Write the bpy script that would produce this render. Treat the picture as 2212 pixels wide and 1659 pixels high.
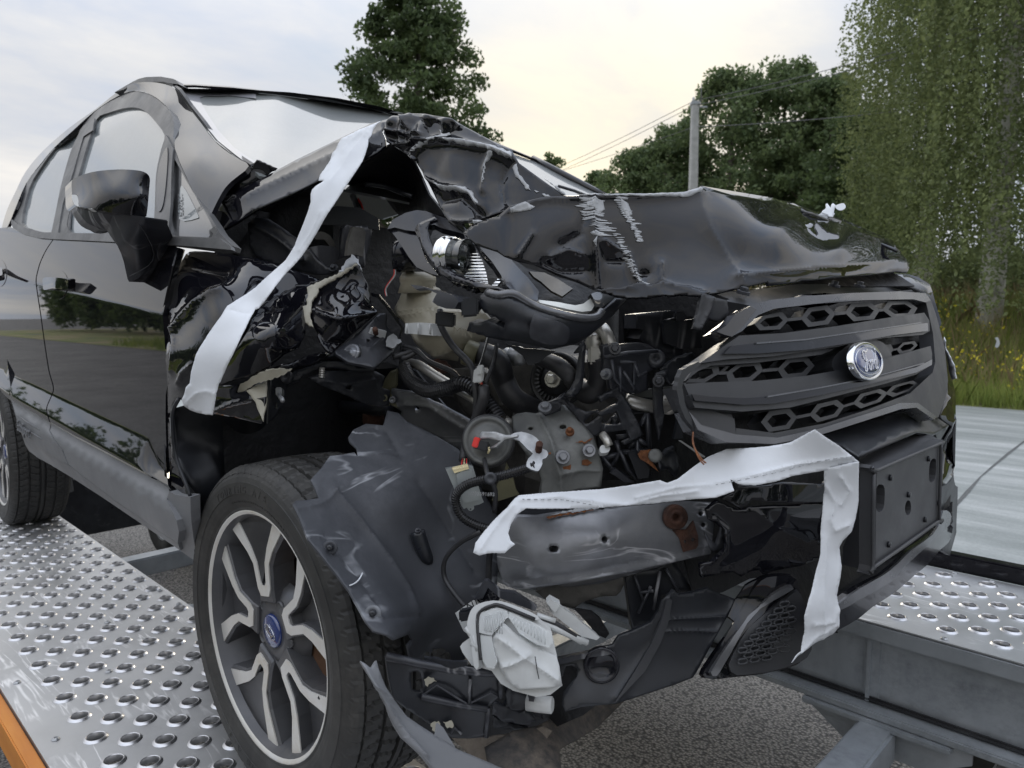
import bpy, bmesh, math, random
import numpy as np
from mathutils import Vector, Matrix, noise
from mathutils.geometry import delaunay_2d_cdt
SC = bpy.context.scene
for o in list(bpy.data.objects): bpy.data.objects.remove(o)
COL = SC.collection
RAD = math.radians

# ---------------------------------------------------------------- camera
# world frame: X = car forward, Y = car left, Z up; origin under the right front wheel's axle
CAMP = np.array([1.2475, -1.4238, 0.9008]); YAW, PIT, FPX = 0.7709, 0.0921, 1564.8
_F = np.array([-math.cos(YAW), math.sin(YAW), 0]); CR = np.array([math.sin(YAW), math.cos(YAW), 0])
CW = _F*math.cos(PIT) - np.array([0, 0, 1.])*math.sin(PIT)
CU = _F*math.sin(PIT) + np.array([0, 0, 1.])*math.cos(PIT)
cd = bpy.data.cameras.new('camera'); cam = bpy.data.objects.new('camera', cd); COL.objects.link(cam)
cam.matrix_world = Matrix(((CR[0], CU[0], -CW[0], CAMP[0]), (CR[1], CU[1], -CW[1], CAMP[1]), (CR[2], CU[2], -CW[2], CAMP[2]), (0, 0, 0, 1)))
cd.sensor_width = 36; cd.lens = FPX/2212*36; cd.clip_start = 0.02; cd.clip_end = 3000
cd.dof.use_dof = True; cd.dof.focus_distance = 1.35; cd.dof.aperture_fstop = 8.0
SC.camera = cam
SC.cycles.max_bounces = 7; SC.cycles.diffuse_bounces = 3; SC.cycles.glossy_bounces = 4; SC.cycles.transmission_bounces = 5; SC.cycles.transparent_max_bounces = 4
SC.view_settings.view_transform = 'Standard'; SC.view_settings.look = 'None'
SC.view_settings.exposure = 1.22; SC.view_settings.gamma = 1.0

# ---------------------------------------------------------------- sky and sun
SUN_DIR = CW + CR*(1290-1106)/FPX - CU*(420-829.5)/FPX
SUN_DIR = SUN_DIR/np.linalg.norm(SUN_DIR)
SUN_EL = math.asin(SUN_DIR[2]); SUN_AZ = math.atan2(SUN_DIR[0], SUN_DIR[1])
wd = bpy.data.worlds.new('World'); SC.world = wd; wd.use_nodes = True
wn, wl = wd.node_tree.nodes, wd.node_tree.links
wn.clear()
def wnode(t, **k):
    n = wn.new(t)
    for a, b in k.items(): setattr(n, a, b)
    return n
w_out = wnode('ShaderNodeOutputWorld'); w_bg = wnode('ShaderNodeBackground'); w_bg.inputs[1].default_value = 0.1
wl.new(w_bg.outputs[0], w_out.inputs[0])
w_sky = wnode('ShaderNodeTexSky', sky_type='NISHITA', sun_disc=False, sun_elevation=SUN_EL, sun_rotation=SUN_AZ)
w_sky.dust_density = 2.0; w_sky.air_density = 1.2
tc = wnode('ShaderNodeTexCoord')
sep = wnode('ShaderNodeSeparateXYZ'); wl.new(tc.outputs['Generated'], sep.inputs[0])
def wmath(op, a, b=None, clamp=False):
    n = wnode('ShaderNodeMath', operation=op); n.use_clamp = clamp
    for i, v in enumerate((a, b)):
        if v is None: continue
        if isinstance(v, (int, float)): n.inputs[i].default_value = v
        else: wl.new(v, n.inputs[i])
    return n.outputs[0]
zz = wmath('ADD', wmath('MAXIMUM', sep.outputs[2], 0.0), 0.16)
comb = wnode('ShaderNodeCombineXYZ')
wl.new(wmath('DIVIDE', sep.outputs[0], zz), comb.inputs[0]); wl.new(wmath('DIVIDE', sep.outputs[1], zz), comb.inputs[1])
def wnoise(scale, det, rough, dist, off=(0, 0, 0)):
    m = wnode('ShaderNodeMapping'); m.inputs['Location'].default_value = off; m.inputs['Rotation'].default_value = (0, 0, 0.5); m.inputs['Scale'].default_value = (1.0, 0.6, 1)
    wl.new(comb.outputs[0], m.inputs[0])
    n = wnode('ShaderNodeTexNoise'); n.inputs['Scale'].default_value = scale; n.inputs['Detail'].default_value = det
    n.inputs['Roughness'].default_value = rough; n.inputs['Distortion'].default_value = dist
    wl.new(m.outputs[0], n.inputs['Vector']); return n.outputs['Fac']
def wramp(f, stops):
    r = wnode('ShaderNodeValToRGB'); el = r.color_ramp.elements
    while len(el) < len(stops): el.new(0.5)
    for e, (p, c) in zip(el, stops): e.position = p; e.color = (*c, 1)
    wl.new(f, r.inputs[0]); return r.outputs[0]
def wmix(f, a, b, t='MIX'):
    n = wnode('ShaderNodeMix', data_type='RGBA', blend_type=t)
    for i, v in ((0, f), (6, a), (7, b)):
        if isinstance(v, (int, float)): n.inputs[i].default_value = v
        elif isinstance(v, tuple): n.inputs[i].default_value = (*v, 1)
        else: wl.new(v, n.inputs[i])
    return n.outputs[2]
n1 = wnoise(0.75, 8, 0.55, 0.5, (3.1, 0.4, 0)); n2 = wnoise(2.4, 7, 0.6, 0.3, (7, 2, 0))
cl = wmath('ADD', wmath('MULTIPLY', n1, 0.68), wmath('MULTIPLY', n2, 0.32))
cloud = wramp(cl, [(0.36, (2.2, 2.6, 3.2)), (0.45, (2.9, 3.1, 3.5)), (0.53, (3.5, 3.55, 3.65)), (0.63, (4.3, 4.2, 4.05))])
# thin places let the blue through
cover = wmath('MULTIPLY', wmath('SUBTRACT', 0.47, cl), 2.0, True)
skyc = wmix(0.85, w_sky.outputs[0], (2.6, 3.1, 4.0))
sky1 = wmix(cover, cloud, skyc)
# the sun behind the cloud layer
vd = wnode('ShaderNodeVectorMath', operation='DOT_PRODUCT'); wl.new(tc.outputs['Generated'], vd.inputs[0]); vd.inputs[1].default_value = tuple(SUN_DIR)
gl = wmath('POWER', wmath('MAXIMUM', vd.outputs['Value'], 0.0), 28.0)
gl = wmath('MULTIPLY', gl, wmath('ADD', wmath('MULTIPLY', n2, 1.3), 0.1), True)
sky2 = wmix(gl, sky1, (5.6, 5.0, 3.7))
# overcast: the cloud deck is brightest overhead and thins towards the horizon
mr_ = wnode('ShaderNodeMapRange', interpolation_type='SMOOTHSTEP'); wl.new(sep.outputs[2], mr_.inputs[0])
for i_, v_ in ((1, 0.2), (2, 0.95), (3, 0.0), (4, 1.0)): mr_.inputs[i_].default_value = v_
sky3 = wmix(1.0, sky2, wmix(mr_.outputs[0], (0.96, 0.95, 0.94), (2.15, 2.2, 2.3)), 'MULTIPLY')
wl.new(sky3, w_bg.inputs[0])
sl = bpy.data.lights.new('sun', 'SUN'); sl.energy = 0.9; sl.angle = RAD(25); sl.color = (1.0, 0.90, 0.74)
so = bpy.data.objects.new('sun', sl); COL.objects.link(so); so.rotation_euler = Vector(tuple(SUN_DIR)).to_track_quat('Z', 'Y').to_euler()

# ---------------------------------------------------------------- measuring helpers
def ray(x, y): return CW + CR*((x-1106)/FPX) - CU*((y-829.5)/FPX)
def tof(x, y, c, v):
    """distance along the sight line of a measured point whose X, Y or Z is known"""
    if c == 'T': return v
    i = 'XYZ'.index(c); d = ray(x, y); return (v-CAMP[i])/d[i]
def at(x, y, c, v): return CAMP + ray(x, y)*tof(x, y, c, v)
BL = {1: (0, 414.8), 2: (553, 207.4), 3: (1106, 345.6), 4: (553, 622.1), 5: (1106, 622.1), 6: (1659, 414.8), 7: (1659, 829.5), 8: (0, 829.5),
      9: (553, 1036.8), 10: (553, 1244.25), 11: (1106, 1036.8), 12: (1106, 1244.25), 13: (1659, 1244.25), 14: (0, 1244.25)}
def q(b, *v):
    """survey notes: pairs in survey sheet b -> common plan units"""
    if b == 0: return [(v[i], v[i+1]) for i in range(0, len(v), 2)]
    x0, y0 = BL[b]; return [(x0+v[i]/4, y0+v[i+1]/4) for i in range(0, len(v), 2)]
def tps(ctrl):
    P = np.array([(c[0]/200., c[1]/200.) for c in ctrl]); z = np.array([1/tof(*c) for c in ctrl]); n = len(P)
    if n == 1: return lambda x, y: np.full(np.shape(x), 1/z[0])
    if n == 2:
        d = P[1]-P[0]; L = d@d
        return lambda x, y: 1/(z[0]+(z[1]-z[0])*(((x/200-P[0][0])*d[0]+(y/200-P[0][1])*d[1])/L))
    def U(r2): return np.where(r2 > 0, r2*np.log(r2+1e-12), 0)
    K = U(((P[:, None]-P[None])**2).sum(2)); A = np.zeros((n+3, n+3)); A[:n, :n] = K+np.eye(n)*1e-4
    Q = np.c_[np.ones(n), P]; A[:n, n:] = Q; A[n:, :n] = Q.T
    try: s = np.linalg.solve(A, np.r_[z, 0, 0, 0])
    except np.linalg.LinAlgError: s = np.linalg.lstsq(A, np.r_[z, 0, 0, 0], rcond=None)[0]
    def f(x, y):
        x = np.asarray(x, float)/200; y = np.asarray(y, float)/200
        r2 = (x[..., None]-P[:, 0])**2+(y[..., None]-P[:, 1])**2
        return 1/np.clip(U(r2)@s[:n]+s[n]+s[n+1]*x+s[n+2]*y, 0.02, 5)
    return f
def meet(F, x, y, t0=0.5, t1=6.0):
    """where the sight line meets the surface F(P)=0"""
    d = ray(x, y); ts = np.linspace(t0, t1, 90); a = F(CAMP+d*ts[0]); ta = ts[0]
    for tb in ts[1:]:
        b = F(CAMP+d*tb)
        if a*b <= 0:
            for _ in range(30):
                m = (ta+tb)/2; fm = F(CAMP+d*m)
                if a*fm <= 0: tb = m
                else: ta, a = m, fm
            return (ta+tb)/2
        ta, a = tb, b
    return None
def rough(pts, amp, step=6, seed=0, closed=True):
    """ragged, torn edge"""
    r = random.Random(seed); out = []; n = len(pts)
    for i in range(n if closed else n-1):
        a, b = pts[i], pts[(i+1) % n]; L = math.hypot(b[0]-a[0], b[1]-a[1]); k = max(1, int(L/step)); out.append(a)
        for j in range(1, k):
            f = j/k; w = r.uniform(-1, 1)*amp; out.append((a[0]+(b[0]-a[0])*f-(b[1]-a[1])/L*w, a[1]+(b[1]-a[1])*f+(b[0]-a[0])/L*w))
    if not closed: out.append(pts[-1])
    return out
def smooth(pts, k=4, closed=True):
    """round a coarse outline"""
    n = len(pts); out = []
    for i in range(n if closed else n-1):
        g = lambda j: pts[j % n] if closed else pts[min(max(j, 0), n-1)]
        p0, p1, p2, p3 = g(i-1), g(i), g(i+1), g(i+2)
        for j in range(k):
            t = j/k
            out.append(tuple(0.5*((2*p1[m])+(-p0[m]+p2[m])*t+(2*p0[m]-5*p1[m]+4*p2[m]-p3[m])*t*t+(-p0[m]+3*p1[m]-3*p2[m]+p3[m])*t**3) for m in range(len(p1))))
    if not closed: out.append(pts[-1])
    return out
def inpoly(P, poly):
    x, y = P[:, 0], P[:, 1]; r = np.zeros(len(P), bool); n = len(poly)
    for i in range(n):
        x1, y1 = poly[i]; x2, y2 = poly[i-1]
        if y1 == y2: continue
        r ^= ((y1 > y) != (y2 > y)) & (x < (x2-x1)*(y-y1)/(y2-y1)+x1)
    return r
def segdist(X, Y, pl):
    D = np.full(np.shape(X), 1e9)
    for (x1, y1), (x2, y2) in zip(pl[:-1], pl[1:]):
        dx, dy = x2-x1, y2-y1; L = dx*dx+dy*dy+1e-9; t = np.clip(((X-x1)*dx+(Y-y1)*dy)/L, 0, 1)
        D = np.minimum(D, np.hypot(X-x1-t*dx, Y-y1-t*dy))
    return D

# ---------------------------------------------------------------- objects
def place(o, parent=None):
    COL.objects.link(o)
    if parent is not None:
        o.parent = parent
        top = parent
        while top.parent is not None: top = top.parent
        if parent is top: o.matrix_parent_inverse = Matrix.Translation(-Vector(top.location))
    return o
def mesh(name, V, F, mat, parent=None, smooth_=False, flat_from=None):
    me = bpy.data.meshes.new(name); me.from_pydata([tuple(map(float, v)) for v in V], [], [tuple(map(int, f)) for f in F])
    if isinstance(mat, (list, tuple)):
        for m in mat: me.materials.append(m)
    elif mat is not None: me.materials.append(mat)
    if smooth_:
        s = np.ones(len(me.polygons), bool)
        if flat_from is not None: s[flat_from:] = False
        me.polygons.foreach_set('use_smooth', s)
    me.update(); return place(bpy.data.objects.new(name, me), parent)
def empty(name, loc, label, cat, group=None):
    o = bpy.data.objects.new(name, None); COL.objects.link(o); o.location = loc; o.empty_display_size = 0.1
    return tag(o, label, cat, group)
def tag(o, label=None, cat=None, group=None, kind=None):
    for k, v in (('label', label), ('category', cat), ('group', group), ('kind', kind)):
        if v: o[k] = v
    return o
def norms(V, F):
    N = np.zeros_like(V); F = np.asarray(F)
    n = np.cross(V[F[:, 1]]-V[F[:, 0]], V[F[:, 2]]-V[F[:, 0]])
    for i in range(3): np.add.at(N, F[:, i], n)
    return N/np.maximum(np.linalg.norm(N, axis=1), 1e-12)[:, None]
def nz(P, s, seed=0.0): return noise.noise(Vector((P[0]*s+seed, P[1]*s-seed*1.7, P[2]*s+seed*.6)))
def ridge(P, s, seed=0.0):
    v = 1-abs(nz(P, s, seed))*2; return v
_FD = {}
def folds(P, s, seed):
    """flat facets meeting in sharp ridges, as in buckled sheet steel"""
    if seed not in _FD:
        r = random.Random(seed); _FD[seed] = [(Vector((r.gauss(0, 1), r.gauss(0, 1), r.gauss(0, 1))).normalized(), r.random(), r.uniform(.6, 1.5)) for _ in range(4)]
    v = 0.0; p = Vector((P[0], P[1], P[2])); p += noise.noise_vector(p*6)*.02
    for d, ph, k in _FD[seed]: v += abs(((p.dot(d)*s*k+ph) % 1)*2-1)-.5
    return v*.5
def sheet(name, out, ctrl=None, mat=None, parent=None, th=0.003, step=14, surf=None, off=0.0, crump=None, creases=(), holes=(), back=None, flat=False, dens=None):
    """a real sheet of metal or plastic: outline + known points in space, thickness th, optional dents (crump) and folded creases"""
    out = [tuple(map(float, p)) for p in out]
    xs = [p[0] for p in out]; ys = [p[1] for p in out]
    pts = list(out); edges = [(i, (i+1) % len(out)) for i in range(len(out))]
    hs = []
    for h in holes:
        b = len(pts); h = [tuple(map(float, p)) for p in h]; pts += h; edges += [(b+i, b+(i+1) % len(h)) for i in range(len(h))]; hs.append(h)
    g = []
    y = min(ys)+step*.5; k = 0
    while y < max(ys):
        x = min(xs)+step*(.5 if k % 2 else .25)
        while x < max(xs): g.append((x, y)); x += step
        y += step*.87; k += 1
    cedge = []
    for pl, a, w in creases:
        c = [tuple(p[:2]) for p in rough(smooth([tuple(p) for p in pl], 3, False), 0, max(3, step*.5), closed=False)]
        cedge += [(len(g)+i, len(g)+i+1) for i in range(len(c)-1)]; g += c
        for sgn in (-1, 1):
            for i in range(1, len(c)-1, 2):
                dx, dy = c[i+1][0]-c[i-1][0], c[i+1][1]-c[i-1][1]; L = math.hypot(dx, dy)+1e-9
                for m_ in (.5, 1.1): g.append((c[i][0]-dy/L*w*m_*sgn, c[i][1]+dx/L*w*m_*sgn))
    if g:
        G = np.array(g); m = inpoly(G, out)
        for h in hs: m &= ~inpoly(G, h)
        allp = np.array(pts); keep = []
        ring = [out+[out[0]]]+[h+[h[0]] for h in hs]
        D = np.minimum.reduce([segdist(G[:, 0], G[:, 1], r) for r in ring])
        m &= D > min(step*.3, 3)
        base = len(pts); ix = np.cumsum(m)-1; pts += [tuple(p) for p in G[m]]; edges += [(base+int(ix[a]), base+int(ix[b_])) for a, b_ in cedge if m[a] and m[b_]]
    r = delaunay_2d_cdt([Vector(p) for p in pts], edges, [], 0, 1e-5)
    P2 = np.array([(v[0], v[1]) for v in r[0]]); T = np.array([list(f) for f in r[2] if len(f) == 3])
    c = P2[T].mean(1); m = inpoly(c, out)
    for h in hs: m &= ~inpoly(c, h)
    T = T[m]
    used = np.unique(T); mp = -np.ones(len(P2), int); mp[used] = np.arange(len(used)); P2 = P2[used]; T = mp[T]
    if surf is not None:
        t = np.array([meet(lambda Q: surf(Q)-off, a, b) or np.nan for a, b in P2])
        if np.isnan(t).any():
            ok = ~np.isnan(t)
            if not ok.any(): raise ValueError(name+': no surface')
            for i in np.where(~ok)[0]:
                j = np.where(ok)[0][np.argmin(((P2[ok]-P2[i])**2).sum(1))]; t[i] = t[j]
    else: t = tps(ctrl)(P2[:, 0], P2[:, 1])
    D = CW[None]+CR[None]*((P2[:, :1]-1106)/FPX)-CU[None]*((P2[:, 1:]-829.5)/FPX)
    V = CAMP+D*t[:, None]
    # orient towards the viewer's side
    n = np.cross(V[T[:, 1]]-V[T[:, 0]], V[T[:, 2]]-V[T[:, 0]]); fl = (n*(V[T].mean(1)-CAMP)).sum(1) > 0
    T[fl] = T[fl][:, ::-1]
    N = norms(V, T)
    if off and surf is None: V = V+N*off
    dd = np.zeros(len(V))
    for pl, a, w in creases: dd += .7*a*np.exp(-segdist(P2[:, 0], P2[:, 1], pl)/w)
    if crump:
        for amp, s, seed, kind in crump:
            for i, p in enumerate(V): dd[i] += amp*(.45*ridge(p, s, seed) if kind == 'r' else folds(p, s, seed) if kind == 'f' else .7*nz(p, s, seed))
    V = V+N*dd[:, None]; N = norms(V, T)
    ec = {}
    for f in T:
        for i in range(3):
            a, b = f[i], f[(i+1) % 3]; ec[(a, b)] = 1
    nv = len(V); F = [tuple(f) for f in T]+[tuple(f[::-1]+nv) for f in T]; k = len(F)
    for (a, b) in ec:
        if (b, a) not in ec: F.append((b, a, a+nv, b+nv))
    bk = N*th if back is None else np.array(back)[None]*np.ones((nv, 1))*-1
    o = mesh(name, np.r_[V, V-bk], F, mat, parent, not flat, k)
    if not flat and not crump and not any(c[1] for c in creases):
        if surf is not None:
            e = 5e-4; g = np.array([[surf(p+np.eye(3)[i]*e)-surf(p-np.eye(3)[i]*e) for i in range(3)] for p in CAMP+D*t[:, None]])
        else:
            f = tps(ctrl); W_ = lambda x, y: CAMP+(CW+CR*((x[:, None]-1106)/FPX)-CU*((y[:, None]-829.5)/FPX))*f(x, y)[:, None]
            x_, y_ = P2[:, 0], P2[:, 1]; g = np.cross(W_(x_+.5, y_)-W_(x_-.5, y_), W_(x_, y_+.5)-W_(x_, y_-.5))
        g /= np.maximum(np.linalg.norm(g, axis=1), 1e-12)[:, None]; g *= np.where((g*(V-CAMP)).sum(1) > 0, -1, 1)[:, None]
        me = o.data; nf = len(T); ln = np.zeros((len(me.loops), 3)); fn = np.zeros(len(me.polygons)*3); me.polygons.foreach_get('normal', fn); fn = fn.reshape(-1, 3)
        Fa = T.reshape(-1); ln[:nf*3] = g[Fa]; ln[nf*3:nf*6] = -g[T[:, ::-1].reshape(-1)]
        ln[nf*6:] = np.repeat(fn[2*nf:], 4, axis=0); me.normals_split_custom_set([tuple(v) for v in ln])
    return o
def basis(d):
    d = np.asarray(d, float); d = d/np.linalg.norm(d); a = np.array([0, 0, 1.]) if abs(d[2]) < .9 else np.array([1., 0, 0])
    u = np.cross(a, d); u /= np.linalg.norm(u); return u, np.cross(d, u), d
def tube(name, pts, r, mat, parent=None, seg=10, sm=3, ribs=0, rad=None):
    """pipe, hose, cable or wire through 3D points"""
    P = [tuple(map(float, p)) for p in pts]
    if sm and len(P) > 2: P = smooth(P, sm, False)
    P = np.array(P)
    if ribs:
        L = np.r_[0, np.cumsum(np.linalg.norm(np.diff(P, axis=0), axis=1))]; n = int(L[-1]/ribs*4)
        s = np.linspace(0, L[-1], n); P = np.stack([np.interp(s, L, P[:, i]) for i in range(3)], 1)
    n = len(P); V = []; F = []; up = None
    for i in range(n):
        d = P[min(i+1, n-1)]-P[max(i-1, 0)]; d = d/(np.linalg.norm(d)+1e-12)
        if up is None: u, v, _ = basis(d)
        else:
            u = up-d*(up@d); u /= np.linalg.norm(u)+1e-12; v = np.cross(d, u)
        up = u
        rr = r if rad is None else np.interp(i/(n-1), np.linspace(0, 1, len(rad)), rad)
        if ribs: rr = rr*(1.0 if i % 4 < 2 else 0.84)
        for k in range(seg):
            a = 2*math.pi*k/seg; V.append(P[i]+(u*math.cos(a)+v*math.sin(a))*rr)
    for i in range(n-1):
        for k in range(seg): F.append((i*seg+k, i*seg+(k+1) % seg, (i+1)*seg+(k+1) % seg, (i+1)*seg+k))
    F.append(tuple(range(seg))[::-1]); F.append(tuple((n-1)*seg+k for k in range(seg)))
    return mesh(name, V, F, mat, parent, not ribs)
def ptube(name, spec, r, mat, parent=None, **k):
    """tube through measured points; spec = [(x,y,c,v)...]"""
    return tube(name, [at(*s) for s in spec], r, mat, parent, **k)
def lathe(name, c, axis, prof, mat, parent=None, seg=24, up=None, smooth_=True, close=True):
    c = np.asarray(c, float); u, v, d = basis(axis)
    V = []; F = []
    for (r, w) in prof:
        for k in range(seg):
            a = 2*math.pi*k/seg; V.append(c+(u*math.cos(a)+v*math.sin(a))*r+d*w)
    n = len(prof)
    for i in range(n-1):
        for k in range(seg): F.append((i*seg+k, i*seg+(k+1) % seg, (i+1)*seg+(k+1) % seg, (i+1)*seg+k))
    if close:
        F.append(tuple(range(seg))[::-1]); F.append(tuple((n-1)*seg+k for k in range(seg)))
    o = mesh(name, V, F, mat, parent, smooth_)
    return o
def bolt(name, c, axis, r, mat, parent, h=None):
    """washer with a hexagon head"""
    h = h or r*.9; u, v, d = basis(axis); V = []; F = []; c = np.asarray(c, float)
    def ringv(rr, w, n):
        b = len(V)
        for k in range(n): a = 2*math.pi*k/n; V.append(c+(u*math.cos(a)+v*math.sin(a))*rr+d*w)
        return b
    def band(b1, b2, n):
        for k in range(n): F.append((b1+k, b1+(k+1) % n, b2+(k+1) % n, b2+k))
    a = ringv(r, -.002, 12); b = ringv(r, h*.25, 12); b2 = ringv(r*.94, h*.33, 12); band(a, b, 12); band(b, b2, 12); F.append(tuple(b2+k for k in range(12)))
    a = ringv(r*.6, h*.2, 6); b = ringv(r*.6, h*.9, 6); b2 = ringv(r*.48, h, 6); band(a, b, 6); band(b, b2, 6); F.append(tuple(b2+k for k in range(6)))
    return mesh(name, V, F, mat, parent)
def box(name, c, ax, size, mat, parent=None, bev=0.0):
    """box with bevelled edges; ax = (u,v,w) directions"""
    bm = bmesh.new(); bmesh.ops.create_cube(bm, size=1.0)
    for v in bm.verts: v.co = Vector((v.co.x*size[0], v.co.y*size[1], v.co.z*size[2]))
    if bev: bmesh.ops.bevel(bm, geom=bm.edges[:], offset=bev, segments=2, affect='EDGES')
    A = np.array(ax, float)
    for v in bm.verts: v.co = Vector(tuple(np.asarray(c, float)+A.T@np.array(v.co)))
    me = bpy.data.meshes.new(name); bm.to_mesh(me); bm.free(); me.materials.append(mat)
    return place(bpy.data.objects.new(name, me), parent)
EX, EY, EZ = np.eye(3)
def prism(name, poly, o, u, v, w, h, mat, parent=None, bev=0.0, holes=()):
    """plan polygon (u,v) swept h along w, holes cut through"""
    pts = [tuple(p) for p in poly]; ed = [(i, (i+1) % len(pts)) for i in range(len(pts))]
    for hl in holes:
        b = len(pts); pts += list(hl); ed += [(b+i, b+(i+1) % len(hl)) for i in range(len(hl))]
    r = delaunay_2d_cdt([Vector(p) for p in pts], ed, [], 0, 1e-7)
    P = np.array([(a[0], a[1]) for a in r[0]]); T = np.array([list(f) for f in r[2]]); c = P[T].mean(1); m = inpoly(c, poly)
    for hl in holes: m &= ~inpoly(c, hl)
    T = T[m]; o = np.asarray(o, float); u, v, w = (np.asarray(a, float) for a in (u, v, w))
    A = o+P[:, :1]*u+P[:, 1:]*v; B = A+w*h; n = len(P); F = [tuple(f[::-1]) for f in T]+[tuple(f+n) for f in T]; ec = set()
    for f in T:
        for i in range(3): ec.add((f[i], f[(i+1) % 3]))
    for (a, b) in ec:
        if (b, a) not in ec: F.append((a, b, b+n, a+n))
    ob = mesh(name, np.r_[A, B], F, mat, parent)
    if bev:
        bm = bmesh.new(); bm.from_mesh(ob.data); bmesh.ops.dissolve_limit(bm, angle_limit=.01, verts=bm.verts, edges=bm.edges)
        e = [x for x in bm.edges if len(x.link_faces) == 2 and x.calc_face_angle(0) > .6]
        bmesh.ops.bevel(bm, geom=e, offset=bev, segments=1, affect='EDGES', clamp_overlap=True); bm.to_mesh(ob.data); bm.free()
    return ob

# ---------------------------------------------------------------- materials
def new_mat(name):
    m = bpy.data.materials.new(name); m.use_nodes = True; nt = m.node_tree; b = nt.nodes['Principled BSDF']; return m, nt, b
def setp(b, **k):
    nm = {'col': 'Base Color', 'rough': 'Roughness', 'metal': 'Metallic', 'coat': 'Coat Weight', 'crough': 'Coat Roughness', 'cior': 'Coat IOR', 'ior': 'IOR', 'trans': 'Transmission Weight', 'spec': 'Specular IOR Level', 'alpha': 'Alpha', 'sub': 'Subsurface Weight', 'emit': 'Emission Strength'}
    for a, v in k.items():
        i = b.inputs[nm[a]]; i.default_value = (*v, 1) if isinstance(v, tuple) else v
def nz_node(nt, scale, det=4, rough=.55, dist=0, stretch=None, coord='Object'):
    t = nt.nodes.new('ShaderNodeTexCoord'); n = nt.nodes.new('ShaderNodeTexNoise')
    n.inputs['Scale'].default_value = scale; n.inputs['Detail'].default_value = det; n.inputs['Roughness'].default_value = rough; n.inputs['Distortion'].default_value = dist
    if stretch:
        m = nt.nodes.new('ShaderNodeMapping'); m.inputs['Scale'].default_value = stretch; nt.links.new(t.outputs[coord], m.inputs[0]); nt.links.new(m.outputs[0], n.inputs['Vector'])
    else: nt.links.new(t.outputs[coord], n.inputs['Vector'])
    return n.outputs['Fac']
def rmp(nt, f, stops):
    r = nt.nodes.new('ShaderNodeValToRGB'); el = r.color_ramp.elements
    while len(el) < len(stops): el.new(.5)
    for e, (p, c) in zip(el, stops): e.position = p; e.color = (*c, 1) if isinstance(c, tuple) else (c, c, c, 1)
    nt.links.new(f, r.inputs[0]); return r.outputs[0]
def mixc(nt, f, a, b, t='MIX'):
    n = nt.nodes.new('ShaderNodeMix'); n.data_type = 'RGBA'; n.blend_type = t
    for i, v in ((0, f), (6, a), (7, b)):
        if isinstance(v, (int, float)): n.inputs[i].default_value = v
        elif isinstance(v, tuple): n.inputs[i].default_value = (*v, 1)
        else: nt.links.new(v, n.inputs[i])
    return n.outputs[2]
def bump(nt, b, h, s, d=.002, target='Normal'):
    n = nt.nodes.new('ShaderNodeBump'); n.inputs['Strength'].default_value = s; n.inputs['Distance'].default_value = d
    nt.links.new(h, n.inputs['Height']); nt.links.new(n.outputs[0], b.inputs[target]); return n
def generic(name, c1, c2, rough, metal=0, scale=18, bmp=0, bscale=60, coat=0, cior=1.5, dust=None, dscale=7, dpos=(.52, .75), stretch=None, rvar=.12, bd=.002, spec=.5, scratch=None):
    """colour that varies between c1 and c2, uneven gloss, optional dust, scratches and fine relief"""
    m, nt, b = new_mat(name); L = nt.links
    f = nz_node(nt, scale, 5, .6, .2, stretch); col = rmp(nt, f, [(.3, c1), (.7, c2)])
    if dust:
        d = rmp(nt, nz_node(nt, dscale, 8, .68, .6), [(dpos[0], 0.), (dpos[1], 1.)]); fine = rmp(nt, nz_node(nt, dscale*14, 5, .7), [(.35, .15), (.7, 1.)])
        df = nt.nodes.new('ShaderNodeMath'); df.operation = 'MULTIPLY'; L.new(d, df.inputs[0]); L.new(fine, df.inputs[1])
        col = mixc(nt, df.outputs[0], col, dust)
    if scratch:
        s = rmp(nt, nz_node(nt, scratch[0], 3, .5, 1.2, scratch[2]), [(.47, 0.), (.5, 1.), (.53, 0.)]); g = rmp(nt, nz_node(nt, 6, 4, .6), [(.5, 0.), (.62, 1.)])
        sm = nt.nodes.new('ShaderNodeMath'); sm.operation = 'MULTIPLY'; L.new(s, sm.inputs[0]); L.new(g, sm.inputs[1])
        col = mixc(nt, sm.outputs[0], col, scratch[1])
    L.new(col, b.inputs['Base Color'])
    rr = rmp(nt, nz_node(nt, scale*.6, 6, .65), [(.3, max(.02, rough-rvar)), (.7, min(1, rough+rvar))]); L.new(rr, b.inputs['Roughness'])
    setp(b, metal=metal, coat=coat, crough=.02, cior=cior, spec=spec)
    if bmp: bump(nt, b, nz_node(nt, bscale, 4, .6), bmp, bd)
    return m
M = {}
M['paint'] = generic('black_paint', (.004, .004, .006), (.007, .007, .010), .22, 0, 5, coat=1, cior=1.5, spec=.0, dust=(.05, .053, .058), dscale=4, dpos=(.62, .95), rvar=.05)
M['paint_worn'] = generic('worn_black_paint', (.004, .004, .006), (.010, .010, .012), .2, 0, 5, coat=1, cior=1.45, spec=.0, rvar=.06, bmp=.15, bscale=26, bd=.004, dust=(.2, .2, .2), dscale=9, dpos=(.66, .9))
M['primer'] = generic('grey_scraped_metal', (.30, .31, .32), (.46, .47, .48), .5, .1, 30, bmp=.25, bscale=180)
M['beige'] = generic('beige_primer', (.30, .28, .22), (.40, .38, .31), .55, 0, 30, bmp=.2, bscale=120)
M['plastic'] = generic('black_plastic', (.018, .019, .024), (.036, .038, .046), .42, 0, 9, bmp=.12, bscale=700, dust=(.11, .115, .125), dscale=5, dpos=(.5, .9), scratch=(9, (.25, .25, .26), (1, 1, .12)), bd=.0006)
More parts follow.
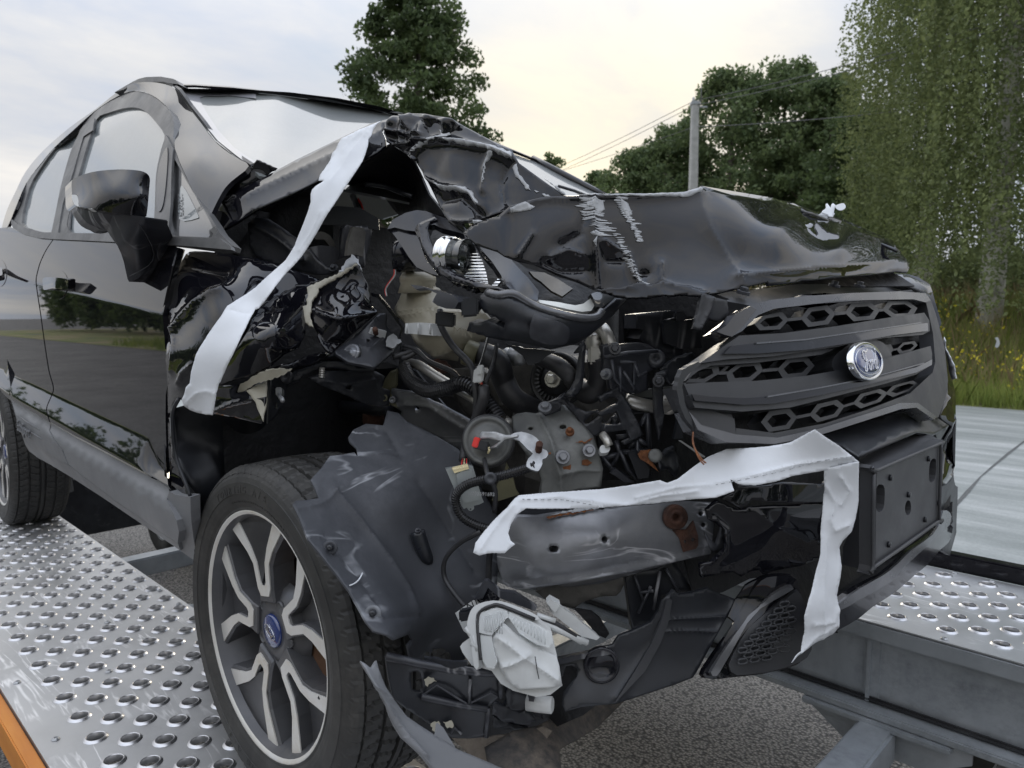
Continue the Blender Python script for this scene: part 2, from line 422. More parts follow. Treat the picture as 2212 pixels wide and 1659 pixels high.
M['plastic_dark'] = generic('deep_black_plastic', (.009, .010, .013), (.018, .020, .025), .38, 0, 9, bmp=.1, bscale=500, bd=.0006, dust=(.05, .052, .06), dscale=8, dpos=(.55, .95))
M['gloss'] = generic('gloss_black_plastic', (.006, .006, .009), (.012, .012, .016), .16, 0, 6, coat=.25, cior=1.45, spec=.3, rvar=.05, dust=(.1, .1, .11), dscale=9, dpos=(.6, 1.0))
M['liner'] = generic('dusty_wheel_liner_plastic', (.028, .030, .036), (.044, .047, .055), .62, 0, 6, bmp=.1, bscale=380, bd=.0008, dust=(.12, .125, .14), dscale=3.2, dpos=(.45, .95), scratch=(10, (.3, .31, .33), (1, .3, 1)))
M['clad'] = generic('grey_cladding', (.15, .155, .165), (.19, .195, .205), .5, 0, 6, bmp=.25, bscale=900, bd=.0004)
M['trim'] = generic('window_trim', (.05, .05, .052), (.11, .11, .11), .42, 0, 10, bmp=.08, bscale=400, bd=.0005, dust=(.25, .25, .25), dscale=6, dpos=(.5, .85))
M['grille'] = generic('grille_plastic', (.022, .023, .026), (.034, .035, .039), .44, 0, 10, bmp=.1, bscale=800, bd=.0004, dust=(.14, .14, .15), dscale=8, dpos=(.58, .95))
M['satin'] = generic('satin_dark_trim', (.10, .102, .11), (.15, .152, .16), .26, .5, 10, dust=(.2, .2, .2), dscale=9, dpos=(.6, .9), rvar=.08)
M['steel'] = generic('dirty_grey_steel', (.13, .135, .147), (.25, .255, .27), .42, .7, 9, bmp=.12, bscale=90, dust=(.22, .22, .22), dscale=5, dpos=(.5, .8), scratch=(6, (.5, .5, .52), (.3, 1, 3)))
M['black_steel'] = generic('black_coated_steel', (.014, .015, .019), (.032, .034, .040), .36, .1, 12, bmp=.2, bscale=120, dust=(.24, .24, .25), dscale=9, dpos=(.55, .85))
M['rail'] = generic('dusty_frame_rail', (.08, .082, .08), (.20, .205, .195), .5, .25, 8, bmp=.15, bscale=70, dust=(.34, .34, .33), dscale=6, dpos=(.55, .8))
M['olive'] = generic('olive_primer', (.10, .095, .055), (.16, .15, .09), .4, .1, 12)
M['rust'] = generic('rust', (.09, .032, .015), (.26, .10, .035), .85, 0, 50, bmp=.8, bscale=160, bd=.003)
M['rust_dark'] = generic('dark_rust', (.030, .014, .010), (.095, .040, .024), .8, 0, 45, bmp=1, bscale=130, bd=.004)
M['zinc'] = generic('dull_zinc', (.30, .31, .32), (.52, .53, .54), .5, .75, 40, bmp=.25, bscale=120)
M['chrome'] = generic('chrome', (.75, .76, .78), (.85, .86, .88), .09, 1, 4, rvar=.04)
M['alu'] = generic('cast_aluminium_pipe', (.38, .37, .34), (.55, .53, .49), .38, .7, 25, bmp=.15, bscale=80)
M['rubber'] = generic('tyre_rubber', (.018, .018, .018), (.040, .039, .037), .62, 0, 14, bmp=.2, bscale=300, bd=.0006, dust=(.10, .095, .085), dscale=6, dpos=(.45, .85))
M['hose'] = generic('black_rubber_hose', (.012, .012, .014), (.03, .03, .032), .5, 0, 20, dust=(.16, .16, .15), dscale=12, dpos=(.55, .85))
M['loom'] = generic('corrugated_loom_plastic', (.008, .008, .009), (.018, .018, .02), .34, 0, 20, dust=(.15, .15, .15), dscale=10, dpos=(.62, .9))
M['wheel_dark'] = generic('anthracite_wheel_paint', (.075, .076, .082), (.115, .116, .122), .42, .3, 8, dust=(.20, .19, .17), dscale=7, dpos=(.5, .9))
M['machined'] = generic('machined_wheel_face', (.66, .64, .59), (.78, .775, .76), .4, .35, 7, dust=(.55, .47, .33), dscale=4, dpos=(.48, .8))
M['disc'] = generic('rusty_brake', (.09, .045, .025), (.20, .11, .065), .7, .3, 14, bmp=.3, bscale=60)
M['tape'] = generic('white_fabric_tape', (.62, .64, .67), (.70, .72, .75), .62, 0, 6, bmp=.15, bscale=30, bd=.004, dust=(.5, .49, .46), dscale=9, dpos=(.62, .85))
M['whiteplas'] = generic('white_plastic', (.44, .45, .45), (.56, .57, .56), .4, 0, 8, dust=(.35, .35, .34), dscale=6, dpos=(.55, .9))
M['reservoir'] = generic('translucent_tank_plastic', (.30, .275, .21), (.40, .37, .29), .38, 0, 8, dust=(.20, .18, .14), dscale=5, dpos=(.45, .85))
M['red'] = generic('red_plastic', (.65, .03, .025), (.75, .05, .04), .4)
M['cream'] = generic('cream_connector', (.68, .58, .33), (.75, .65, .40), .45)
M['box_metal'] = generic('pressed_zinc_box', (.33, .36, .37), (.42, .45, .455), .38, .6, 12)
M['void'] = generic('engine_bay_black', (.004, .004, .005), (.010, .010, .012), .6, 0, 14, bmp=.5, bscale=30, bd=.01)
M['engine'] = generic('dirty_engine_casting', (.05, .047, .043), (.11, .105, .095), .6, .3, 14, bmp=.5, bscale=50, bd=.004, dust=(.2, .19, .17), dscale=10, dpos=(.5, .8))
M['deck'] = generic('aluminium_deck', (.50, .505, .51), (.58, .585, .59), .46, .85, 5, bmp=.06, bscale=10, bd=.004, dust=(.34, .34, .345), dscale=3, dpos=(.5, .95), rvar=.10, scratch=(2.2, (.85, .85, .86), (1, 7, 1)))
M['collar'] = generic('pressed_aluminium_collar', (.50, .50, .51), (.62, .62, .63), .34, .9, 20)
M['galv'] = generic('galvanised_steel', (.32, .345, .37), (.45, .475, .50), .5, .55, 9, bmp=.25, bscale=60, dust=(.12, .13, .14), dscale=4, dpos=(.45, .8), stretch=(1, 1, .5))
M['orange'] = generic('orange_wood_edge', (.42, .13, .02), (.62, .24, .04), .6, 0, 14, bmp=.2, bscale=60, stretch=(.1, 1, 1))
M['blue'] = generic('badge_blue', (.010, .028, .14), (.014, .036, .17), .2, .0, 8, coat=1, cior=1.6)
M['concrete_pole'] = generic('pole_concrete', (.33, .33, .32), (.46, .46, .45), .85, 0, 6, bmp=.3, bscale=20, bd=.01)
M['wire'] = generic('grey_power_cable', (.10, .10, .11), (.15, .15, .16), .6)
def m_glass(name, tint, dust, amt, rough=.05, cior=1.8):  # the pale dust colour also carries painted sky reflection
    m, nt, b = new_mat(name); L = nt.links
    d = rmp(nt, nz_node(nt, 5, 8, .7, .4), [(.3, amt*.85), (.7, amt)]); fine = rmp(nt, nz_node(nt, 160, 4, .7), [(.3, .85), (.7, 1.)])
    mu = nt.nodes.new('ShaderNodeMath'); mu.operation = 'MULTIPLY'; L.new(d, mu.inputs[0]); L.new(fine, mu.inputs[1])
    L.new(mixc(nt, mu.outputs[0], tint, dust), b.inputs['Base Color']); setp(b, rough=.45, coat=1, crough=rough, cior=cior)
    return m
M['glass'] = m_glass('windscreen_dust_and_sky', (.03, .036, .038), (.34, .36, .355), .55, .05, 1.6)  # dust film, with the reflected sky painted into its pale base
M['sideglass'] = m_glass('side_glass_dust_and_sky', (.02, .028, .03), (.34, .40, .43), .48, .04, 1.9)  # bluish base colour holds painted sky reflection besides dust
M['darkglass'] = m_glass('quarter_glass', (.006, .007, .008), (.3, .3, .3), .06, .04, 1.8)
m, nt, b = new_mat('clear_lens'); setp(b, col=(.9, .95, .97), rough=.03, trans=1.0, ior=1.45); M['lens'] = m
m, nt, b = new_mat('broken_clear_plastic'); setp(b, col=(.85, .87, .87), rough=.25, trans=.55, ior=1.4); M['clearplas'] = m
M['plate'] = generic('plate_holder_plastic', (.042, .043, .047), (.058, .059, .064), .5, 0, 10, bmp=.1, bscale=700, bd=.0004, dust=(.12, .12, .13), dscale=7, dpos=(.55, .95))

# ---------------------------------------------------------------- ground
GZ = -0.60
def grid(name, x0, x1, y0, y1, nx, ny, zf, mat):
    V = []; F = []
    for j in range(ny+1):
        for i in range(nx+1):
            x = x0+(x1-x0)*i/nx; y = y0+(y1-y0)*j/ny; V.append((x, y, zf(x, y)))
    for j in range(ny):
        for i in range(nx): a = j*(nx+1)+i; F.append((a, a+1, a+nx+2, a+nx+1))
    return mesh(name, V, F, mat, None, True)
def m_asphalt():
    m, nt, b = new_mat('asphalt'); L = nt.links
    v = nt.nodes.new('ShaderNodeTexVoronoi'); v.inputs['Scale'].default_value = 95; t = nt.nodes.new('ShaderNodeTexCoord'); L.new(t.outputs['Object'], v.inputs['Vector'])
    st = rmp(nt, v.outputs['Distance'], [(.15, (.32, .30, .275)), (.5, (.17, .162, .15)), (.75, (.06, .059, .057))])
    big = rmp(nt, nz_node(nt, .9, 6, .6), [(.35, .75), (.7, 1.15)])
    tn = rmp(nt, nz_node(nt, 160, 3, .7), [(.3, .6), (.7, 1.2)])
    L.new(mixc(nt, 1.0, mixc(nt, 1.0, st, big, 'MULTIPLY'), tn, 'MULTIPLY'), b.inputs['Base Color']); setp(b, rough=.85)
    inv = nt.nodes.new('ShaderNodeMath'); inv.operation = 'SUBTRACT'; inv.inputs[0].default_value = 1; L.new(v.outputs['Distance'], inv.inputs[1])
    bump(nt, b, inv.outputs[0], .9, .006); return m
def m_concrete():
    m, nt, b = new_mat('pale_concrete'); L = nt.links
    a = rmp(nt, nz_node(nt, 1.2, 8, .65, .3, (.35, 2.2, 1)), [(.3, (.20, .22, .215)), (.5, (.28, .30, .295)), (.72, (.46, .475, .475))])
    c = rmp(nt, nz_node(nt, 60, 5, .6), [(.3, .85), (.7, 1.1)])
    L.new(mixc(nt, 1.0, a, c, 'MULTIPLY'), b.inputs['Base Color']); setp(b, rough=.6); bump(nt, b, nz_node(nt, 40, 5, .6), .2, .004); return m
def m_field():
    m, nt, b = new_mat('field_soil_and_turf'); L = nt.links
    a = rmp(nt, nz_node(nt, .35, 7, .65), [(.35, (.14, .19, .06)), (.5, (.24, .24, .10)), (.62, (.34, .27, .17))])
    c = rmp(nt, nz_node(nt, 9, 6, .7), [(.3, .55), (.7, 1.3)])
    L.new(mixc(nt, 1.0, a, c, 'MULTIPLY'), b.inputs['Base Color']); setp(b, rough=.95); bump(nt, b, nz_node(nt, 14, 6, .7), 1, .06); return m
MA = m_asphalt()
tag(grid('ground', -400, 400, -400, 400, 4, 4, lambda x, y: GZ-.012, MA), kind='structure')
MC = m_concrete()
def cz(x, y): return GZ+.006
# the pale slab strip, cast in bays with open joints
joint_x = [-40, -22, -9.2, -1.9, 5.4, 12.7, 30]
tag(grid('pavement', -40, 30, 2.1, 12.6, 1, 1, lambda x, y: GZ-.004, MA), kind='structure')
for i in range(len(joint_x)-1):
    sk = .9
    V = [(joint_x[i]+.006, 2.1, cz(0, 0)), (joint_x[i+1]-.006, 2.1, cz(0, 0)), (joint_x[i+1]-.006-sk, 12.55, cz(0, 0)), (joint_x[i]+.006-sk, 12.55, cz(0, 0))]
    F = [(0, 1, 2, 3), (0, 4, 5, 1), (1, 5, 6, 2), (2, 6, 7, 3), (3, 7, 4, 0)]
    mesh('slab', V+[(a, b_, c-.008) for a, b_, c in V], F, MC, bpy.data.objects['pavement'])
ck = [at(*p, 'Z', GZ+.010) for p in ((2052, 1105), (2090, 1062), (2118, 1030), (2146, 1006), (2180, 978), (2240, 932))]
V = []; F = []
for i, p in enumerate(ck):
    d = ck[min(i+1, 5)]-ck[max(i-1, 0)]; n_ = np.array([-d[1], d[0], 0]); n_ /= np.linalg.norm(n_); w = .012+.006*math.sin(i*2.1); V += [tuple(p-n_*w), tuple(p+n_*w)]
    if i: F.append((2*i-2, 2*i-1, 2*i+1, 2*i))
mesh('joint_seal', V, F, generic('bitumen_seal', (.07, .075, .075), (.12, .125, .125), .8), bpy.data.objects['pavement'])
def fz(x, y):
    s = min(1, max(0, (y-12.9)/6.5)); s = s*s*(3-2*s)
    return GZ+.004+s*1.75+max(0, y-19)*.02+.12*noise.noise(Vector((x*.35, y*.35, 1)))*min(1, max(0, y-12.9))
MF = m_field()
tag(grid('field', -90, 40, 12.5, 120, 130, 90, fz, MF), kind='structure')
def fz2(x, y): return GZ+.003+.05*noise.noise(Vector((x*.4, y*.4, 4)))*min(1, (-y-11)/3)
tag(grid('verge', -90, 40, -40, -11, 60, 20, fz2, MF), kind='structure')

def m_leaf(name, dark, light, transl=.45):
    m, nt, b = new_mat(name); L = nt.links
    g = nt.nodes.new('ShaderNodeNewGeometry'); c = rmp(nt, g.outputs['Random Per Island'], [(.0, dark), (.6, tuple((a+b_)/2 for a, b_ in zip(dark, light))), (1., light)])
    c = mixc(nt, .5, c, rmp(nt, nz_node(nt, .9, 3, .5), [(.3, dark), (.7, light)]))
    L.new(c, b.inputs['Base Color']); setp(b, rough=.6, spec=.3)
    t = nt.nodes.new('ShaderNodeBsdfTranslucent'); L.new(c, t.inputs[0]); mx = nt.nodes.new('ShaderNodeMixShader'); mx.inputs[0].default_value = transl
    L.new(b.outputs[0], mx.inputs[1]); L.new(t.outputs[0], mx.inputs[2]); L.new(mx.outputs[0], nt.nodes['Material Output'].inputs[0]); return m
ML1 = m_leaf('leaf_dark', (.042, .066, .030), (.12, .165, .062)); ML2 = m_leaf('leaf_mid', (.055, .088, .042), (.17, .22, .09))
MLB = m_leaf('leaf_birch', (.085, .115, .050), (.27, .31, .125)); MBARK = generic('bark', (.05, .042, .034), (.10, .085, .07), .9, 0, 8, bmp=.6, bscale=12, bd=.03)
MBIRCH = generic('birch_bark', (.42, .41, .38), (.62, .6, .56), .8, 0, 5, dust=(.04, .04, .04), dscale=3, dpos=(.52, .6), bmp=.3, bscale=10)
MGR = m_leaf('grass_blade', (.12, .19, .04), (.42, .46, .13), .4); MYEL = m_leaf('yellow_weed_bloom', (.55, .45, .03), (.75, .65, .06), .3); MSTR = m_leaf('straw', (.26, .20, .11), (.40, .32, .18), .3)
def leaves(C, size, rng, drop=0.0):
    """leaf-sized pointed quads at points C"""
    n = len(C); d = rng.normal(size=(n, 3)); d[:, 2] -= drop; d /= np.linalg.norm(d, axis=1)[:, None]
    e = np.cross(d, rng.normal(size=(n, 3))); e /= np.linalg.norm(e, axis=1)[:, None]
    s = size*rng.uniform(.6, 1.35, (n, 1)); V = np.stack([C-d*s*.5, C+e*s*.3, C+d*s*.55, C-e*s*.3], 1).reshape(-1, 3)
    return V, np.arange(n*4).reshape(-1, 4)
def npmesh(name, V, F, mat, parent=None):
    me = bpy.data.meshes.new(name); me.vertices.add(len(V)); me.vertices.foreach_set('co', np.asarray(V, np.float32).ravel())
    k = F.shape[1]; me.loops.add(F.size); me.loops.foreach_set('vertex_index', F.astype(np.int32).ravel())
    me.polygons.add(len(F)); me.polygons.foreach_set('loop_start', np.arange(0, F.size, k, dtype=np.int32)); me.polygons.foreach_set('loop_total', np.full(len(F), k, np.int32))
    me.materials.append(mat); me.update(); me.validate(); return place(bpy.data.objects.new(name, me), parent)
def spot(px, D):
    """ground position at distance D in the direction of plan column px"""
    d = ray(px, 683); h = math.hypot(d[0], d[1]); return CAMP[0]+d[0]/h*D, CAMP[1]+d[1]/h*D
def gz_at(x, y):
    if y > 12.5: return fz(x, y)
    if y < -11: return fz2(x, y)
    return GZ
def tree(name, px, D, H, prof, label, seed, mat, group, n=10000, leaf=.2, clumps=120, cr=.13, trunk=.3, bark=None, shape=1.0):
    rng = np.random.default_rng(seed); r = random.Random(seed)
    x, y = spot(px, D); z = gz_at(x, y)-.1; d = ray(px, H); H = CAMP[2]+d[2]/math.hypot(d[0], d[1])*D-z   # H arrives as the plan row of the tree top
    root = empty(name, (x, y, z), label, 'tree', group)
    # prof: list of (height fraction, radius in m)
    hs = [p[0] for p in prof]; rs = [p[1] for p in prof]
    cen = []; tips = []
    for i in range(clumps):
        h = r.uniform(hs[0], hs[-1]); R = np.interp(h, hs, rs); a = r.uniform(0, 2*math.pi); rr = R*math.sqrt(r.uniform(.05, 1))*(1+.18*noise.noise(Vector((math.cos(a)*2, math.sin(a)*2, h*6+seed))))
        c = np.array([x+math.cos(a)*rr, y+math.sin(a)*rr, z+h*H]); cen.append(c); tips.append((c, h, rr))
    cen = np.array(cen); Rm = max(rs); k = rng.integers(0, clumps, n); g = rng.normal(size=(n, 3)); g /= np.linalg.norm(g, axis=1)[:, None]
    C = cen[k]+g*(rng.uniform(0, 1, (n, 1))**.45)*Rm*cr*rng.uniform(.75, 1.5, (clumps, 1))[k]*np.array([1.25, 1.25, .8])
    V, F = leaves(C, leaf, rng); npmesh('crown', V, F, mat, root)
    tw = tube('trunk', [(x, y, z), (x+.1, y, z+H*.3), (x-.05, y+.1, z+H*.6), (x, y, z+H*.93)], trunk, bark or MBARK, root, 10, 3, rad=[trunk*1.2, trunk*.85, trunk*.55, .03])
    for c, h, rr in sorted(tips, key=lambda t: -t[2])[:26]:
        hb = max(.16, h-rr/H*.75); tube('limb', [(x, y, z+hb*H), tuple((np.array([x, y, z+hb*H])*.45+c*.55)+np.array([0, 0, .15])), tuple(c)], .05, bark or MBARK, root, 5, 2, rad=[trunk*.32, trunk*.2, .015])
    return root
def weeping_birch(px, D, H, R, label, seed, n=420, per=46, leaf=.10, top=None):
    rng = np.random.default_rng(seed); r = random.Random(seed); x, y = spot(px, D); z = gz_at(x, y)-.1
    root = empty('birch_tree', (x, y, z), label, 'tree', 'weeping birches at the field edge'); C = []
    for i in range(n):
        h = r.uniform(.22, 1.0); Rr = R*(1-.75*max(0, (h-.55)/.45)**1.6)*(.75+.25*min(1, h/.4)); a = r.uniform(0, 2*math.pi); rr = Rr*math.sqrt(r.uniform(.1, 1))
        p = np.array([x+math.cos(a)*rr, y+math.sin(a)*rr, z+h*H]); L = min(r.uniform(1.3, 4.2), p[2]-z-1.1); sw = np.array([r.uniform(-.2, .2), r.uniform(-.2, .2), 0])
        m = int(per*(.4+L/4)); t = rng.uniform(0, 1, (m, 1)); C.append(p+sw*t-np.array([0, 0, 1.])*t*L+rng.normal(size=(m, 3))*np.array([.055, .055, .04])+math.sin(i)*np.array([.1, 0, 0])*t*t)
    C = np.concatenate(C); V, F = leaves(C, leaf, rng, .6); npmesh('crown', V, F, MLB, root)
    tube('trunk', [(x, y, z), (x+.15, y, z+H*.35), (x, y+.1, z+H*.7), (x, y, z+H*.95)], .2, MBIRCH, root, 10, 3, rad=[.26, .2, .12, .02])
    for i in range(14):
        a = r.uniform(0, 6.28); h = r.uniform(.3, .85); e = (x+math.cos(a)*R*.75, y+math.sin(a)*R*.75, z+h*H+R*.5)
        tube('limb', [(x, y, z+h*H), (x+math.cos(a)*R*.4, y+math.sin(a)*R*.4, z+h*H+R*.42), e], .04, MBIRCH, root, 5, 2, rad=[.07, .04, .012])
    return root
oval = [(.22, .4), (.34, 2.6), (.5, 3.6), (.66, 3.2), (.82, 2.2), (.95, 1.0), (1.0, .35)]
tree('lone_tree', 908, 30, -28, [(.28, 2.2), (.36, 3.4), (.48, 3.5), (.60, 3.15), (.72, 2.75), (.84, 2.0), (.94, 1.4), (1.0, .9)], 'tall lone broadleaf tree rising behind the windscreen', 5, ML1, None, 34000, .20, 260, .13)
GT = 'trees in a row behind the utility pole'
full = [(.10, 3.2), (.25, 4.0), (.42, 4.4), (.58, 4.2), (.74, 3.3), (.88, 2.2), (1.0, .9)]
sc = lambda k, p=full: [(a, b*k) for a, b in p]
tree('broadleaf_tree', 1375, 46, 335, sc(.85), 'low dark tree just left of the concrete pole', 11, ML2, GT, 26000, .25, 300, .14)
tree('broadleaf_tree', 1455, 47, 275, sc(.85), 'mid-height tree rising directly left of the concrete pole', 18, ML2, GT, 26000, .25, 300, .14)
tree('broadleaf_tree', 1570, 44, 165, sc(1.0), 'tall tree right behind the concrete pole', 12, ML2, GT, 26000, .25, 300, .14)
tree('broadleaf_tree', 1680, 46, 138, sc(.95), 'tallest tree in the middle of the row beyond the pole', 13, ML2, GT, 26000, .25, 300, .14)
tree('broadleaf_tree', 1780, 43, 175, sc(.9), 'tree at the right end of the row beside the birch', 14, ML2, GT, 26000, .25, 300, .14)
tree('broadleaf_tree', 1855, 38, 255, sc(.75), 'short dark tree tucked against the weeping birch', 15, ML1, GT, 20000, .23, 240, .15)
tree('small_tree', 1190, 62, 338, sc(.62), 'thin pale tree seen just above the crumpled bonnet edge', 16, ML2, 'small far trees above the bonnet', 6000, .28, 100, .14)
tree('small_tree', 1285, 60, 375, sc(.7), 'bushy far tree between the pale tree and the row', 17, ML2, 'small far trees above the bonnet', 8000, .28, 110, .15)
weeping_birch(2135, 19, 15.5, 2.9, 'nearest weeping birch filling the top right corner', 21, 1350, 64, .085)
weeping_birch(1985, 23, 14.5, 2.2, 'weeping birch whose left edge meets the dark tree row', 22, 1000, 60, .095)
weeping_birch(2330, 17, 14, 3.2, 'weeping birch cut off by the right picture edge', 23, 1000, 60, .085)
# low bushes under the birches
def bush(px, D, R, H, label, seed):
    rng = np.random.default_rng(seed); x, y = spot(px, D); z = gz_at(x, y)-.1; root = empty('bush', (x, y, z), label, 'bush', 'bushes under the birches')
    g = rng.normal(size=(5200, 3)); g /= np.linalg.norm(g, axis=1)[:, None]; C = np.array([x, y, z+H*.45])+g*(rng.uniform(0, 1, (5200, 1))**.4)*np.array([R, R, H*.55])*(1+.25*np.sin(g[:, :1]*7+g[:, 2:]*5))
    V, F = leaves(C, .11, rng); npmesh('crown', V, F, MLB, root)
    for i in range(4): tube('stem', [(x+i*.2-.3, y, z), (x+i*.3-.5, y+.1, z+H*.6)], .03, MBARK, root, 5, 0)
bush(2030, 26, 1.2, 1.6, 'dark bush under the birch beside the grille corner', 31); bush(2110, 25, 1.3, 1.9, 'bush in the middle below the hanging birch twigs', 32); bush(2200, 24, 1.3, 1.7, 'bush by the right picture edge below the birch', 33)
# grass and weeds of the field: one mass
rng = np.random.default_rng(3)
def blades(n, x0, x1, y0, y1, h0, h1, w, mat, name, label, dens=None):
    X = rng.uniform(x0, x1, n); Y = y0+(y1-y0)*rng.uniform(0, 1, n)**1.5; Z = np.array([gz_at(a, b_) for a, b_ in zip(X, Y)])
    B = np.stack([X, Y, Z-.02], 1); h = rng.uniform(h0, h1, (n, 1)); a = rng.uniform(0, 6.28, n); s = np.stack([np.cos(a), np.sin(a), 0*a], 1)*w
    l = rng.normal(size=(n, 3))*.28*h; l[:, 2] = 0; T = B+l+np.array([0, 0, 1.])*h; Mi = B+l*.35+np.array([0, 0, .55])*h
    V = np.stack([B-s, B+s, Mi+s*.7, T, Mi-s*.7], 1).reshape(-1, 3); F = np.arange(n*5).reshape(-1, 5); o = npmesh(name, V, F, mat); return tag(o, label, 'grass', kind='stuff')
blades(52000, -12, 6, 12.55, 22, .18, .55, .007, MGR, 'grass', 'tall green grass along the edge of the pale concrete')
blades(9000, -12, 6, 13.4, 23, .4, .95, .006, MSTR, 'dry_grass', 'dry straw coloured stalks in the field')
n = 9000; X = rng.uniform(-12, 6, n); Y = rng.uniform(12.7, 17.5, n); keep = np.array([noise.noise(Vector((a*.9, b_*.9, 0))) > .22 for a, b_ in zip(X, Y)]); X, Y = X[keep], Y[keep]
C = np.stack([X, Y, np.array([gz_at(a, b_) for a, b_ in zip(X, Y)])+rng.uniform(.3, .85, len(X))], 1); V, F = leaves(C, .06, rng); tag(npmesh('yellow_weeds', V, F, MYEL), 'yellow flowering weeds scattered through the field grass', 'weeds', kind='stuff')
# land on the camera's side of the road (mirrored in the car's paint)
blades(9000, -40, 4, -17, -11.2, .2, .6, .02, MGR, 'verge_grass', 'grass verge across the road mirrored in the car doors')
C = []
for i in range(150):
    x, y = (-85+i, -20) if i < 115 else (30, -20+(i-115)*.9)
    x += rng.uniform(-.5, .5); y += rng.uniform(-2, 2); h = rng.uniform(3.5, 7.5); g = rng.normal(size=(420, 3)); g /= np.linalg.norm(g, axis=1)[:, None]
    C.append(np.array([x, y, GZ+h*.55])+g*(rng.uniform(0, 1, (420, 1))**.4)*np.array([1.3, 1.3, h*.5]))
C = np.concatenate(C); V, F = leaves(C, .45, rng); tag(npmesh('far_wood', V, F, ML1), 'belt of trees across the road mirrored in the car doors', 'wood', kind='stuff')

# ---------------------------------------------------------------- pole and power lines
px, py = spot(1491, 23); pz = gz_at(px, py)-.4; _d = ray(1491, 228); Htop = CAMP[2]+_d[2]/math.hypot(_d[0], _d[1])*23
pole = empty('utility_pole', (px, py, pz), 'grey concrete utility pole standing among the trees behind the bonnet', 'pole')
V = []; F = []
for z, w in ((pz, .15), (Htop, .105)):
    for a, b_ in ((-1, -.8), (-.8, -1), (.8, -1), (1, -.8), (1, .8), (.8, 1), (-.8, 1), (-1, .8)): V.append((px+(CR[0]*a-_F[0]*b_)*w, py+(CR[1]*a-_F[1]*b_)*w, z))
for k in range(8): F.append((k, (k+1) % 8, 8+(k+1) % 8, 8+k))
F.append(tuple(range(8, 16))); mesh('shaft', V, F, M['concrete_pole'], pole)
box('cap', (px, py, Htop+.05), (CR, _F, EZ), (.26, .24, .1), M['galv'], pole, .01)
box('crossarm', (px+CR[0]*.12, py+CR[1]*.12, Htop-.05), (CR, _F, EZ), (.5, .05, .05), M['galv'], pole)
tube('lightning_rod', [(px+CR[0]*.18, py+CR[1]*.18, Htop), (px+CR[0]*.18, py+CR[1]*.18, Htop+.62)], .012, M['wire'], pole, 5, 0)
lathe('insulator', (px-CR[0]*.05, py-CR[1]*.05, Htop+.1), (0, 0, 1), [(.03, 0), (.045, .03), (.03, .06), (.045, .09), (.02, .14)], M['whiteplas'], pole, 10)
PT = np.array([px, py, Htop+.12])
def line_to(px2, py2, D): d = ray(px2, py2); h = math.hypot(d[0], d[1]); return CAMP+d/h*D
GL = 'overhead wires at the concrete pole'
for i, (o_, e1, e2, lb) in enumerate(((.02, (1000, 430, 60), (2330, -6, 16), 'uppermost overhead wire running over the pole top'), (-.12, (1000, 440, 60), (2330, 12, 16), 'second overhead wire just under the uppermost one'), (-.75, (1000, 412, 75), (2330, 190, 18), 'lowest overhead wire sagging from the pole to the birch'))):
    a = line_to(*e1); b_ = PT+np.array([0, 0, o_]); c_ = line_to(*e2)
    pts = [tuple(a+(b_-a)*t-np.array([0, 0, 1.])*4*t*(1-t)*.45) for t in np.linspace(0, 1, 9)]+[tuple(b_+(c_-b_)*t-np.array([0, 0, 1.])*4*t*(1-t)*.12) for t in np.linspace(.1, 1, 9)]
    tag(tube('power_line', pts, .009, M['wire'], None, 5, 0), lb, 'power line', GL)

# ---------------------------------------------------------------- trailer
trailer = empty('car_trailer', (-.6, 0, GZ), 'galvanised car trailer with two perforated aluminium runways under the wreck', 'trailer')
TA = RAD(1.4); TX = np.array([math.cos(TA), math.sin(TA), 0]); TY = np.array([-math.sin(TA), math.cos(TA), 0])
PI_, HR = .1167, .0212
def collar_mesh():
    V = []; F = []; prof = [(.0248, .0002), (.0236, .0012), (.0200, .0046), (.0184, .0048), (.0176, .0034), (.0174, -.010)]; S = 18
    for r_, z in prof:
        for k in range(S): a = 2*math.pi*k/S; V.append((r_*math.cos(a), r_*math.sin(a), z))
    for i in range(len(prof)-1):
        for k in range(S): F.append((i*S+k, i*S+(k+1) % S, (i+1)*S+(k+1) % S, (i+1)*S+k))
    me = bpy.data.meshes.new('hole_collar'); me.from_pydata(V, [], F); me.materials.append(M['collar']); me.polygons.foreach_set('use_smooth', np.ones(len(F), bool)); return me
CME = collar_mesh()
def screw_mesh():
    V = []; F = []; S = 10
    for r_, z in ((.0085, .0), (.0085, .0018), (.006, .0042), (.003, .0046), (.0028, .003)):
        for k in range(S): a = 2*math.pi*k/S; V.append((r_*math.cos(a), r_*math.sin(a), z))
    for i in range(4):
        for k in range(S): F.append((i*S+k, i*S+(k+1) % S, (i+1)*S+(k+1) % S, (i+1)*S+k))
    F.append(tuple(range(4*S, 5*S))); me = bpy.data.meshes.new('screw_head'); me.from_pydata(V, [], F); me.materials.append(M['zinc']); return me
SME = screw_mesh()
n_col = [0]
def put(name, me, p, parent):
    o = bpy.data.objects.new(name, me); o.location = tuple(p); o.rotation_euler = (0, 0, TA); place(o, parent); return o
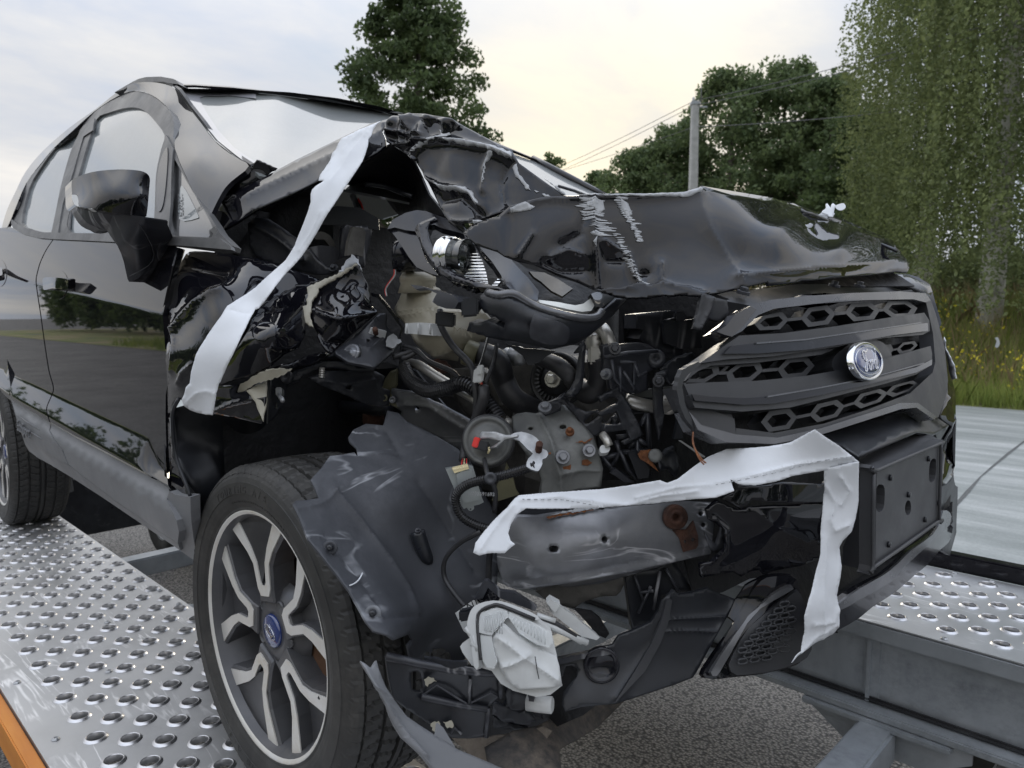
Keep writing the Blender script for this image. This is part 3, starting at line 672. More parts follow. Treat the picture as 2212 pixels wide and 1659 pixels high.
def runway(name, O, i0, i1, j1, dv, v0, v1, u0, u1, label, pick):
    """perforated plate: every hole really cut, every collar a piece"""
    S = 20; V = []; F = []; cells = []
    P = lambda u, v, z=0: O+TX*u+TY*v+EZ*z
    def quad(a, b_, c, d): k = len(V); V.extend([P(*a), P(*b_), P(*c), P(*d)]); F.append((k, k+1, k+2, k+3))
    umin, umax = (i0-.5)*PI_, (i1+1)*PI_
    for j in range(j1):
        so = PI_/2 if j % 2 else 0; vb0, vb1 = (j-.5)*dv, (j+.5)*dv
        quad((u0, vb0), (umin+so, vb0), (umin+so, vb1), (u0, vb1)); quad((i1*PI_+PI_/2+so, vb0), (u1, vb0), (u1, vb1), (i1*PI_+PI_/2+so, vb1))
        for i in range(i0, i1+1):
            cu, cv = i*PI_+so, j*dv; cells.append((cu, cv)); k = len(V)
            for s in range(S):
                a = 2*math.pi*s/S; V.append(P(cu+HR*math.cos(a), cv+HR*math.sin(a)))
            for s in range(S):
                a = 2*math.pi*s/S; c, d = math.cos(a), math.sin(a); f = min(PI_/2/abs(c) if abs(c) > 1e-6 else 9, dv/2/abs(d) if abs(d) > 1e-6 else 9); V.append(P(cu+c*f, cv+d*f))
            for s in range(S): F.append((k+s, k+S+s, k+S+(s+1) % S, k+(s+1) % S))
            for sx in (-1, 1):
                for sy in (-1, 1):
                    a0 = math.atan2(sy*dv/2, sx*PI_/2) % (2*math.pi); s = int(a0/(2*math.pi)*S); kk = len(V); V.append(P(cu+sx*PI_/2, cv+sy*dv/2)); F.append((k+S+s, kk, k+S+(s+1) % S))
    quad((u0, v0), (u1, v0), (u1, -.5*dv), (u0, -.5*dv)); quad((u0, (j1-.5)*dv), (u1, (j1-.5)*dv), (u1, v1), (u0, v1))
    for vv, s in ((v0, -1), (v1, 1)): k = len(V); V.extend([P(u0, vv), P(u1, vv), P(u1, vv, -.045), P(u0, vv, -.045)]); F.append((k, k+1, k+2, k+3))
    o = mesh(name, V, F, M['deck'], trailer); o['label'] = label
    rest_v = []; rest_f = []
    for cu, cv in cells:
        p = P(cu, cv)
        if pick(p): put('hole_collar', CME, p, o); n_col[0] += 1
        else:
            k = len(rest_v); rest_v += [tuple(p+TX*v.co.x+TY*v.co.y+EZ*v.co.z) for v in CME.vertices]; rest_f += [tuple(k+i for i in f.vertices) for f in CME.polygons]
    if rest_v: tag(mesh('far_collars', rest_v, rest_f, M['collar'], o, True), kind='stuff')
    return P, o
OL = at(827/4, 1244.25+1400/4, 'Z', .0); OL[2] = 0
def vis(p):
    d = p-CAMP; z = d@CW
    if z < .3: return False
    x = 1106+FPX*(d@CR)/z; y = 829.5-FPX*(d@CU)/z; return -15 < x < 2230 and 0 < y < 1675
PL, oL = runway('right_runway_plate', OL, -20, 5, 9, .0500, -.097, .432, -3.2, 1.9, 'perforated aluminium runway under the right wheels', lambda p: vis(p) and p[0] > -2.45 and (p[0] < .15))
for u, v in ((-.055, -.062), (-.4, -.062), (-.75, -.062), (-1.1, -.062), (-.30, .115), (-.73, .075), (-.63, .21), (-.96, .22), (-1.05, .33), (-.46, .41), (-.62, .412), (-.78, .412), (-.95, .412), (-1.15, .412), (-1.4, .412), (-1.4, .1), (-1.7, .2), (-1.45, -.062)): put('screw_head', SME, PL(u, v, .0002), oL)
ZR = .107
OR_ = at(1659+1120/4, 1244.25+357/4, 'Z', ZR)
PR, oR = runway('left_runway_plate', OR_, -3, 5, 9, .0552, -.079, .50, -4.2, 1.6, 'perforated aluminium runway under the left wheels', lambda p: vis(p))
for u, v in ((.125, -.062), (.30, -.062), (.335, .0), (.33, .48), (.12, .48), (.02, .485), (.5, -.062)): put('screw_head', SME, PR(u, v, .0002), oR)
def tbox(name, P, u0, u1, v0, v1, z0, z1, mat, bev=.003):
    return box(name, P((u0+u1)/2, (v0+v1)/2, (z0+z1)/2), (TX, TY, EZ), (u1-u0, v1-v0, z1-z0), mat, trailer, bev)
# right-hand runway (picture left): edge strip and underside frame
tbox('orange_edge_strip', PL, -3.2, 1.9, -.128, -.100, -.075, -.004, M['orange'])
tbox('side_rail', PL, -3.2, 1.9, -.095, -.06, -.13, -.05, M['galv']); tbox('side_rail', PL, -3.2, 1.9, .385, .43, -.13, -.05, M['galv'])
for k, u in enumerate((-2.6, -2.0, -1.4, -.8, -.2, .4)): tbox('floor_bearer', PL, u, u+.05, -.06, .385, -.12, -.05, M['galv'])
# left-hand runway (picture right): channel with lips, ribs, gusset and rub rail
tbox('upper_channel_lip', PR, -4.2, 1.6, -.083, -.045, -.048, -.003, M['galv'], .004)
tbox('channel_web', PR, -4.2, 1.6, -.055, -.048, -.225, -.046, M['galv'], .001)
tbox('lower_channel_lip', PR, -4.2, 1.6, -.112, -.048, -.245, -.224, M['galv'], .004)
tbox('cable_along_channel', PR, -4.2, 1.6, -.072, -.060, -.222, -.208, M['hose'], .004)
for u in (-.05, .40): tbox('web_rib', PR, u, u+.010, -.072, -.052, -.222, -.05, M['galv'], .001)
tbox('web_stiffener', PR, -.06, -.02, -.062, -.052, -.222, -.05, M['galv'], .002)
tbox('runway_floor', PR, -4.2, 1.6, -.046, .455, -.062, -.056, M['void'], .001)
tbox('far_side_rail', PR, -4.2, 1.6, .455, .50, -.12, -.046, M['galv'])
tbox('black_rub_rail', PR, -4.2, 1.8, .515, .56, -.005, .050, M['gloss'], .006)
for u in (-.9, -.3, .62): tbox('rub_rail_bracket', PR, u, u+.03, .49, .52, -.06, .02, M['black_steel'], .002)
cz_ = at(1896, 1549, 'Y', .47); uc = (cz_-OR_)@TX
tbox('cross_tube', PR, uc-.055, uc+.035, -1.65, -.098, -.345, -.255, M['galv'], .008)
prism('gusset_plate', [(uc-.20, -.245), (uc+.20, -.245), (uc+.20, -.285), (uc+.10, -.345), (uc-.09, -.345), (uc-.20, -.27)], OR_-TX*0, TX, EZ, TY, .008, M['galv'], trailer, 0).location = tuple(TY*-.085)
tbox('gusset_ledge', PR, uc-.2, uc+.16, -.122, -.08, -.262, -.246, M['galv'], .003)
tube('cable_tie', [PR(.38, -.07, -.19), PR(.385, -.08, -.20), PR(.39, -.114, -.225), PR(.395, -.116, -.245)], .0025, M['whiteplas'], trailer, 5, 2)
tbox('cross_tube', PL, -1.62, -1.54, .43, 1.72, -.20, -.12, M['galv'], .006); tbox('cross_tube', PL, -.70, -.62, .43, 1.72, -.20, -.12, M['galv'], .006)
tube('diagonal_brace', [PL(-1.0, .43, -.13), PL(-.45, .95, -.16)], .025, M['galv'], trailer, 8, 0)
tbox('rear_cross_panel', PL, -2.78, -2.74, .43, 1.72, -.30, .02, M['black_steel'], .004); tbox('panel_edge', PL, -2.79, -2.735, .43, 1.72, .02, .05, M['zinc'], .004)
def simple_wheel(c, R, W, par, name='trailer_wheel'):
    prof = [(R*.55, W*.42), (R*.62, W*.5), (R*.85, W*.52), (R*.95, W*.44), (R, W*.34), (R, W*.18), (R*.97, W*.17), (R*.97, W*.11), (R, W*.10), (R, -W*.10), (R*.97, -W*.11), (R*.97, -W*.17), (R, -W*.18), (R, -W*.34), (R*.95, -W*.44), (R*.85, -W*.52), (R*.62, -W*.5), (R*.55, -W*.42)]
    w = lathe(name, c, (0, -1, 0), prof, M['rubber'], par, 40, close=False)
    lathe('rim', c, (0, -1, 0), [(R*.6, W*.42), (R*.57, W*.45), (R*.54, W*.40), (R*.5, W*.1), (R*.34, W*.02), (R*.30, W*.12), (R*.15, W*.14), (R*.12, W*.2)], M['zinc'], w, 28)
    lathe('hub', c, (0, -1, 0), [(R*.13, W*.1), (R*.13, W*.42), (R*.08, W*.5)], M['galv'], w, 16)
    for k in range(5): a = 2*math.pi*k/5; bolt('wheel_nut', np.array(c)+np.array([math.cos(a)*R*.23, -W*.15, math.sin(a)*R*.23]), (0, -1, 0), .012, M['zinc'], w)
    return w
simple_wheel((.98, .82, GZ+.27), .27, .18, trailer); simple_wheel((-3.45, .16, GZ+.27), .27, .18, trailer)
tube('brake_pipe', [(.80, .70, -.31), (.84, .68, -.33), (.9, .7, -.4)], .008, M['alu'], trailer, 6, 2)
tbox('axle', PL, -.1, -.02, -.2, 2.0, -.40, -.32, M['galv'], .006)

# ---------------------------------------------------------------- wrecked car: side
BL20 = {20: (0, 108, 1/3), 25: (324, 540, .3255), 24: (1296, 378, .3418), 27: (648, 918, .3906)}
_q = q
def q(b, *v):
    if b in BL20: x0, y0, s = BL20[b]; return [(x0+v[i]*s, y0+v[i+1]*s) for i in range(0, len(v), 2)]
    return _q(b, *v)
car = empty('wrecked_car', (-.9, 0, 0), 'black compact SUV with its right front corner crushed, standing on the trailer', 'car')
def zcr(X): return .907+(-.358-X)*.0905
def sst(a, b, x): t = min(1, max(0, (x-a)/(b-a))); return t*t*(3-2*t)
def soft(x, w):
    """ramp max(0,x) with its corner rounded over w"""
    return 0.0 if x < -w else (x if x > w else (x+w)**2/(4*w))
def Yb(X, z):
    """shape of the undamaged body side"""
    s = z-zcr(X)
    zt = .628+(-.483-X)*.039; zb = .560+(-.41-X)*.039
    if X > -.49: zt = max(zb+.004, zt-(X+.49)*.75)
    y = -.886+.28*soft(s, .007)+.004*soft(-s, .007)+.18*soft(s-.17, .02)+.15*soft(z-1.52, .03)
    y -= .004*soft(zt-z, .006); h = max(.004, zt-zb); y -= (.027/h)*(soft(zt-z, .008)-soft(zb-z, .008))
    return y+.04*soft(zb-z, .006)
def zclad(X): return .535+(-.392-X)*.028
def Ycl(X, z):
    d = zclad(X)-z; pts = [(-.02, -.886), (0, -.896), (.012, -.906), (.03, -.910), (.06, -.905), (.09, -.900), (.12, -.890), (.15, -.874), (.20, -.845), (.26, -.80)]
    return float(np.interp(d, [p[0] for p in pts], [p[1] for p in pts]))
SIDE = lambda P: P[1]-Yb(P[0], P[2])
CLAD = lambda P: P[1]-Ycl(P[0], P[2])
def on_side(x, y, off=0.0):
    t = meet(lambda P: SIDE(P)-off, x, y, .9, 8)
    return (x, y, 'T', t) if t else (x, y, 'X', -2.7)
gap0 = q(1, 460, 410, 400, 500, 352, 600, 325, 690, 312, 770, 325, 880, 345, 1010, 362, 1130, 378, 1250, 400, 1400, 425, 1550, 455, 1655)+q(8, 462, 40, 455, 80, 420, 160, 403, 215, 415, 280, 432, 330)
gap = smooth(gap0, 3, False); gapL = [(x-1.2, y) for x, y in gap]; gapR = [(x+1.0, y) for x, y in gap]
def kink(zf, x0, x1, off=0.0):
    L = []
    for X in np.linspace(x0, x1, 14):
        z = zf(X); P_ = np.array([X, Yb(X, z)+off, z]); d = P_-CAMP; w = d@CW; L.append((1106+FPX*(d@CR)/w, 829.5-FPX*(d@CU)/w))
    return L
def kinks(x0, x1):
    out = []
    for zf in (zcr, lambda X: .628+(-.483-X)*.039 if X < -.49 else max(.564+(-.41-X)*.039, .628+(-.483-X)*.039-(X+.49)*.75), lambda X: .560+(-.41-X)*.039):
        for dz in (-.009, -.003, .003, .009): out.append((kink(lambda X: zf(X)+dz, x0, x1), 0.0, .5))
    return out
rear_door = sheet('rear_door', [(-70, 505), (-20, 495), (22, 490)]+q(1, 110, 312, 200, 367, 330, 398)+gapL+[(60, 884), (20, 862), (23, 838)]+q(1, 60, 1440, 20, 1180)+[(0, 660), (-70, 640)], mat=M['paint'], parent=car, th=.012, step=13, surf=SIDE, creases=kinks(-2.5, -1.4))
front_door = sheet('front_door', gapR+[(160, 940), (215, 968.5), (300, 1014), (363, 1048)]+q(8, 1440, 740, 1436, 500, 1430, 300, 1432, 100)+q(1, 1450, 1650, 1438, 1500, 1420, 1250, 1406, 1070, 1430, 950, 1458, 820, 1500, 640, 1545, 480, 1340, 472, 1100, 450, 960, 432, 700, 420), mat=M['paint'], parent=car, th=.012, step=11, surf=SIDE, creases=kinks(-1.62, -.36))
sheet('door_shut_face', q(1, 1545, 480, 1600, 500, 1560, 640, 1500, 860, 1465, 1080, 1465, 1300, 1452, 1650)+q(8, 1452, 100, 1452, 400, 1462, 700, 1470, 900, 1440, 890, 1432, 740, 1430, 300)+q(1, 1440, 1650, 1406, 1070, 1500, 640), ctrl=[(386, 535, 'Y', -.84), (395, 545, 'Y', -.78), (352, 690, 'Y', -.87), (367, 690, 'Y', -.80), (362, 1000, 'Y', -.86), (366, 1000, 'Y', -.80)], mat=M['void'], parent=car, step=20)
# lower cladding
sheet('rear_quarter', q(0, -75, 640, 0, 658, 6, 712, 16, 776, 26, 836, 22, 864, 8, 852, -14, 822, -75, 790), mat=M['paint'], parent=car, th=.01, step=13, surf=SIDE, off=.004)
sheet('rear_wheel_house', q(0, -80, 780, 26, 845, 60, 950, 150, 1000, 160, 1060, 60, 1110, -80, 1110), [(-60, 800, 'Y', -.56), (60, 950, 'Y', -.56), (150, 1050, 'Y', -.56), (-60, 1100, 'Y', -.56)], M['void'], car, step=30)
cl_edge = q(8, 432, 332, 440, 360, 428, 400, 470, 480, 540, 570, 585, 690)
sheet('rear_door_cladding', [(20, 862), (60, 884), (107, 912)]+[(x-1, y) for x, y in cl_edge]+q(8, 500, 655, 360, 570, 260, 510, 200, 470, 150, 330, 100, 150), mat=M['clad'], parent=car, th=.02, step=12, surf=CLAD)
sheet('front_door_cladding', [(x+1, y) for x, y in cl_edge]+q(8, 760, 830, 1000, 1010, 1200, 1150, 1400, 1290, 1500, 1350, 1535, 1380, 1545, 1280, 1525, 1180, 1480, 1080, 1440, 1000, 1465, 925)+[(363, 1051), (300, 1017), (215, 972), (160, 943)], mat=M['clad'], parent=car, th=.02, step=12, surf=CLAD)
sheet('sill_cladding', q(8, 200, 470, 260, 510, 360, 570, 500, 655, 590, 695, 760, 832, 1000, 1012, 1200, 1152, 1400, 1292, 1500, 1352, 1540, 1385, 1560, 1440, 1400, 1330, 1150, 1160, 900, 990, 590, 790, 440, 700, 330, 640, 250, 580, 215, 520), mat=M['clad'], parent=car, th=.03, step=14, surf=lambda P: CLAD(P)-.006)
sheet('sill_end_cap', q(8, 1440, 1002, 1465, 930, 1520, 958, 1645, 978, 1648, 1100, 1655, 1200, 1672, 1330, 1692, 1450, 1735, 1560, 1640, 1500, 1562, 1442, 1550, 1370, 1548, 1280, 1528, 1180, 1482, 1082), ctrl=[(362, 1062, 'Y', -.905), (410, 1075, 'Y', -.90), (434, 1218, 'Y', -.85), (390, 1190, 'Y', -.87), (385, 1110, 'Y', -.898), (420, 1150, 'Y', -.885)], mat=M['clad'], parent=car, th=.02, step=12)
sheet('sill_inner_splash', q(8, 1645, 975, 1700, 960, 1830, 1000, 1800, 1100, 1765, 1250, 1745, 1500, 1738, 1560, 1692, 1450, 1672, 1330, 1650, 1150), ctrl=[(410, 1075, 'Y', -.895), (455, 1080, 'Y', -.78), (436, 1215, 'Y', -.80), (415, 1150, 'Y', -.885)], mat=M['plastic_dark'], parent=car, step=14)
# embossed model lettering plate on the rear cladding
pl = [at(*on_side(*p, -.02)) for p in q(8, 150, 268, 345, 395, 362, 472, 190, 365)]
tu = pl[1]-pl[0]; tu /= np.linalg.norm(tu); tv = np.array([0, 0, 1.])-tu*tu[2]; tv /= np.linalg.norm(tv)
def text(name, body, size, o, u, v, mat, parent, ext=.0012, align='LEFT', shear=0):
    c = bpy.data.curves.new(name, 'FONT'); c.body = body; c.size = size; c.extrude = ext; c.shear = shear; c.align_x = align; c.resolution_u = 3
    t = bpy.data.objects.new(name+'_tmp', c); COL.objects.link(t); dg = bpy.context.evaluated_depsgraph_get(); me = bpy.data.meshes.new_from_object(t.evaluated_get(dg)); bpy.data.objects.remove(t)
    w = np.cross(u, v); Mx = Matrix(((u[0], v[0], w[0], o[0]), (u[1], v[1], w[1], o[1]), (u[2], v[2], w[2], o[2]), (0, 0, 0, 1))); me.transform(Mx)
    me.materials.clear(); me.materials.append(mat); ob = bpy.data.objects.new(name, me); return place(ob, parent)
o_ = meet(CLAD, 44, 921, .9, 5); o_ = CAMP+ray(44, 921)*o_
tp = text('embossed_name', 'EcoSport', .052, o_+np.array([0, -.009, -.012]), np.array([1., 0, -.03]), np.array([0, .02, 1.]), M['clad'], car, .0025)
for a, b_ in ((q(8, 145, 266)[0], q(8, 345, 398)[0]), (q(8, 172, 352)[0], q(8, 362, 475)[0])):
    pa = CAMP+ray(*a)*meet(CLAD, *a, .9, 5); pb = CAMP+ray(*b_)*meet(CLAD, *b_, .9, 5); tube('embossed_line', [pa, (pa+pb)/2+np.array([0, -.002, 0]), pb], .0018, M['clad'], car, 5, 0)
# greenhouse
g_rear = q(20, 515, 525, 460, 650, 390, 900, 332, 1180, 270, 1178, 200, 1158, 140, 1118, 190, 895, 262, 765, 350, 645, 430, 578)
g_front = q(20, 625, 450, 700, 408, 800, 378, 880, 373, 945, 400, 1005, 462, 1066, 552, 1045, 640, 1012, 800, 1003, 1000, 990, 1196, 700, 1184, 448, 1178, 462, 1000, 512, 800, 562, 630)
g_q = q(20, 1130, 705, 1200, 835, 1290, 985, 1358, 1105, 1372, 1212, 1110, 1194, 1112, 900, 1117, 745)
fr_out0 = q(20, 78, 1100, 100, 1035, 172, 865, 262, 745, 350, 637, 470, 527, 610, 402, 760, 303, 870, 267, 960, 283, 1050, 343, 1122, 440, 1132, 640, 1245, 900, 1375, 1100, 1420, 1180, 1490, 1295, 1085, 1255, 700, 1222, 370, 1215, 250, 1215, 140, 1180, 90, 1140)
fr_out = smooth(fr_out0, 3)
g_rear, g_front, g_q = smooth(g_rear, 3), smooth(g_front, 3), smooth(g_q, 2)
sheet('window_frame', fr_out, mat=M['trim'], parent=car, th=.02, step=16, surf=SIDE, off=.002, holes=[g_rear, g_front, g_q])
def grow(p, k):
    c = np.mean(p, axis=0); return [tuple(c+(np.array(a)-c)*k) for a in p]
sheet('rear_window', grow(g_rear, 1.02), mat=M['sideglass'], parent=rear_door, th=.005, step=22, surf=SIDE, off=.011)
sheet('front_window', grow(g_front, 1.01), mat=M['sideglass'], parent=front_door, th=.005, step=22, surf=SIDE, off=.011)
gq = sheet('quarter_window', grow(g_q, 1.02), mat=M['darkglass'], parent=front_door, th=.005, step=18, surf=SIDE, off=.010)
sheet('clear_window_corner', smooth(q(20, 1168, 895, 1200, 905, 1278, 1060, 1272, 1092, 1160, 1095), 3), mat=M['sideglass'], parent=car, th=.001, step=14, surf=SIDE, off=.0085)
o_ = CAMP+ray(*q(20, 1172, 1085)[0])*meet(lambda P: SIDE(P)-.006, *q(20, 1172, 1085)[0], .9, 5)
for k, s in enumerate(('10 004510', 'E1 43R-0', 'M 5216', 'AS2 DOT')): text('glass_marking', s, .012, o_+np.array([.0+k*.0085, -.002, 0]), np.array([0, .0, 1.]), np.array([-1., 0, 0]), M['plastic'], gq, .0003)
sheet('rear_pillar_trim', q(20, 522, 515, 543, 487, 612, 442, 600, 520, 540, 560, 470, 800, 405, 1000, 375, 1185, 333, 1182, 390, 905, 460, 655), mat=M['trim'], parent=car, th=.004, step=18, surf=SIDE, off=-.003)
sheet('front_pillar_trim', q(20, 603, 515, 625, 445, 562, 632, 512, 800, 460, 1000, 446, 1183, 378, 1185, 408, 1000, 473, 800, 545, 562), mat=M['trim'], parent=car, th=.004, step=18, surf=SIDE, off=.003)
sheet('mirror_pillar_trim', q(20, 1076, 548, 1120, 640, 1112, 760, 1106, 1000, 1088, 1200, 992, 1200, 1004, 1000, 1022, 780, 1048, 640), mat=M['trim'], parent=car, th=.006, step=16, surf=SIDE, off=-.004)
sheet('pillar_recess', smooth(q(20, 1084, 632, 1080, 800, 1058, 990, 1030, 1048, 1012, 1000, 1022, 800, 1048, 690), 3), mat=M['gloss'], parent=car, th=.002, step=16, surf=SIDE, off=-.0065)
sheet('belt_trim', q(1, 96, 232, 150, 272, 250, 322, 340, 346, 500, 350, 600, 353, 925, 358, 1320, 374, 1450, 378, 1700, 388, 1900, 400, 1990, 470, 2000, 500, 1780, 480, 1560, 462, 1430, 456, 1200, 444, 960, 430, 700, 418, 465, 408, 330, 398, 200, 367, 112, 312, 95, 270), mat=M['trim'], parent=car, th=.008, step=14, surf=SIDE, off=-.006)
sheet('quarter_trim_edge', q(1, 1850, 300, 1905, 340, 1975, 440, 2030, 485, 1998, 497, 1940, 420), ctrl=[(463, 490, 'Y', -.835), (506, 537, 'Y', -.80), (490, 525, 'Y', -.82)], mat=M['trim'], parent=car, th=.01, step=12)
sheet('scuttle_side', q(0, 455, 505, 480, 490, 553, 452, 640, 420, 720, 390, 720, 560, 640, 590, 560, 570, 505, 548, 485, 530), [(455, 505, 'Y', -.74), (553, 452, 'Y', -.68), (720, 400, 'Y', -.55), (640, 590, 'Y', -.60), (505, 548, 'Y', -.74)], M['void'], car, step=24)
# roof side and A pillar
ap = q(20, 165, 790, 280, 652, 450, 503, 620, 382, 760, 272, 860, 218, 980, 208, 1090, 228, 1140, 255, 1175, 300, 1220, 370, 1300, 470, 1400, 600, 1520, 692, 1612, 752, 1500, 850, 1440, 922, 1370, 1060, 1362, 1100, 1340, 1085, 1245, 900, 1134, 640, 1126, 440, 1052, 341, 960, 281, 870, 264, 760, 300, 610, 399, 470, 524, 350, 634, 260, 742, 170, 862, 98, 1030, 70, 1100, 30, 1180, 0, 1205, 40, 1050, 100, 920)
apc = [on_side(*p) for p in q(20, 1134, 640, 1052, 341, 870, 266, 610, 401, 350, 636, 170, 864, 1245, 900)]+[(*q(20, 1140, 255)[0], 'Y', -.60), (*q(20, 1220, 370)[0], 'Y', -.615), (*q(20, 1400, 600)[0], 'Y', -.675), (*q(20, 1612, 752)[0], 'Y', -.715), (*q(20, 1370, 1060)[0], 'Y', -.80), (*q(20, 1280, 700)[0], 'Y', -.745), (*q(20, 860, 218)[0], 'Y', -.605), (*q(20, 280, 652)[0], 'X', -2.9), (*q(20, 30, 1180)[0], 'Y', -.84)]
sheet('roof_side_panel', smooth(ap, 3), apc, M['paint'], car, th=.01, step=11)
sheet('windscreen_seal', smooth(q(20, 1120, 235, 1145, 258, 1222, 366, 1302, 468, 1402, 598, 1520, 690, 1612, 750, 1622, 742, 1530, 682, 1412, 588, 1314, 462, 1235, 362, 1160, 258), 2), [(378, 192, 'Y', -.592), (450, 280, 'Y', -.625), (537, 358, 'Y', -.70)], M['plastic_dark'], car, th=.008, step=10)
WS = [(378, 190, 'Y', -.585), (415, 240, 'Y', -.605), (470, 310, 'Y', -.655), (537, 357, 'Y', -.70), (600, 206, 'Z', 1.585), (845, 247, 'Z', 1.60), (1160, 352, 'Y', .62), (1300, 422, 'Y', .69), (900, 420, 'X', -.25), (640, 330, 'X', -.52)]
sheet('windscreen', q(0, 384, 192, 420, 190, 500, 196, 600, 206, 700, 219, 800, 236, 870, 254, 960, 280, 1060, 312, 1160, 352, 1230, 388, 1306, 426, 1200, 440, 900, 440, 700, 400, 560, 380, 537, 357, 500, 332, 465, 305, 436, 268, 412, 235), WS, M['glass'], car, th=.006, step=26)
sheet('windscreen_border', q(20, 1150, 252, 1300, 256, 1500, 268, 1660, 290, 1660, 320, 1480, 300, 1330, 302, 1295, 315, 1300, 340, 1350, 430, 1420, 530, 1520, 640, 1659, 735, 1612, 752, 1530, 690, 1412, 595, 1310, 468, 1228, 366), WS, m_glass('windscreen_border_print', (.16, .16, .175), (.30, .30, .32), .6, .06, 1.7), car, th=.001, step=18, off=.003)
sheet('roof_front_edge', q(0, 372, 184, 420, 184, 500, 189, 600, 199, 700, 212, 800, 229, 862, 247, 960, 272, 1060, 305, 1160, 345, 1160, 351, 1060, 311, 960, 279, 862, 252, 800, 235, 700, 218, 600, 205, 500, 195, 420, 189, 380, 190), [(378, 188, 'Y', -.585), (600, 202, 'Z', 1.59), (845, 244, 'Z', 1.605), (1160, 348, 'Y', .625)], M['paint'], car, th=.02, step=9)
V = []; F = []
for i, X in enumerate(np.linspace(-1.02, -3.0, 9)):
    for j, Y in enumerate(np.linspace(-.60, .60, 9)): V.append((X+.16*(1-(Y/.6)**2)*(1-i/8), Y, 1.57+.035*(1-(Y/.6)**2)-.16*(i/8)**2.2))
for i in range(8):
    for j in range(8): F.append((i*9+j, i*9+j+1, i*9+j+10, i*9+j+9))
mesh('roof', V, F, M['paint'], car, True)
sheet('roof_rail', q(20, 740, 275, 800, 240, 860, 205, 900, 186, 945, 175, 1040, 172, 1120, 186, 1140, 195, 1160, 222, 1090, 214, 1060, 205, 980, 207, 870, 222, 800, 256), [(280, 170, 'Y', -.59), (385, 182, 'Y', -.585), (250, 198, 'Y', -.605)], M['trim'], car, th=.03, step=9)
# left A pillar on the far side
tube('left_pillar', [at(1150, 343, 'Y', .63), at(1230, 384, 'Y', .66), at(1312, 428, 'Y', .70)], .014, M['paint'], car, 8, 2)
tube('wiper', [at(1206, 402, 'Y', .35), at(1240, 412, 'Y', .42), at(1275, 426, 'Y', .5)], .005, M['plastic'], car, 6, 0)
# door handles
hc = CAMP+ray(*q(1, 500, 800)[0])*meet(SIDE, *q(1, 500, 800)[0], .9, 5)
an = np.linspace(0, 2*math.pi, 24, endpoint=False)
sheet('handle_recess', [(125+21*math.cos(a)-3*math.sin(a), 615.5+32*math.sin(a)+2*math.cos(a)) for a in an], mat=M['paint'], parent=front_door, th=.004, step=8, surf=SIDE, off=-.0015, crump=None)
hb = sheet('door_handle', smooth(q(1, 376, 742, 470, 738, 575, 752, 588, 780, 585, 838, 540, 842, 450, 832, 380, 846, 370, 800), 3), [on_side(94, 603, -.03), on_side(146, 610, -.035), on_side(120, 600, -.042), on_side(120, 622, -.034), on_side(96, 622, -.025), on_side(145, 622, -.03)], M['paint'], front_door, th=.018, step=7)
sheet('handle_recess', [(-2+16*math.cos(a), 590+30*math.sin(a)) for a in an], mat=M['paint'], parent=rear_door, th=.004, step=9, surf=SIDE, off=-.0015)
sheet('door_handle', smooth(q(1, -90, 650, 10, 650, 18, 680, 12, 720, -90, 720), 3), [on_side(-20, 580, -.03), on_side(4, 590, -.03), on_side(-10, 590, -.04)], M['paint'], rear_door, th=.018, step=8)
# mirror
mr = sheet('side_mirror', smooth(q(20, 464, 862, 482, 832, 600, 790, 760, 774, 880, 779, 942, 794, 971, 830, 967, 900, 952, 1060, 930, 1077, 800, 1064, 690, 1050, 600, 1030, 495, 1010, 470, 980, 466, 920), 3), [(155, 395, 'T', 1.59), (160, 430, 'T', 1.57), (200, 372, 'T', 1.51), (255, 367, 'T', 1.485), (318, 376, 'T', 1.48), (321, 410, 'T', 1.50), (312, 462, 'T', 1.475), (230, 457, 'T', 1.46), (175, 445, 'T', 1.51), (240, 410, 'T', 1.452), (285, 415, 'T', 1.440), (200, 415, 'T', 1.485), (270, 388, 'T', 1.458), (305, 420, 'T', 1.450), (210, 390, 'T', 1.49)], M['paint'], car, th=.05, step=9, back=(-.10, .01, 0))
sheet('mirror_lower_shell', smooth(q(20, 495, 1012, 600, 1032, 690, 1053, 800, 1066, 930, 1080, 920, 1120, 690, 1168, 620, 1147, 560, 1117, 520, 1067), 2), [(165, 446, 'T', 1.53), (230, 458, 'T', 1.475), (310, 466, 'T', 1.465), (230, 497, 'T', 1.52), (190, 480, 'T', 1.52), (305, 480, 'T', 1.49)], M['plastic'], mr, th=.04, step=9, back=(-.08, .01, 0))
sheet('mirror_indicator', smooth(q(20, 466, 938, 520, 950, 568, 982, 598, 1029, 560, 1026, 498, 1012, 474, 985), 2), [(156, 422, 'T', 1.575), (190, 440, 'T', 1.50), (175, 446, 'T', 1.515), (165, 430, 'T', 1.55)], M['whiteplas'], mr, th=.01, step=6)
sheet('mirror_stalk', smooth(q(20, 692, 1050, 800, 1066, 932, 1080, 942, 1112, 985, 1205, 1020, 1290, 1002, 1370, 930, 1452, 852, 1502, 826, 1482, 802, 1372, 762, 1270, 692, 1167), 2), [(230, 458, 'T', 1.48), (310, 468, 'T', 1.46), (232, 497, 'T', 1.52), (270, 520, 'T', 1.50), (330, 530, 'T', 1.545), (285, 608, 'T', 1.60), (335, 560, 'T', 1.59), (268, 565, 'T', 1.575), (300, 555, 'T', 1.545)], M['plastic'], mr, th=.03, step=9, back=(-.02, .05, 0))
tube('stalk_seam', [at(x, y, 'T', t) for (x, y), t in zip(q(20, 700, 1085, 860, 1100, 945, 1190, 1000, 1320, 960, 1400, 840, 1468), (1.49, 1.468, 1.49, 1.555, 1.565, 1.575))], .0012, M['plastic_dark'], mr, 5, 2)
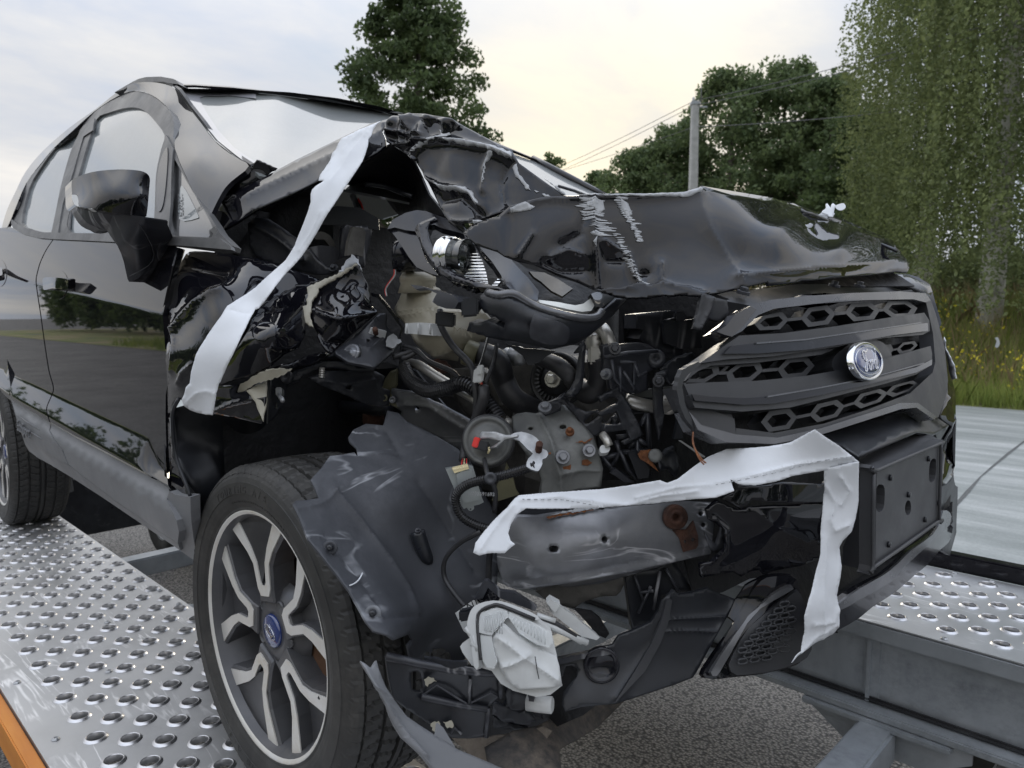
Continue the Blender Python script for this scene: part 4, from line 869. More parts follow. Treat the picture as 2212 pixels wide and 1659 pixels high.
# ---------------------------------------------------------------- crushed right front wing
FY = [(400, 550, 'Y', -.815), (475, 546, 'Y', -.79), (553, 558, 'Y', -.755), (640, 586, 'Y', -.70), (693, 607, 'Y', -.66), (378, 600, 'Y', -.85), (360, 720, 'Y', -.876), (361, 900, 'Y', -.884), (366, 1050, 'Y', -.886), (372, 930, 'Y', -.902), (408, 1068, 'Y', -.892), (395, 865, 'Y', -.90), (440, 850, 'Y', -.885), (480, 780, 'Y', -.872), (560, 670, 'Y', -.80), (430, 640, 'Y', -.868), (410, 760, 'Y', -.898), (480, 620, 'Y', -.85), (520, 690, 'Y', -.85)]
F1 = [(402, 549), (422, 543), (475, 545), (553, 557), (603, 572), (640, 585), (693, 606), (640, 622), (600, 642), (560, 668), (545, 692), (505, 762), (475, 805), (445, 850), (420, 862), (396, 866), (384, 862), (373, 888), (372, 930), (380, 990), (401, 1046), (411, 1073), (392, 1066), (368, 1058), (367, 1014), (364, 960), (363, 830), (357, 730), (355, 690), (369, 625), (386, 578)]
sheet('front_wing_rear', smooth(F1, 2), FY, M['paint'], car, th=.004, step=7, crump=[(.004, 7, 3.1, 'n'), (.004, 5, 31, 'f')], creases=[(q(1, 1520, 1180, 1580, 1080, 1700, 960, 1830, 870, 1930, 845), .016, 9), (q(1, 1600, 620, 1700, 640, 1950, 665), -.010, 10), (q(1, 1480, 1000, 1520, 1300, 1500, 1560), .010, 7), (q(1, 1560, 1660, 1600, 1560, 1660, 1500), .012, 7)])
FY2 = [(560, 668, 'Y', -.80), (600, 642, 'Y', -.765), (690, 607, 'Y', -.66), (658, 640, 'Y', -.72), (655, 720, 'Y', -.765), (636, 782, 'Y', -.80), (693, 764, 'Y', -.73), (470, 832, 'Y', -.878), (553, 806, 'Y', -.858), (613, 764, 'Y', -.825), (590, 710, 'Y', -.852), (505, 762, 'Y', -.872), (545, 692, 'Y', -.845), (575, 880, 'Y', -.84), (480, 890, 'Y', -.87)]
sheet('front_wing_side', [(558, 669), (600, 643), (640, 623), (690, 608), (670, 622), (660, 645), (662, 690), (652, 725), (640, 752), (613, 764), (582, 797), (553, 810), (500, 824), (470, 835), (443, 852), (475, 803), (505, 761), (545, 691)], FY2, M['paint'], car, th=.003, step=8, crump=[(.005, 6, 13, 'f')], creases=[(q(4, 20, 440, 120, 500, 260, 520, 420, 420), .010, 12), (q(4, 60, 240, 200, 230, 420, 130), .008, 14)])
sheet('wing_arch_lip', rough(q(4, -60, 800, 0, 755, 100, 714, 170, 692, 330, 640, 450, 580, 560, 555, 640, 580, 550, 640, 480, 668, 330, 694, 180, 705, 90, 735, 0, 790), 1.5, 7, 3), [(a, b_, c, v+.01) for a, b_, c, v in FY2], M['paint_worn'], car, th=.006, step=8, crump=[(.006, 25, 4, 'r')])
sheet('bare_edge_strip', rough(q(25, 562, 945, 600, 888, 660, 857, 720, 817, 800, 796, 945, 788, 900, 822, 770, 872, 690, 892, 640, 930, 600, 950), 1.8, 5, 5), [(a, b_, c, v-.004) for a, b_, c, v in FY2], M['beige'], car, th=.004, step=7)
sheet('wing_torn_corner', q(25, 400, 905, 590, 893, 572, 948, 640, 935, 700, 985, 770, 975, 757, 1130, 742, 1152, 560, 1110, 425, 1082, 400, 1000), [(454, 830, 'Y', -.882), (520, 835, 'Y', -.87), (575, 860, 'Y', -.845), (566, 914, 'Y', -.85), (464, 892, 'Y', -.88), (510, 880, 'Y', -.868)], M['paint'], car, th=.004, step=7, crump=[(.004, 25, 6, 'r')], creases=[(q(25, 440, 1075, 570, 1012, 690, 985), .012, 6)])
sheet('bare_edge_spike', rough(q(25, 640, 935, 690, 905, 778, 872, 775, 1010, 752, 1142, 735, 1100, 700, 1010), 1.2, 6, 2), [(540, 845, 'Y', -.862), (577, 825, 'Y', -.835), (568, 910, 'Y', -.855)], M['beige'], car, th=.004, step=7, crump=[(.004, 30, 1, 'r')])
sheet('arch_bracket', q(25, 790, 850, 880, 815, 960, 840, 985, 870, 900, 900, 890, 1010, 830, 1110, 778, 1152, 785, 1000), [(585, 815, 'Y', -.80), (640, 825, 'Y', -.74), (580, 910, 'Y', -.80)], M['black_steel'], car, th=.004, step=8, crump=[(.006, 25, 9, 'r')], holes=[q(25, 832, 1020, 842, 1012, 838, 1050, 828, 1055)])
box('bracket_clip', at(*q(25, 862, 945)[0], 'Y', -.79), (np.array([.7, -.5, .2]), np.array([.5, .8, 0]), EZ), (.034, .012, .016), M['zinc'], car, .002)
tube('bracket_stud', [at(*q(25, 855, 955)[0], 'Y', -.795), at(*q(25, 880, 1000)[0], 'Y', -.81)], .0045, M['zinc'], car, 8, 0)
FY5 = [(770, 567, 'Y', -.63), (728, 592, 'Y', -.66), (665, 630, 'Y', -.715), (800, 622, 'Y', -.61), (815, 672, 'Y', -.60), (723, 757, 'Y', -.705), (713, 766, 'Y', -.72), (735, 680, 'Y', -.70), (780, 650, 'Y', -.64), (675, 705, 'Y', -.74), (745, 630, 'Y', -.655)]
sheet('front_wing_crumple', rough(q(2, 470, 1660, 580, 1600, 700, 1545, 870, 1442, 900, 1500, 940, 1580, 980, 1660)+q(4, 1010, 160, 1040, 215, 940, 310, 800, 430, 680, 545, 640, 577, 600, 530, 500, 340, 440, 200, 420, 60), .8, 8, 4), FY5, M['paint'], car, th=.003, step=6, crump=[(.006, 9, 27, 'f')], creases=[(q(4, 500, 210, 700, 270, 860, 250, 1010, 220), .014, 7), (q(4, 860, 0, 940, 120, 1020, 210), .010, 5), (q(4, 500, 350, 620, 470, 720, 480), -.010, 8)])
sheet('bare_crack_edge', rough(q(2, 440, 1655, 560, 1600, 700, 1545, 860, 1445, 885, 1455, 760, 1540, 660, 1600, 540, 1660)+q(4, 530, 50, 480, 120, 470, 260, 500, 345, 460, 330, 405, 280, 402, 160, 440, 150, 445, 40), 2.2, 5, 7), [(a, b_, c, v-.006) for a, b_, c, v in FY5], M['beige'], car, th=.003, step=7, crump=[(.003, 40, 3, 'r')])
sheet('crumple_peak', rough(q(2, 715, 1540, 770, 1450, 830, 1380, 885, 1410, 890, 1450, 925, 1520, 870, 1445), 2, 5, 8), [(732, 590, 'Y', -.655), (765, 555, 'Y', -.62), (782, 585, 'Y', -.62)], M['primer'], car, th=.004, step=6, crump=[(.012, 35, 3, 'r')])
FY6 = [(723, 758, 'Y', -.715), (805, 687, 'Y', -.62), (835, 676, 'Y', -.585), (868, 740, 'Y', -.565), (810, 795, 'Y', -.675), (770, 730, 'Y', -.66)]
bp = sheet('torn_bracket_plate', rough(q(4, 682, 545, 820, 430, 1010, 262, 1060, 217, 1135, 216, 1130, 330, 1180, 392, 1262, 470, 1180, 562, 1080, 645, 1020, 690, 880, 655, 800, 642, 690, 572), .8, 9, 6), FY6, M['black_steel'], car, th=.005, step=7, crump=[(.002, 18, 5, 'n')], creases=[(q(4, 880, 500, 980, 530, 1090, 440), .006, 5)], holes=[[(795.5+3.4*math.cos(a), 736+3.4*math.sin(a)) for a in an[::3]]])
c0 = at(760, 764, 'Y', -.688); tn = np.array([.35, -.85, .35])
lathe('pressed_boss', c0, tn, [(.020, -.002), (.019, .004), (.015, .006), (.012, .003), (.010, .007), (.006, .004), (.004, .007)], M['steel'], bp, 20)
sheet('white_clip_plate', q(4, 985, 395, 1005, 345, 1130, 375, 1110, 445), [(802, 715, 'Y', -.64), (830, 728, 'Y', -.61), (803, 722, 'Y', -.638)], M['whiteplas'], bp, th=.006, step=8)
tube('clip_bolt', [at(*q(4, 1036, 395)[0], 'Y', -.635), at(*q(4, 1028, 352)[0], 'Y', -.645)], .0052, M['rust_dark'], bp, 8, 0)
sheet('scraped_patch', rough(q(4, 1140, 420, 1185, 392, 1258, 465, 1180, 520, 1125, 500), 2, 5, 9), [(a, b_, c, v-.006) for a, b_, c, v in FY6], M['primer'], bp, th=.002, step=7)
# wheel house
sheet('wheel_house', q(0, 376, 884, 420, 872, 480, 860, 600, 800, 720, 770, 900, 800, 980, 900, 1040, 1050, 1060, 1300, 900, 1330, 600, 1330, 450, 1330, 432, 1080, 402, 1040, 380, 985), [(376, 900, 'Y', -.86), (405, 1050, 'Y', -.865), (395, 960, 'Y', -.85), (470, 960, 'X', -.36), (480, 1100, 'X', -.34), (560, 880, 'X', -.28), (700, 900, 'Y', -.43), (850, 900, 'Y', -.43), (1000, 1000, 'Y', -.42), (1000, 1250, 'Y', -.42), (600, 1300, 'Y', -.42)], M['plastic_dark'], car, th=.004, step=18, crump=[(.006, 7, 3, 'n')])
tube('arch_edge_bead', [at(x, y, 'Y', v) for x, y, v in ((386, 862, -.9), (374, 888, -.905), (373, 930, -.905), (381, 990, -.902), (402, 1046, -.898), (411, 1072, -.895))], .004, M['plastic_dark'], car, 6, 3)
tube('stabiliser', [at(715, 872, 'Y', -.45), at(780, 884, 'Y', -.5), at(838, 880, 'Y', -.5)], .017, M['black_steel'], car, 8, 2)
lathe('rusty_joint', at(806, 900, 'Y', -.49), (0, 0, 1), [(.022, -.02), (.026, -.008), (.026, .008), (.018, .018)], M['rust_dark'], car, 16)

# ---------------------------------------------------------------- wheels
def wheel(c, steer, tilt, R0=.318, seg=360, detail=True, phase=30.0, mirror=1):
    c = np.array(c, float); ax = np.array([math.sin(steer), -math.cos(steer), 0])*mirror; fw = np.array([math.cos(steer), math.sin(steer), 0]); up = np.array([0, 0, 1.])
    G = lambda u, v, w: c+fw*u+up*v+ax*w
    PR_ = lambda r, a, w: G(r*math.cos(a), r*math.sin(a), w)
    prof = [(.219, .083), (.226, .0965), (.232, .1005), (.236, .0995), (.242, .1030), (.252, .1062), (.262, .1078), (.2625, .1092), (.284, .1092), (.2845, .1076), (.293, .1050), (.300, .1012), (.3005, .1022), (.306, .0985), (.311, .0930), (.3145, .0860)]
    tr = []
    for w0, w1 in ((.080, .0505), (.0425, .0135), (.0055, -.0055), (-.0135, -.0425), (-.0505, -.080)):
        k = 4 if abs(w0-w1) > .015 else 2
        tr.append((.3095, w0+.0006, 'g'));
        for i in range(k+1): w = w0+(w1-w0)*i/k; tr.append((R0-.0045*(w/.08)**2, w, 't'))
        tr.append((.3095, w1-.0006, 'g'))
    full = [(r, w, 's') for r, w in prof]+tr+[(r, -w, 's') for r, w in prof[::-1]]
    NP = len(full); V = []; F = []
    for i in range(seg):
        a = 2*math.pi*i/seg
        for r, w, k in full:
            ph = (i/seg*72+w*14*(1 if abs(w) > .047 else -1)+(.5 if .01 < abs(w) < .047 else 0)) % 1
            if k == 't' and abs(w) > .01 and ph < .2: r -= .0042
            if k == 's' and r > .2995 and ph < .2 and abs(w) > .085: r -= .0022
            V.append(PR_(r, a, w))
    for i in range(seg):
        for k in range(NP-1): F.append((i*NP+k, ((i+1) % seg)*NP+k, ((i+1) % seg)*NP+k+1, i*NP+k+1))
    if mirror > 0: F = [f[::-1] for f in F]
    t = mesh('wheel', V, F, M['rubber'], car, False)
    def lat(name, pr, mat, S=64, close=False):
        V = []; F = []
        for r, w in pr:
            for k in range(S): V.append(PR_(r, 2*math.pi*k/S, w))
        for i in range(len(pr)-1):
            for k in range(S): F.append((i*S+k, i*S+(k+1) % S, (i+1)*S+(k+1) % S, (i+1)*S+k))
        if close: F.append(tuple((len(pr)-1)*S+k for k in range(S)))
        return mesh(name, V, F, mat, t, True)
    lat('rim_lip', [(.2290, .090), (.2318, .0965), (.2305, .0995), (.2270, .0990), (.2225, .0955)], M['machined'])
    lat('rim_barrel', [(.2225, .0955), (.2195, .088), (.212, .070), (.203, .035), (.198, -.02), (.203, -.085)], M['wheel_dark'])
    lat('brake_disc', [(.150, .004), (.150, .018), (.085, .018), (.085, .03), (.05, .035)], M['disc'], 48, True); lat('inner_cover', [(.20, -.03), (.10, -.028), (.02, -.028)], M['void'], 40, True)
    if detail:
        u, v = fw, up
        cal = [(.06, -.05), (.10, -.085), (.155, -.06), (.16, .05), (.11, .085), (.065, .05)]; prism('brake_caliper', cal, c+ax*.012, fw, up, ax, .028, M['disc'], t, .006)
    # hub face
    lat('hub_face', [(.088, .044), (.080, .058), (.062, .070), (.046, .0745), (.032, .0745), (.031, .072)], M['wheel_dark'], 40, True)
    def poly(pts, w0, w1, name, mat, a0, inset=0.0, bev=.0012):
        ca, sa = math.cos(a0), math.sin(a0); prism(name, pts, c+ax*w0, fw*ca+up*sa, -fw*sa+up*ca, ax, w1-w0, mat, t, bev)
    P = lambda r, deg: (r*math.cos(RAD(deg)), r*math.sin(RAD(deg)))
    for k in range(5):
        a0 = RAD(phase+72*k)
        # dark body of the twin spoke, pocket cut between the legs
        body = [(.052, -.029), (.075, -.028), (.122, -.035), (.146, -.055), P(.2215, -31), P(.2215, -21), P(.2215, -13), P(.2215, 0), P(.2215, 13), P(.2215, 21), P(.2215, 31), (.146, .055), (.122, .035), (.075, .028), (.052, .029)]
        pocket = [(.089, -.0085), (.127, -.0145), (.156, -.030), P(.214, -19.5), P(.217, -13), P(.217, 13), P(.214, 19.5), (.156, .030), (.127, .0145), (.089, .0085)]
        poly(body, .030, .078, 'spoke', M['wheel_dark'], a0, bev=.004) if False else prism('spoke', body, c+ax*.030, fw*math.cos(a0)+up*math.sin(a0), -fw*math.sin(a0)+up*math.cos(a0), ax, .050, M['wheel_dark'], t, .004, holes=[pocket])
        prism('spoke_pocket', pocket, c+ax*.034, fw*math.cos(a0)+up*math.sin(a0), -fw*math.sin(a0)+up*math.cos(a0), ax, .022, M['wheel_dark'], t)
        for s in (-1, 1):
            leg = [(.066, 0), (.066, s*.016), (.080, s*.0245), (.126, s*.0315), (.148, s*.050), P(.2265, s*29.5), P(.2265, s*20.0), (.157, s*.0325), (.129, s*.0165), (.092, s*.0105), (.086, s*.006), (.086, 0)]
            if s < 0: leg = leg[::-1]
            prism('machined_face', leg, c+ax*.0803, fw*math.cos(a0)+up*math.sin(a0), -fw*math.sin(a0)+up*math.cos(a0), ax, .0022, M['machined'], t)
        am = RAD(phase+36+72*k); pc = PR_(.054, am, .068)
        lathe('lug_well', pc, ax, [(.0115, -.004), (.0125, .0055), (.0100, .0055), (.0090, -.012)], M['wheel_dark'], t, 14); bolt('lug_nut', PR_(.054, am, .056), ax, .0092, M['black_steel'], t, .010)
    cap = lat('centre_cap', [(.0315, .0735), (.0310, .0785), (.0285, .0805), (.015, .0815), (.001, .0818)], M['blue'], 32, True)
    if detail:
        e = []; 
        for i in range(25): a = 2*math.pi*i/24; e.append(G(.0085*math.cos(a)*math.cos(1.15)-.0205*math.sin(a)*math.sin(1.15), .0085*math.cos(a)*math.sin(1.15)+.0205*math.sin(a)*math.cos(1.15), .0822))
        tube('cap_oval', e, .0007, M['chrome'], t, 5, 0)
        script_word(G(0, 0, .0825), fw*math.cos(1.15+math.pi/2-.2)*-1-up*math.sin(1.15+math.pi/2-.2)*-1 if False else -(fw*math.cos(2.6)+up*math.sin(2.6)), -( -fw*math.sin(2.6)+up*math.cos(2.6)), .030, .0008, M['chrome'], t)
        valve = PR_(.205, RAD(-20), .072); tube('valve', [valve, PR_(.180, RAD(-20), .080)], .0045, M['hose'], t, 8, 0)
        for a_, wd_, word, sz in ((98, 1, 'TOURING A/S', .020), (262, 1, 'TOURING A/S', .020)):
            n_ = len(word)
            for i, ch in enumerate(word):
                if ch == ' ': continue
                a = RAD(a_+n_*2.1-i*4.2); r_ = .264
                tg = fw*math.sin(a)-up*math.cos(a); rd = fw*math.cos(a)+up*math.sin(a); text('sidewall_letter', ch, sz, PR_(r_, a, .1090), tg, rd, M['rubber'], t, .0011, 'CENTER', .15)
        for i in range(26): a = RAD(60+i*2.0); tg = fw*math.sin(a)-up*math.cos(a); rd = fw*math.cos(a)+up*math.sin(a); text('sidewall_small_print', 'MAXLOADkPa205/50R17DOTMADE'[i], .0065, PR_(.2465, a, .1050), tg, rd, M['rubber'], t, .0008, 'CENTER')
    return t
WORD = [ [(0.18, 0.86), (0.10, 0.78), (0.12, 0.64), (0.24, 0.60)], [(0.10, 0.84), (0.22, 0.93), (0.40, 0.90), (0.60, 0.90), (0.72, 0.98), (0.74, 0.92)], [(0.44, 0.90), (0.38, 0.62), (0.30, 0.30), (0.20, 0.10), (0.06, 0.08), (0.02, 0.22), (0.12, 0.30)], [(0.24, 0.52), (0.36, 0.50), (0.50, 0.56)],
         [(0.66, 0.50), (0.54, 0.44), (0.50, 0.24), (0.58, 0.10), (0.70, 0.16), (0.74, 0.36), (0.66, 0.50)], [(0.72, 0.42), (0.82, 0.44), (0.90, 0.52)], [(0.96, 0.54), (0.92, 0.34), (0.88, 0.10)], [(0.92, 0.34), (1.02, 0.50), (1.14, 0.46)],
         [(1.42, 0.44), (1.28, 0.50), (1.18, 0.32), (1.22, 0.12), (1.34, 0.14), (1.42, 0.32)], [(1.60, 0.98), (1.50, 0.70), (1.40, 0.32), (1.42, 0.12), (1.54, 0.16)] ]
def script_word(o, u, v, width, r, mat, parent):
    """the flowing four-letter script of the oval emblem"""
    k = width/1.6; V = []; F = []
    for st in WORD:
        pts = np.array(smooth([(a*k-width*.5, b_*k*.84-width*.24) for a, b_ in st], 4, False)); n = len(pts); nrm = np.cross(u, v)
        for i, p in enumerate(pts):
            d = pts[min(i+1, n-1)]-pts[max(i-1, 0)]; d /= np.linalg.norm(d)+1e-9; e = np.array([-d[1], d[0]]); w = r*(.75+.6*math.sin(math.pi*i/(n-1)))
            b = len(V)
            for s in (-1, 1):
                g = p+e*s*w; V.append(o+u*g[0]+v*g[1]); V.append(o+u*g[0]+v*g[1]+nrm*r*1.2)
            if i: F += [(b-4, b-2, b+2, b), (b-3, b+1, b+3, b-1), (b-4, b, b+1, b-3), (b-2, b-1, b+3, b+2)]
    return mesh('emblem_script', V, F, mat, parent)
w1 = wheel((0, -.760, .318), RAD(1.3), 0); w1['label'] = 'front wheel with machined twin-spoke alloy rim beside the torn wheel liner'
w2 = wheel((-2.519, -.762, .318), 0, 0, seg=360, detail=False, phase=12); w2['label'] = 'rear wheel standing on the runway, cut by the left picture edge'
def hidden_wheel(c): return simple_wheel(c, .318, .21, car, 'wheel')
hidden_wheel((0, .76, ZR+.318)); hidden_wheel((-2.519, .76, ZR+.318))

# ---------------------------------------------------------------- bonnet
HP = [(838, 262, 'Y', -.59), (880, 250, 'Y', -.585), (960, 266, 'Y', -.588), (1050, 305, 'Y', -.582), (1110, 346, 'Y', -.565), (1180, 392, 'Y', -.54), (1240, 428, 'Y', -.51), (895, 345, 'Y', -.605), (935, 430, 'Y', -.625), (1000, 500, 'Y', -.632), (1035, 530, 'Y', -.635), (970, 340, 'Y', -.608), (1050, 400, 'Y', -.602), (1060, 480, 'Y', -.625), (1130, 440, 'Y', -.575)]
ridge_top = q(3, 0, 430, 120, 385, 280, 352, 420, 340, 540, 338, 700, 330, 900, 325, 1100, 322, 1300, 318, 1480, 316, 1560, 292, 1620, 285)
HK = dict(crump=[(.009, 5, 44, 'f'), (.004, 11, 81, 'f')], creases=[(q(2, 1390, 500, 1480, 410, 1600, 385, 1800, 420, 2000, 470, 2200, 540), .020, 8), (q(2, 1480, 720, 1600, 780, 1750, 800, 1860, 850, 1930, 960), .014, 7), (q(2, 2030, 510, 1980, 640, 1970, 830), .012, 5), (q(2, 1600, 900, 1760, 870, 1900, 1000, 1990, 1060), -.014, 9), (q(2, 1700, 1090, 1900, 1090, 2060, 1040, 2212, 1000), .012, 7), (q(2, 2212, 560, 2120, 740, 2150, 900), -.012, 12)])
bonnet_fold = sheet('bonnet_fold', q(2, 1130, 200, 1190, 172, 1330, 155, 1480, 165, 1560, 182, 1690, 195, 1800, 262, 1960, 355, 2100, 430, 2212, 475)+q(3, 60, 20, 200, 110, 330, 205, 440, 278, 540, 342, 400, 350, 200, 380, 60, 420, -60, 455, -180, 480, -300, 520, -420, 560, -380, 640, -350, 720)+q(2, 1790, 1185, 1700, 1090, 1600, 980, 1500, 790, 1440, 660, 1390, 560, 1360, 545, 1250, 470, 1160, 410, 1110, 330), HP, M['paint_worn'], car, th=.004, step=7, **HK)
# the shattered peak: small tight folds over the same sheet
sheet('bonnet_peak_folds', rough(q(2, 1110, 325, 1140, 250, 1190, 180, 1260, 160, 1340, 152, 1470, 165, 1560, 184, 1700, 196, 1740, 240, 1700, 290, 1640, 300, 1560, 330, 1490, 380, 1430, 430, 1400, 500, 1355, 548, 1280, 490, 1180, 420, 1130, 390), 1.2, 6, 2), [(a, b_, c, v-.012) for a, b_, c, v in HP], M['paint_worn'], bonnet_fold, th=.003, step=4.5, crump=[(.016, 16, 17, 'f'), (.006, 30, 42, 'f')], creases=[(q(2, 1150, 310, 1260, 320, 1340, 350, 1430, 330), .018, 4), (q(2, 1300, 200, 1340, 290, 1310, 380), .014, 4), (q(2, 1420, 190, 1480, 290, 1560, 250), -.016, 5), (q(2, 1200, 440, 1330, 400, 1480, 380), .014, 4)])
def chips(name, polys, ctrl, mat, parent, off, seed=0, amp=2.0, **k):
    for i, p in enumerate(polys): sheet(name, rough(p, amp, 4.5, seed+i), ctrl, mat, parent, th=.0006, step=6, off=off, **k)
chips('bare_metal_patch', [q(2, 1180, 200, 1260, 185, 1300, 260, 1230, 320, 1170, 330, 1150, 300), q(2, 1400, 480, 1500, 380, 1620, 350, 1600, 300, 1660, 310, 1700, 350, 1560, 400, 1440, 470, 1385, 520), q(2, 1320, 190, 1410, 180, 1400, 240, 1350, 260), q(2, 1560, 760, 1650, 790, 1740, 795, 1830, 800, 1900, 860, 1935, 950, 1905, 950, 1860, 870, 1760, 830, 1640, 825, 1590, 800), q(2, 1640, 380, 1820, 410, 1980, 440, 2120, 470, 2212, 500, 2212, 560, 2140, 540, 1960, 480, 1800, 450, 1660, 400), q(2, 1980, 620, 2040, 510, 2060, 515, 1995, 620, 1980, 780, 1970, 780), q(2, 1870, 1060, 1910, 1080, 2000, 1070, 1960, 1150, 1930, 1220, 1905, 1140), q(3, 0, 60, 30, 140, 70, 170, 120, 250, 170, 260, 130, 200, 60, 120, 40, 30), q(3, 190, 250, 235, 265, 210, 275), q(3, 260, 285, 350, 310, 300, 315), q(3, 280, 150, 400, 230, 470, 300, 520, 338, 490, 335, 380, 240)], HP, M['primer'], bonnet_fold, .0016, 40, **HK)
FC = [(1035, 500, 'Y', -.64), (1110, 452, 'Y', -.615), (1240, 430, 'Y', -.54), (1380, 427, 'Y', -.445), (1495, 424, 'Y', -.34), (1035, 530, 'Y', -.645), (960, 470, 'Y', -.64), (1110, 560, 'Y', -.635), (1200, 605, 'Y', -.585), (1300, 632, 'Y', -.525), (1380, 640, 'Y', -.485), (1480, 636, 'Y', -.43), (1530, 642, 'Y', -.40), (1300, 530, 'Y', -.518), (1160, 520, 'Y', -.605), (1430, 540, 'Y', -.43), (1500, 520, 'Y', -.37), (1600, 560, 'Y', -.29), (1640, 620, 'Y', -.29), (1720, 608, 'Y', -.17), (1850, 590, 'Y', .10), (1958, 584, 'Y', .38), (1820, 520, 'Y', .08), (1700, 470, 'Y', -.09), (1600, 430, 'Y', -.21), (1700, 450, 'Y', .02), (1800, 492, 'Y', .23), (1925, 545, 'Y', .42)]
FK = dict(crump=[(.004, 4, 24, 'f')], creases=[(q(3, 0, 430, 280, 352, 540, 338, 900, 325, 1480, 316, 1620, 288), .012, 9), (q(3, 700, 350, 700, 600, 720, 900, 740, 1110), .012, 7), (q(3, 790, 700, 1000, 830, 1060, 1000, 1130, 1110), .012, 6), (q(3, 330, 840, 480, 780, 600, 820), .010, 7), (q(3, 300, 900, 420, 960, 620, 960), -.012, 8), (q(3, 830, 870, 960, 870), -.010, 8), (q(3, 1130, 980, 1180, 980), -.012, 6), (q(3, 640, 470, 600, 640, 430, 740), -.010, 10), (q(3, 1280, 900, 1290, 1060, 1400, 1110, 1640, 1150), .012, 8), (q(3, 180, 640, 60, 830), .008, 4), (q(3, 1590, 320, 1700, 600, 1880, 900, 1990, 1060), .008, 22), (q(6, -300, 745, 0, 702, 300, 670, 600, 642, 900, 614, 1080, 603, 1180, 625), .010, 12)])
bonnet_front = sheet('bonnet_front', q(2, 1790, 1190, 1830, 1150, 1900, 1100, 2000, 1070, 2100, 1040)+ridge_top+q(6, 40, 55, 200, 100, 450, 190, 640, 245, 800, 320, 1000, 410, 1070, 430, 1140, 530, 1200, 620, 1212, 665, 1198, 700, 1100, 692, 900, 712, 600, 740, 300, 775, 0, 815)+q(3, 2200, 1060, 2000, 1105, 1800, 1140, 1680, 1165, 1630, 1190, 1500, 1165, 1300, 1175, 1150, 1195, 1020, 1195, 900, 1180, 760, 1130, 700, 1120, 560, 1045, 400, 985, 200, 905, 60, 885, -60, 840, -120, 800)+q(2, 1900, 1290), FC, M['paint'], car, th=.004, step=8, **FK)
cr_c = [(a, b_, c, v) for a, b_, c, v in FC]
# scraped-through streaks across the fold
r_ = random.Random(5); st = []
def stroke(x, y, L, dy, h): return q(3, x, y, x+L*.25, y+dy*.25-h*.45, x+L*.7, y+dy*.7-h*.5, x+L, y+dy-h*.3, x+L-6, y+dy+h*.3, x+L*.6, y+dy*.6+h*.5, x+L*.2, y+dy*.2+h*.4)
for k in range(22):
    y = 350+k*13; st.append(stroke(555+k*8+r_.uniform(-50, 40), y, r_.uniform(110, 230)*(1-.012*k), r_.uniform(4, 20), r_.uniform(8, 17)))
for k in range(26):
    st.append(stroke(868+k*7.5+r_.uniform(-16, 16), 640+k*16, r_.uniform(30, 85), r_.uniform(-4, 12), r_.uniform(8, 16)))
for k in range(22):
    st.append(stroke(880+k*10+r_.uniform(-22, 16), 342+k*17, r_.uniform(60, 130)*(1-.015*k), r_.uniform(0, 12), r_.uniform(10, 22)))
st += [q(3, 0, 440, 120, 395, 200, 420, 160, 445, 60, 462, 0, 470), q(3, 670, 630, 720, 610, 790, 640, 880, 655, 760, 665, 690, 658), q(3, 690, 705, 730, 660, 715, 760), q(3, 640, 372, 780, 362, 800, 430, 740, 480, 700, 430, 640, 400), q(3, 930, 345, 1000, 380, 1040, 470, 1000, 500, 950, 430)]
st += [q(3, 1080, 1000, 1095, 1050, 1190, 1075, 1180, 1085, 1085, 1065), q(3, 1140, 1150, 1200, 1145, 1210, 1170, 1150, 1172)]
chips('bare_metal_streak', st, FC, M['primer'], bonnet_front, .0014, 80, .35, **FK)
sheet('bare_ridge_edge', rough(q(3, 540, 330, 700, 322, 900, 317, 1100, 314, 1300, 310, 1480, 309, 1540, 290, 1620, 282, 1600, 320, 1480, 345, 1400, 340, 1300, 335, 1100, 336, 900, 334, 700, 338), 1.0, 6, 3), FC, M['primer'], bonnet_front, th=.001, step=7, off=.002, **FK)
sheet('bonnet_lip', rough(q(3, 700, 1122, 760, 1132, 900, 1182, 1020, 1197, 1150, 1197, 1300, 1177, 1500, 1167, 1632, 1192, 1700, 1150, 1560, 1100, 1400, 1080, 1300, 1050, 1180, 1080, 1080, 1060, 940, 1110, 800, 1110), 1.5, 6, 6), [(a, b_, c, v-.012) for a, b_, c, v in FC], M['paint_worn'], bonnet_front, th=.004, step=6, crump=[(.008, 35, 6, 'r')])
sheet('bonnet_far_side', q(3, 1620, 286, 1760, 282, 1900, 290, 2100, 320, 2212, 352)+q(6, 200, 98, 450, 188, 640, 243, 800, 318, 1000, 408, 1072, 432, 1110, 530, 900, 430, 600, 300, 300, 190, 0, 110)+q(3, 2000, 400, 1780, 330), [(1512, 418, 'Y', -.10), (1600, 416, 'Y', .05), (1700, 446, 'Y', .16), (1800, 490, 'Y', .31), (1926, 524, 'Y', .46), (1740, 460, 'Y', .13), (1650, 440, 'Y', .02), (1860, 525, 'Y', .34)], M['paint_worn'], bonnet_front, th=.004, step=9, off=.004, crump=[(.002, 30, 2, 'r')])
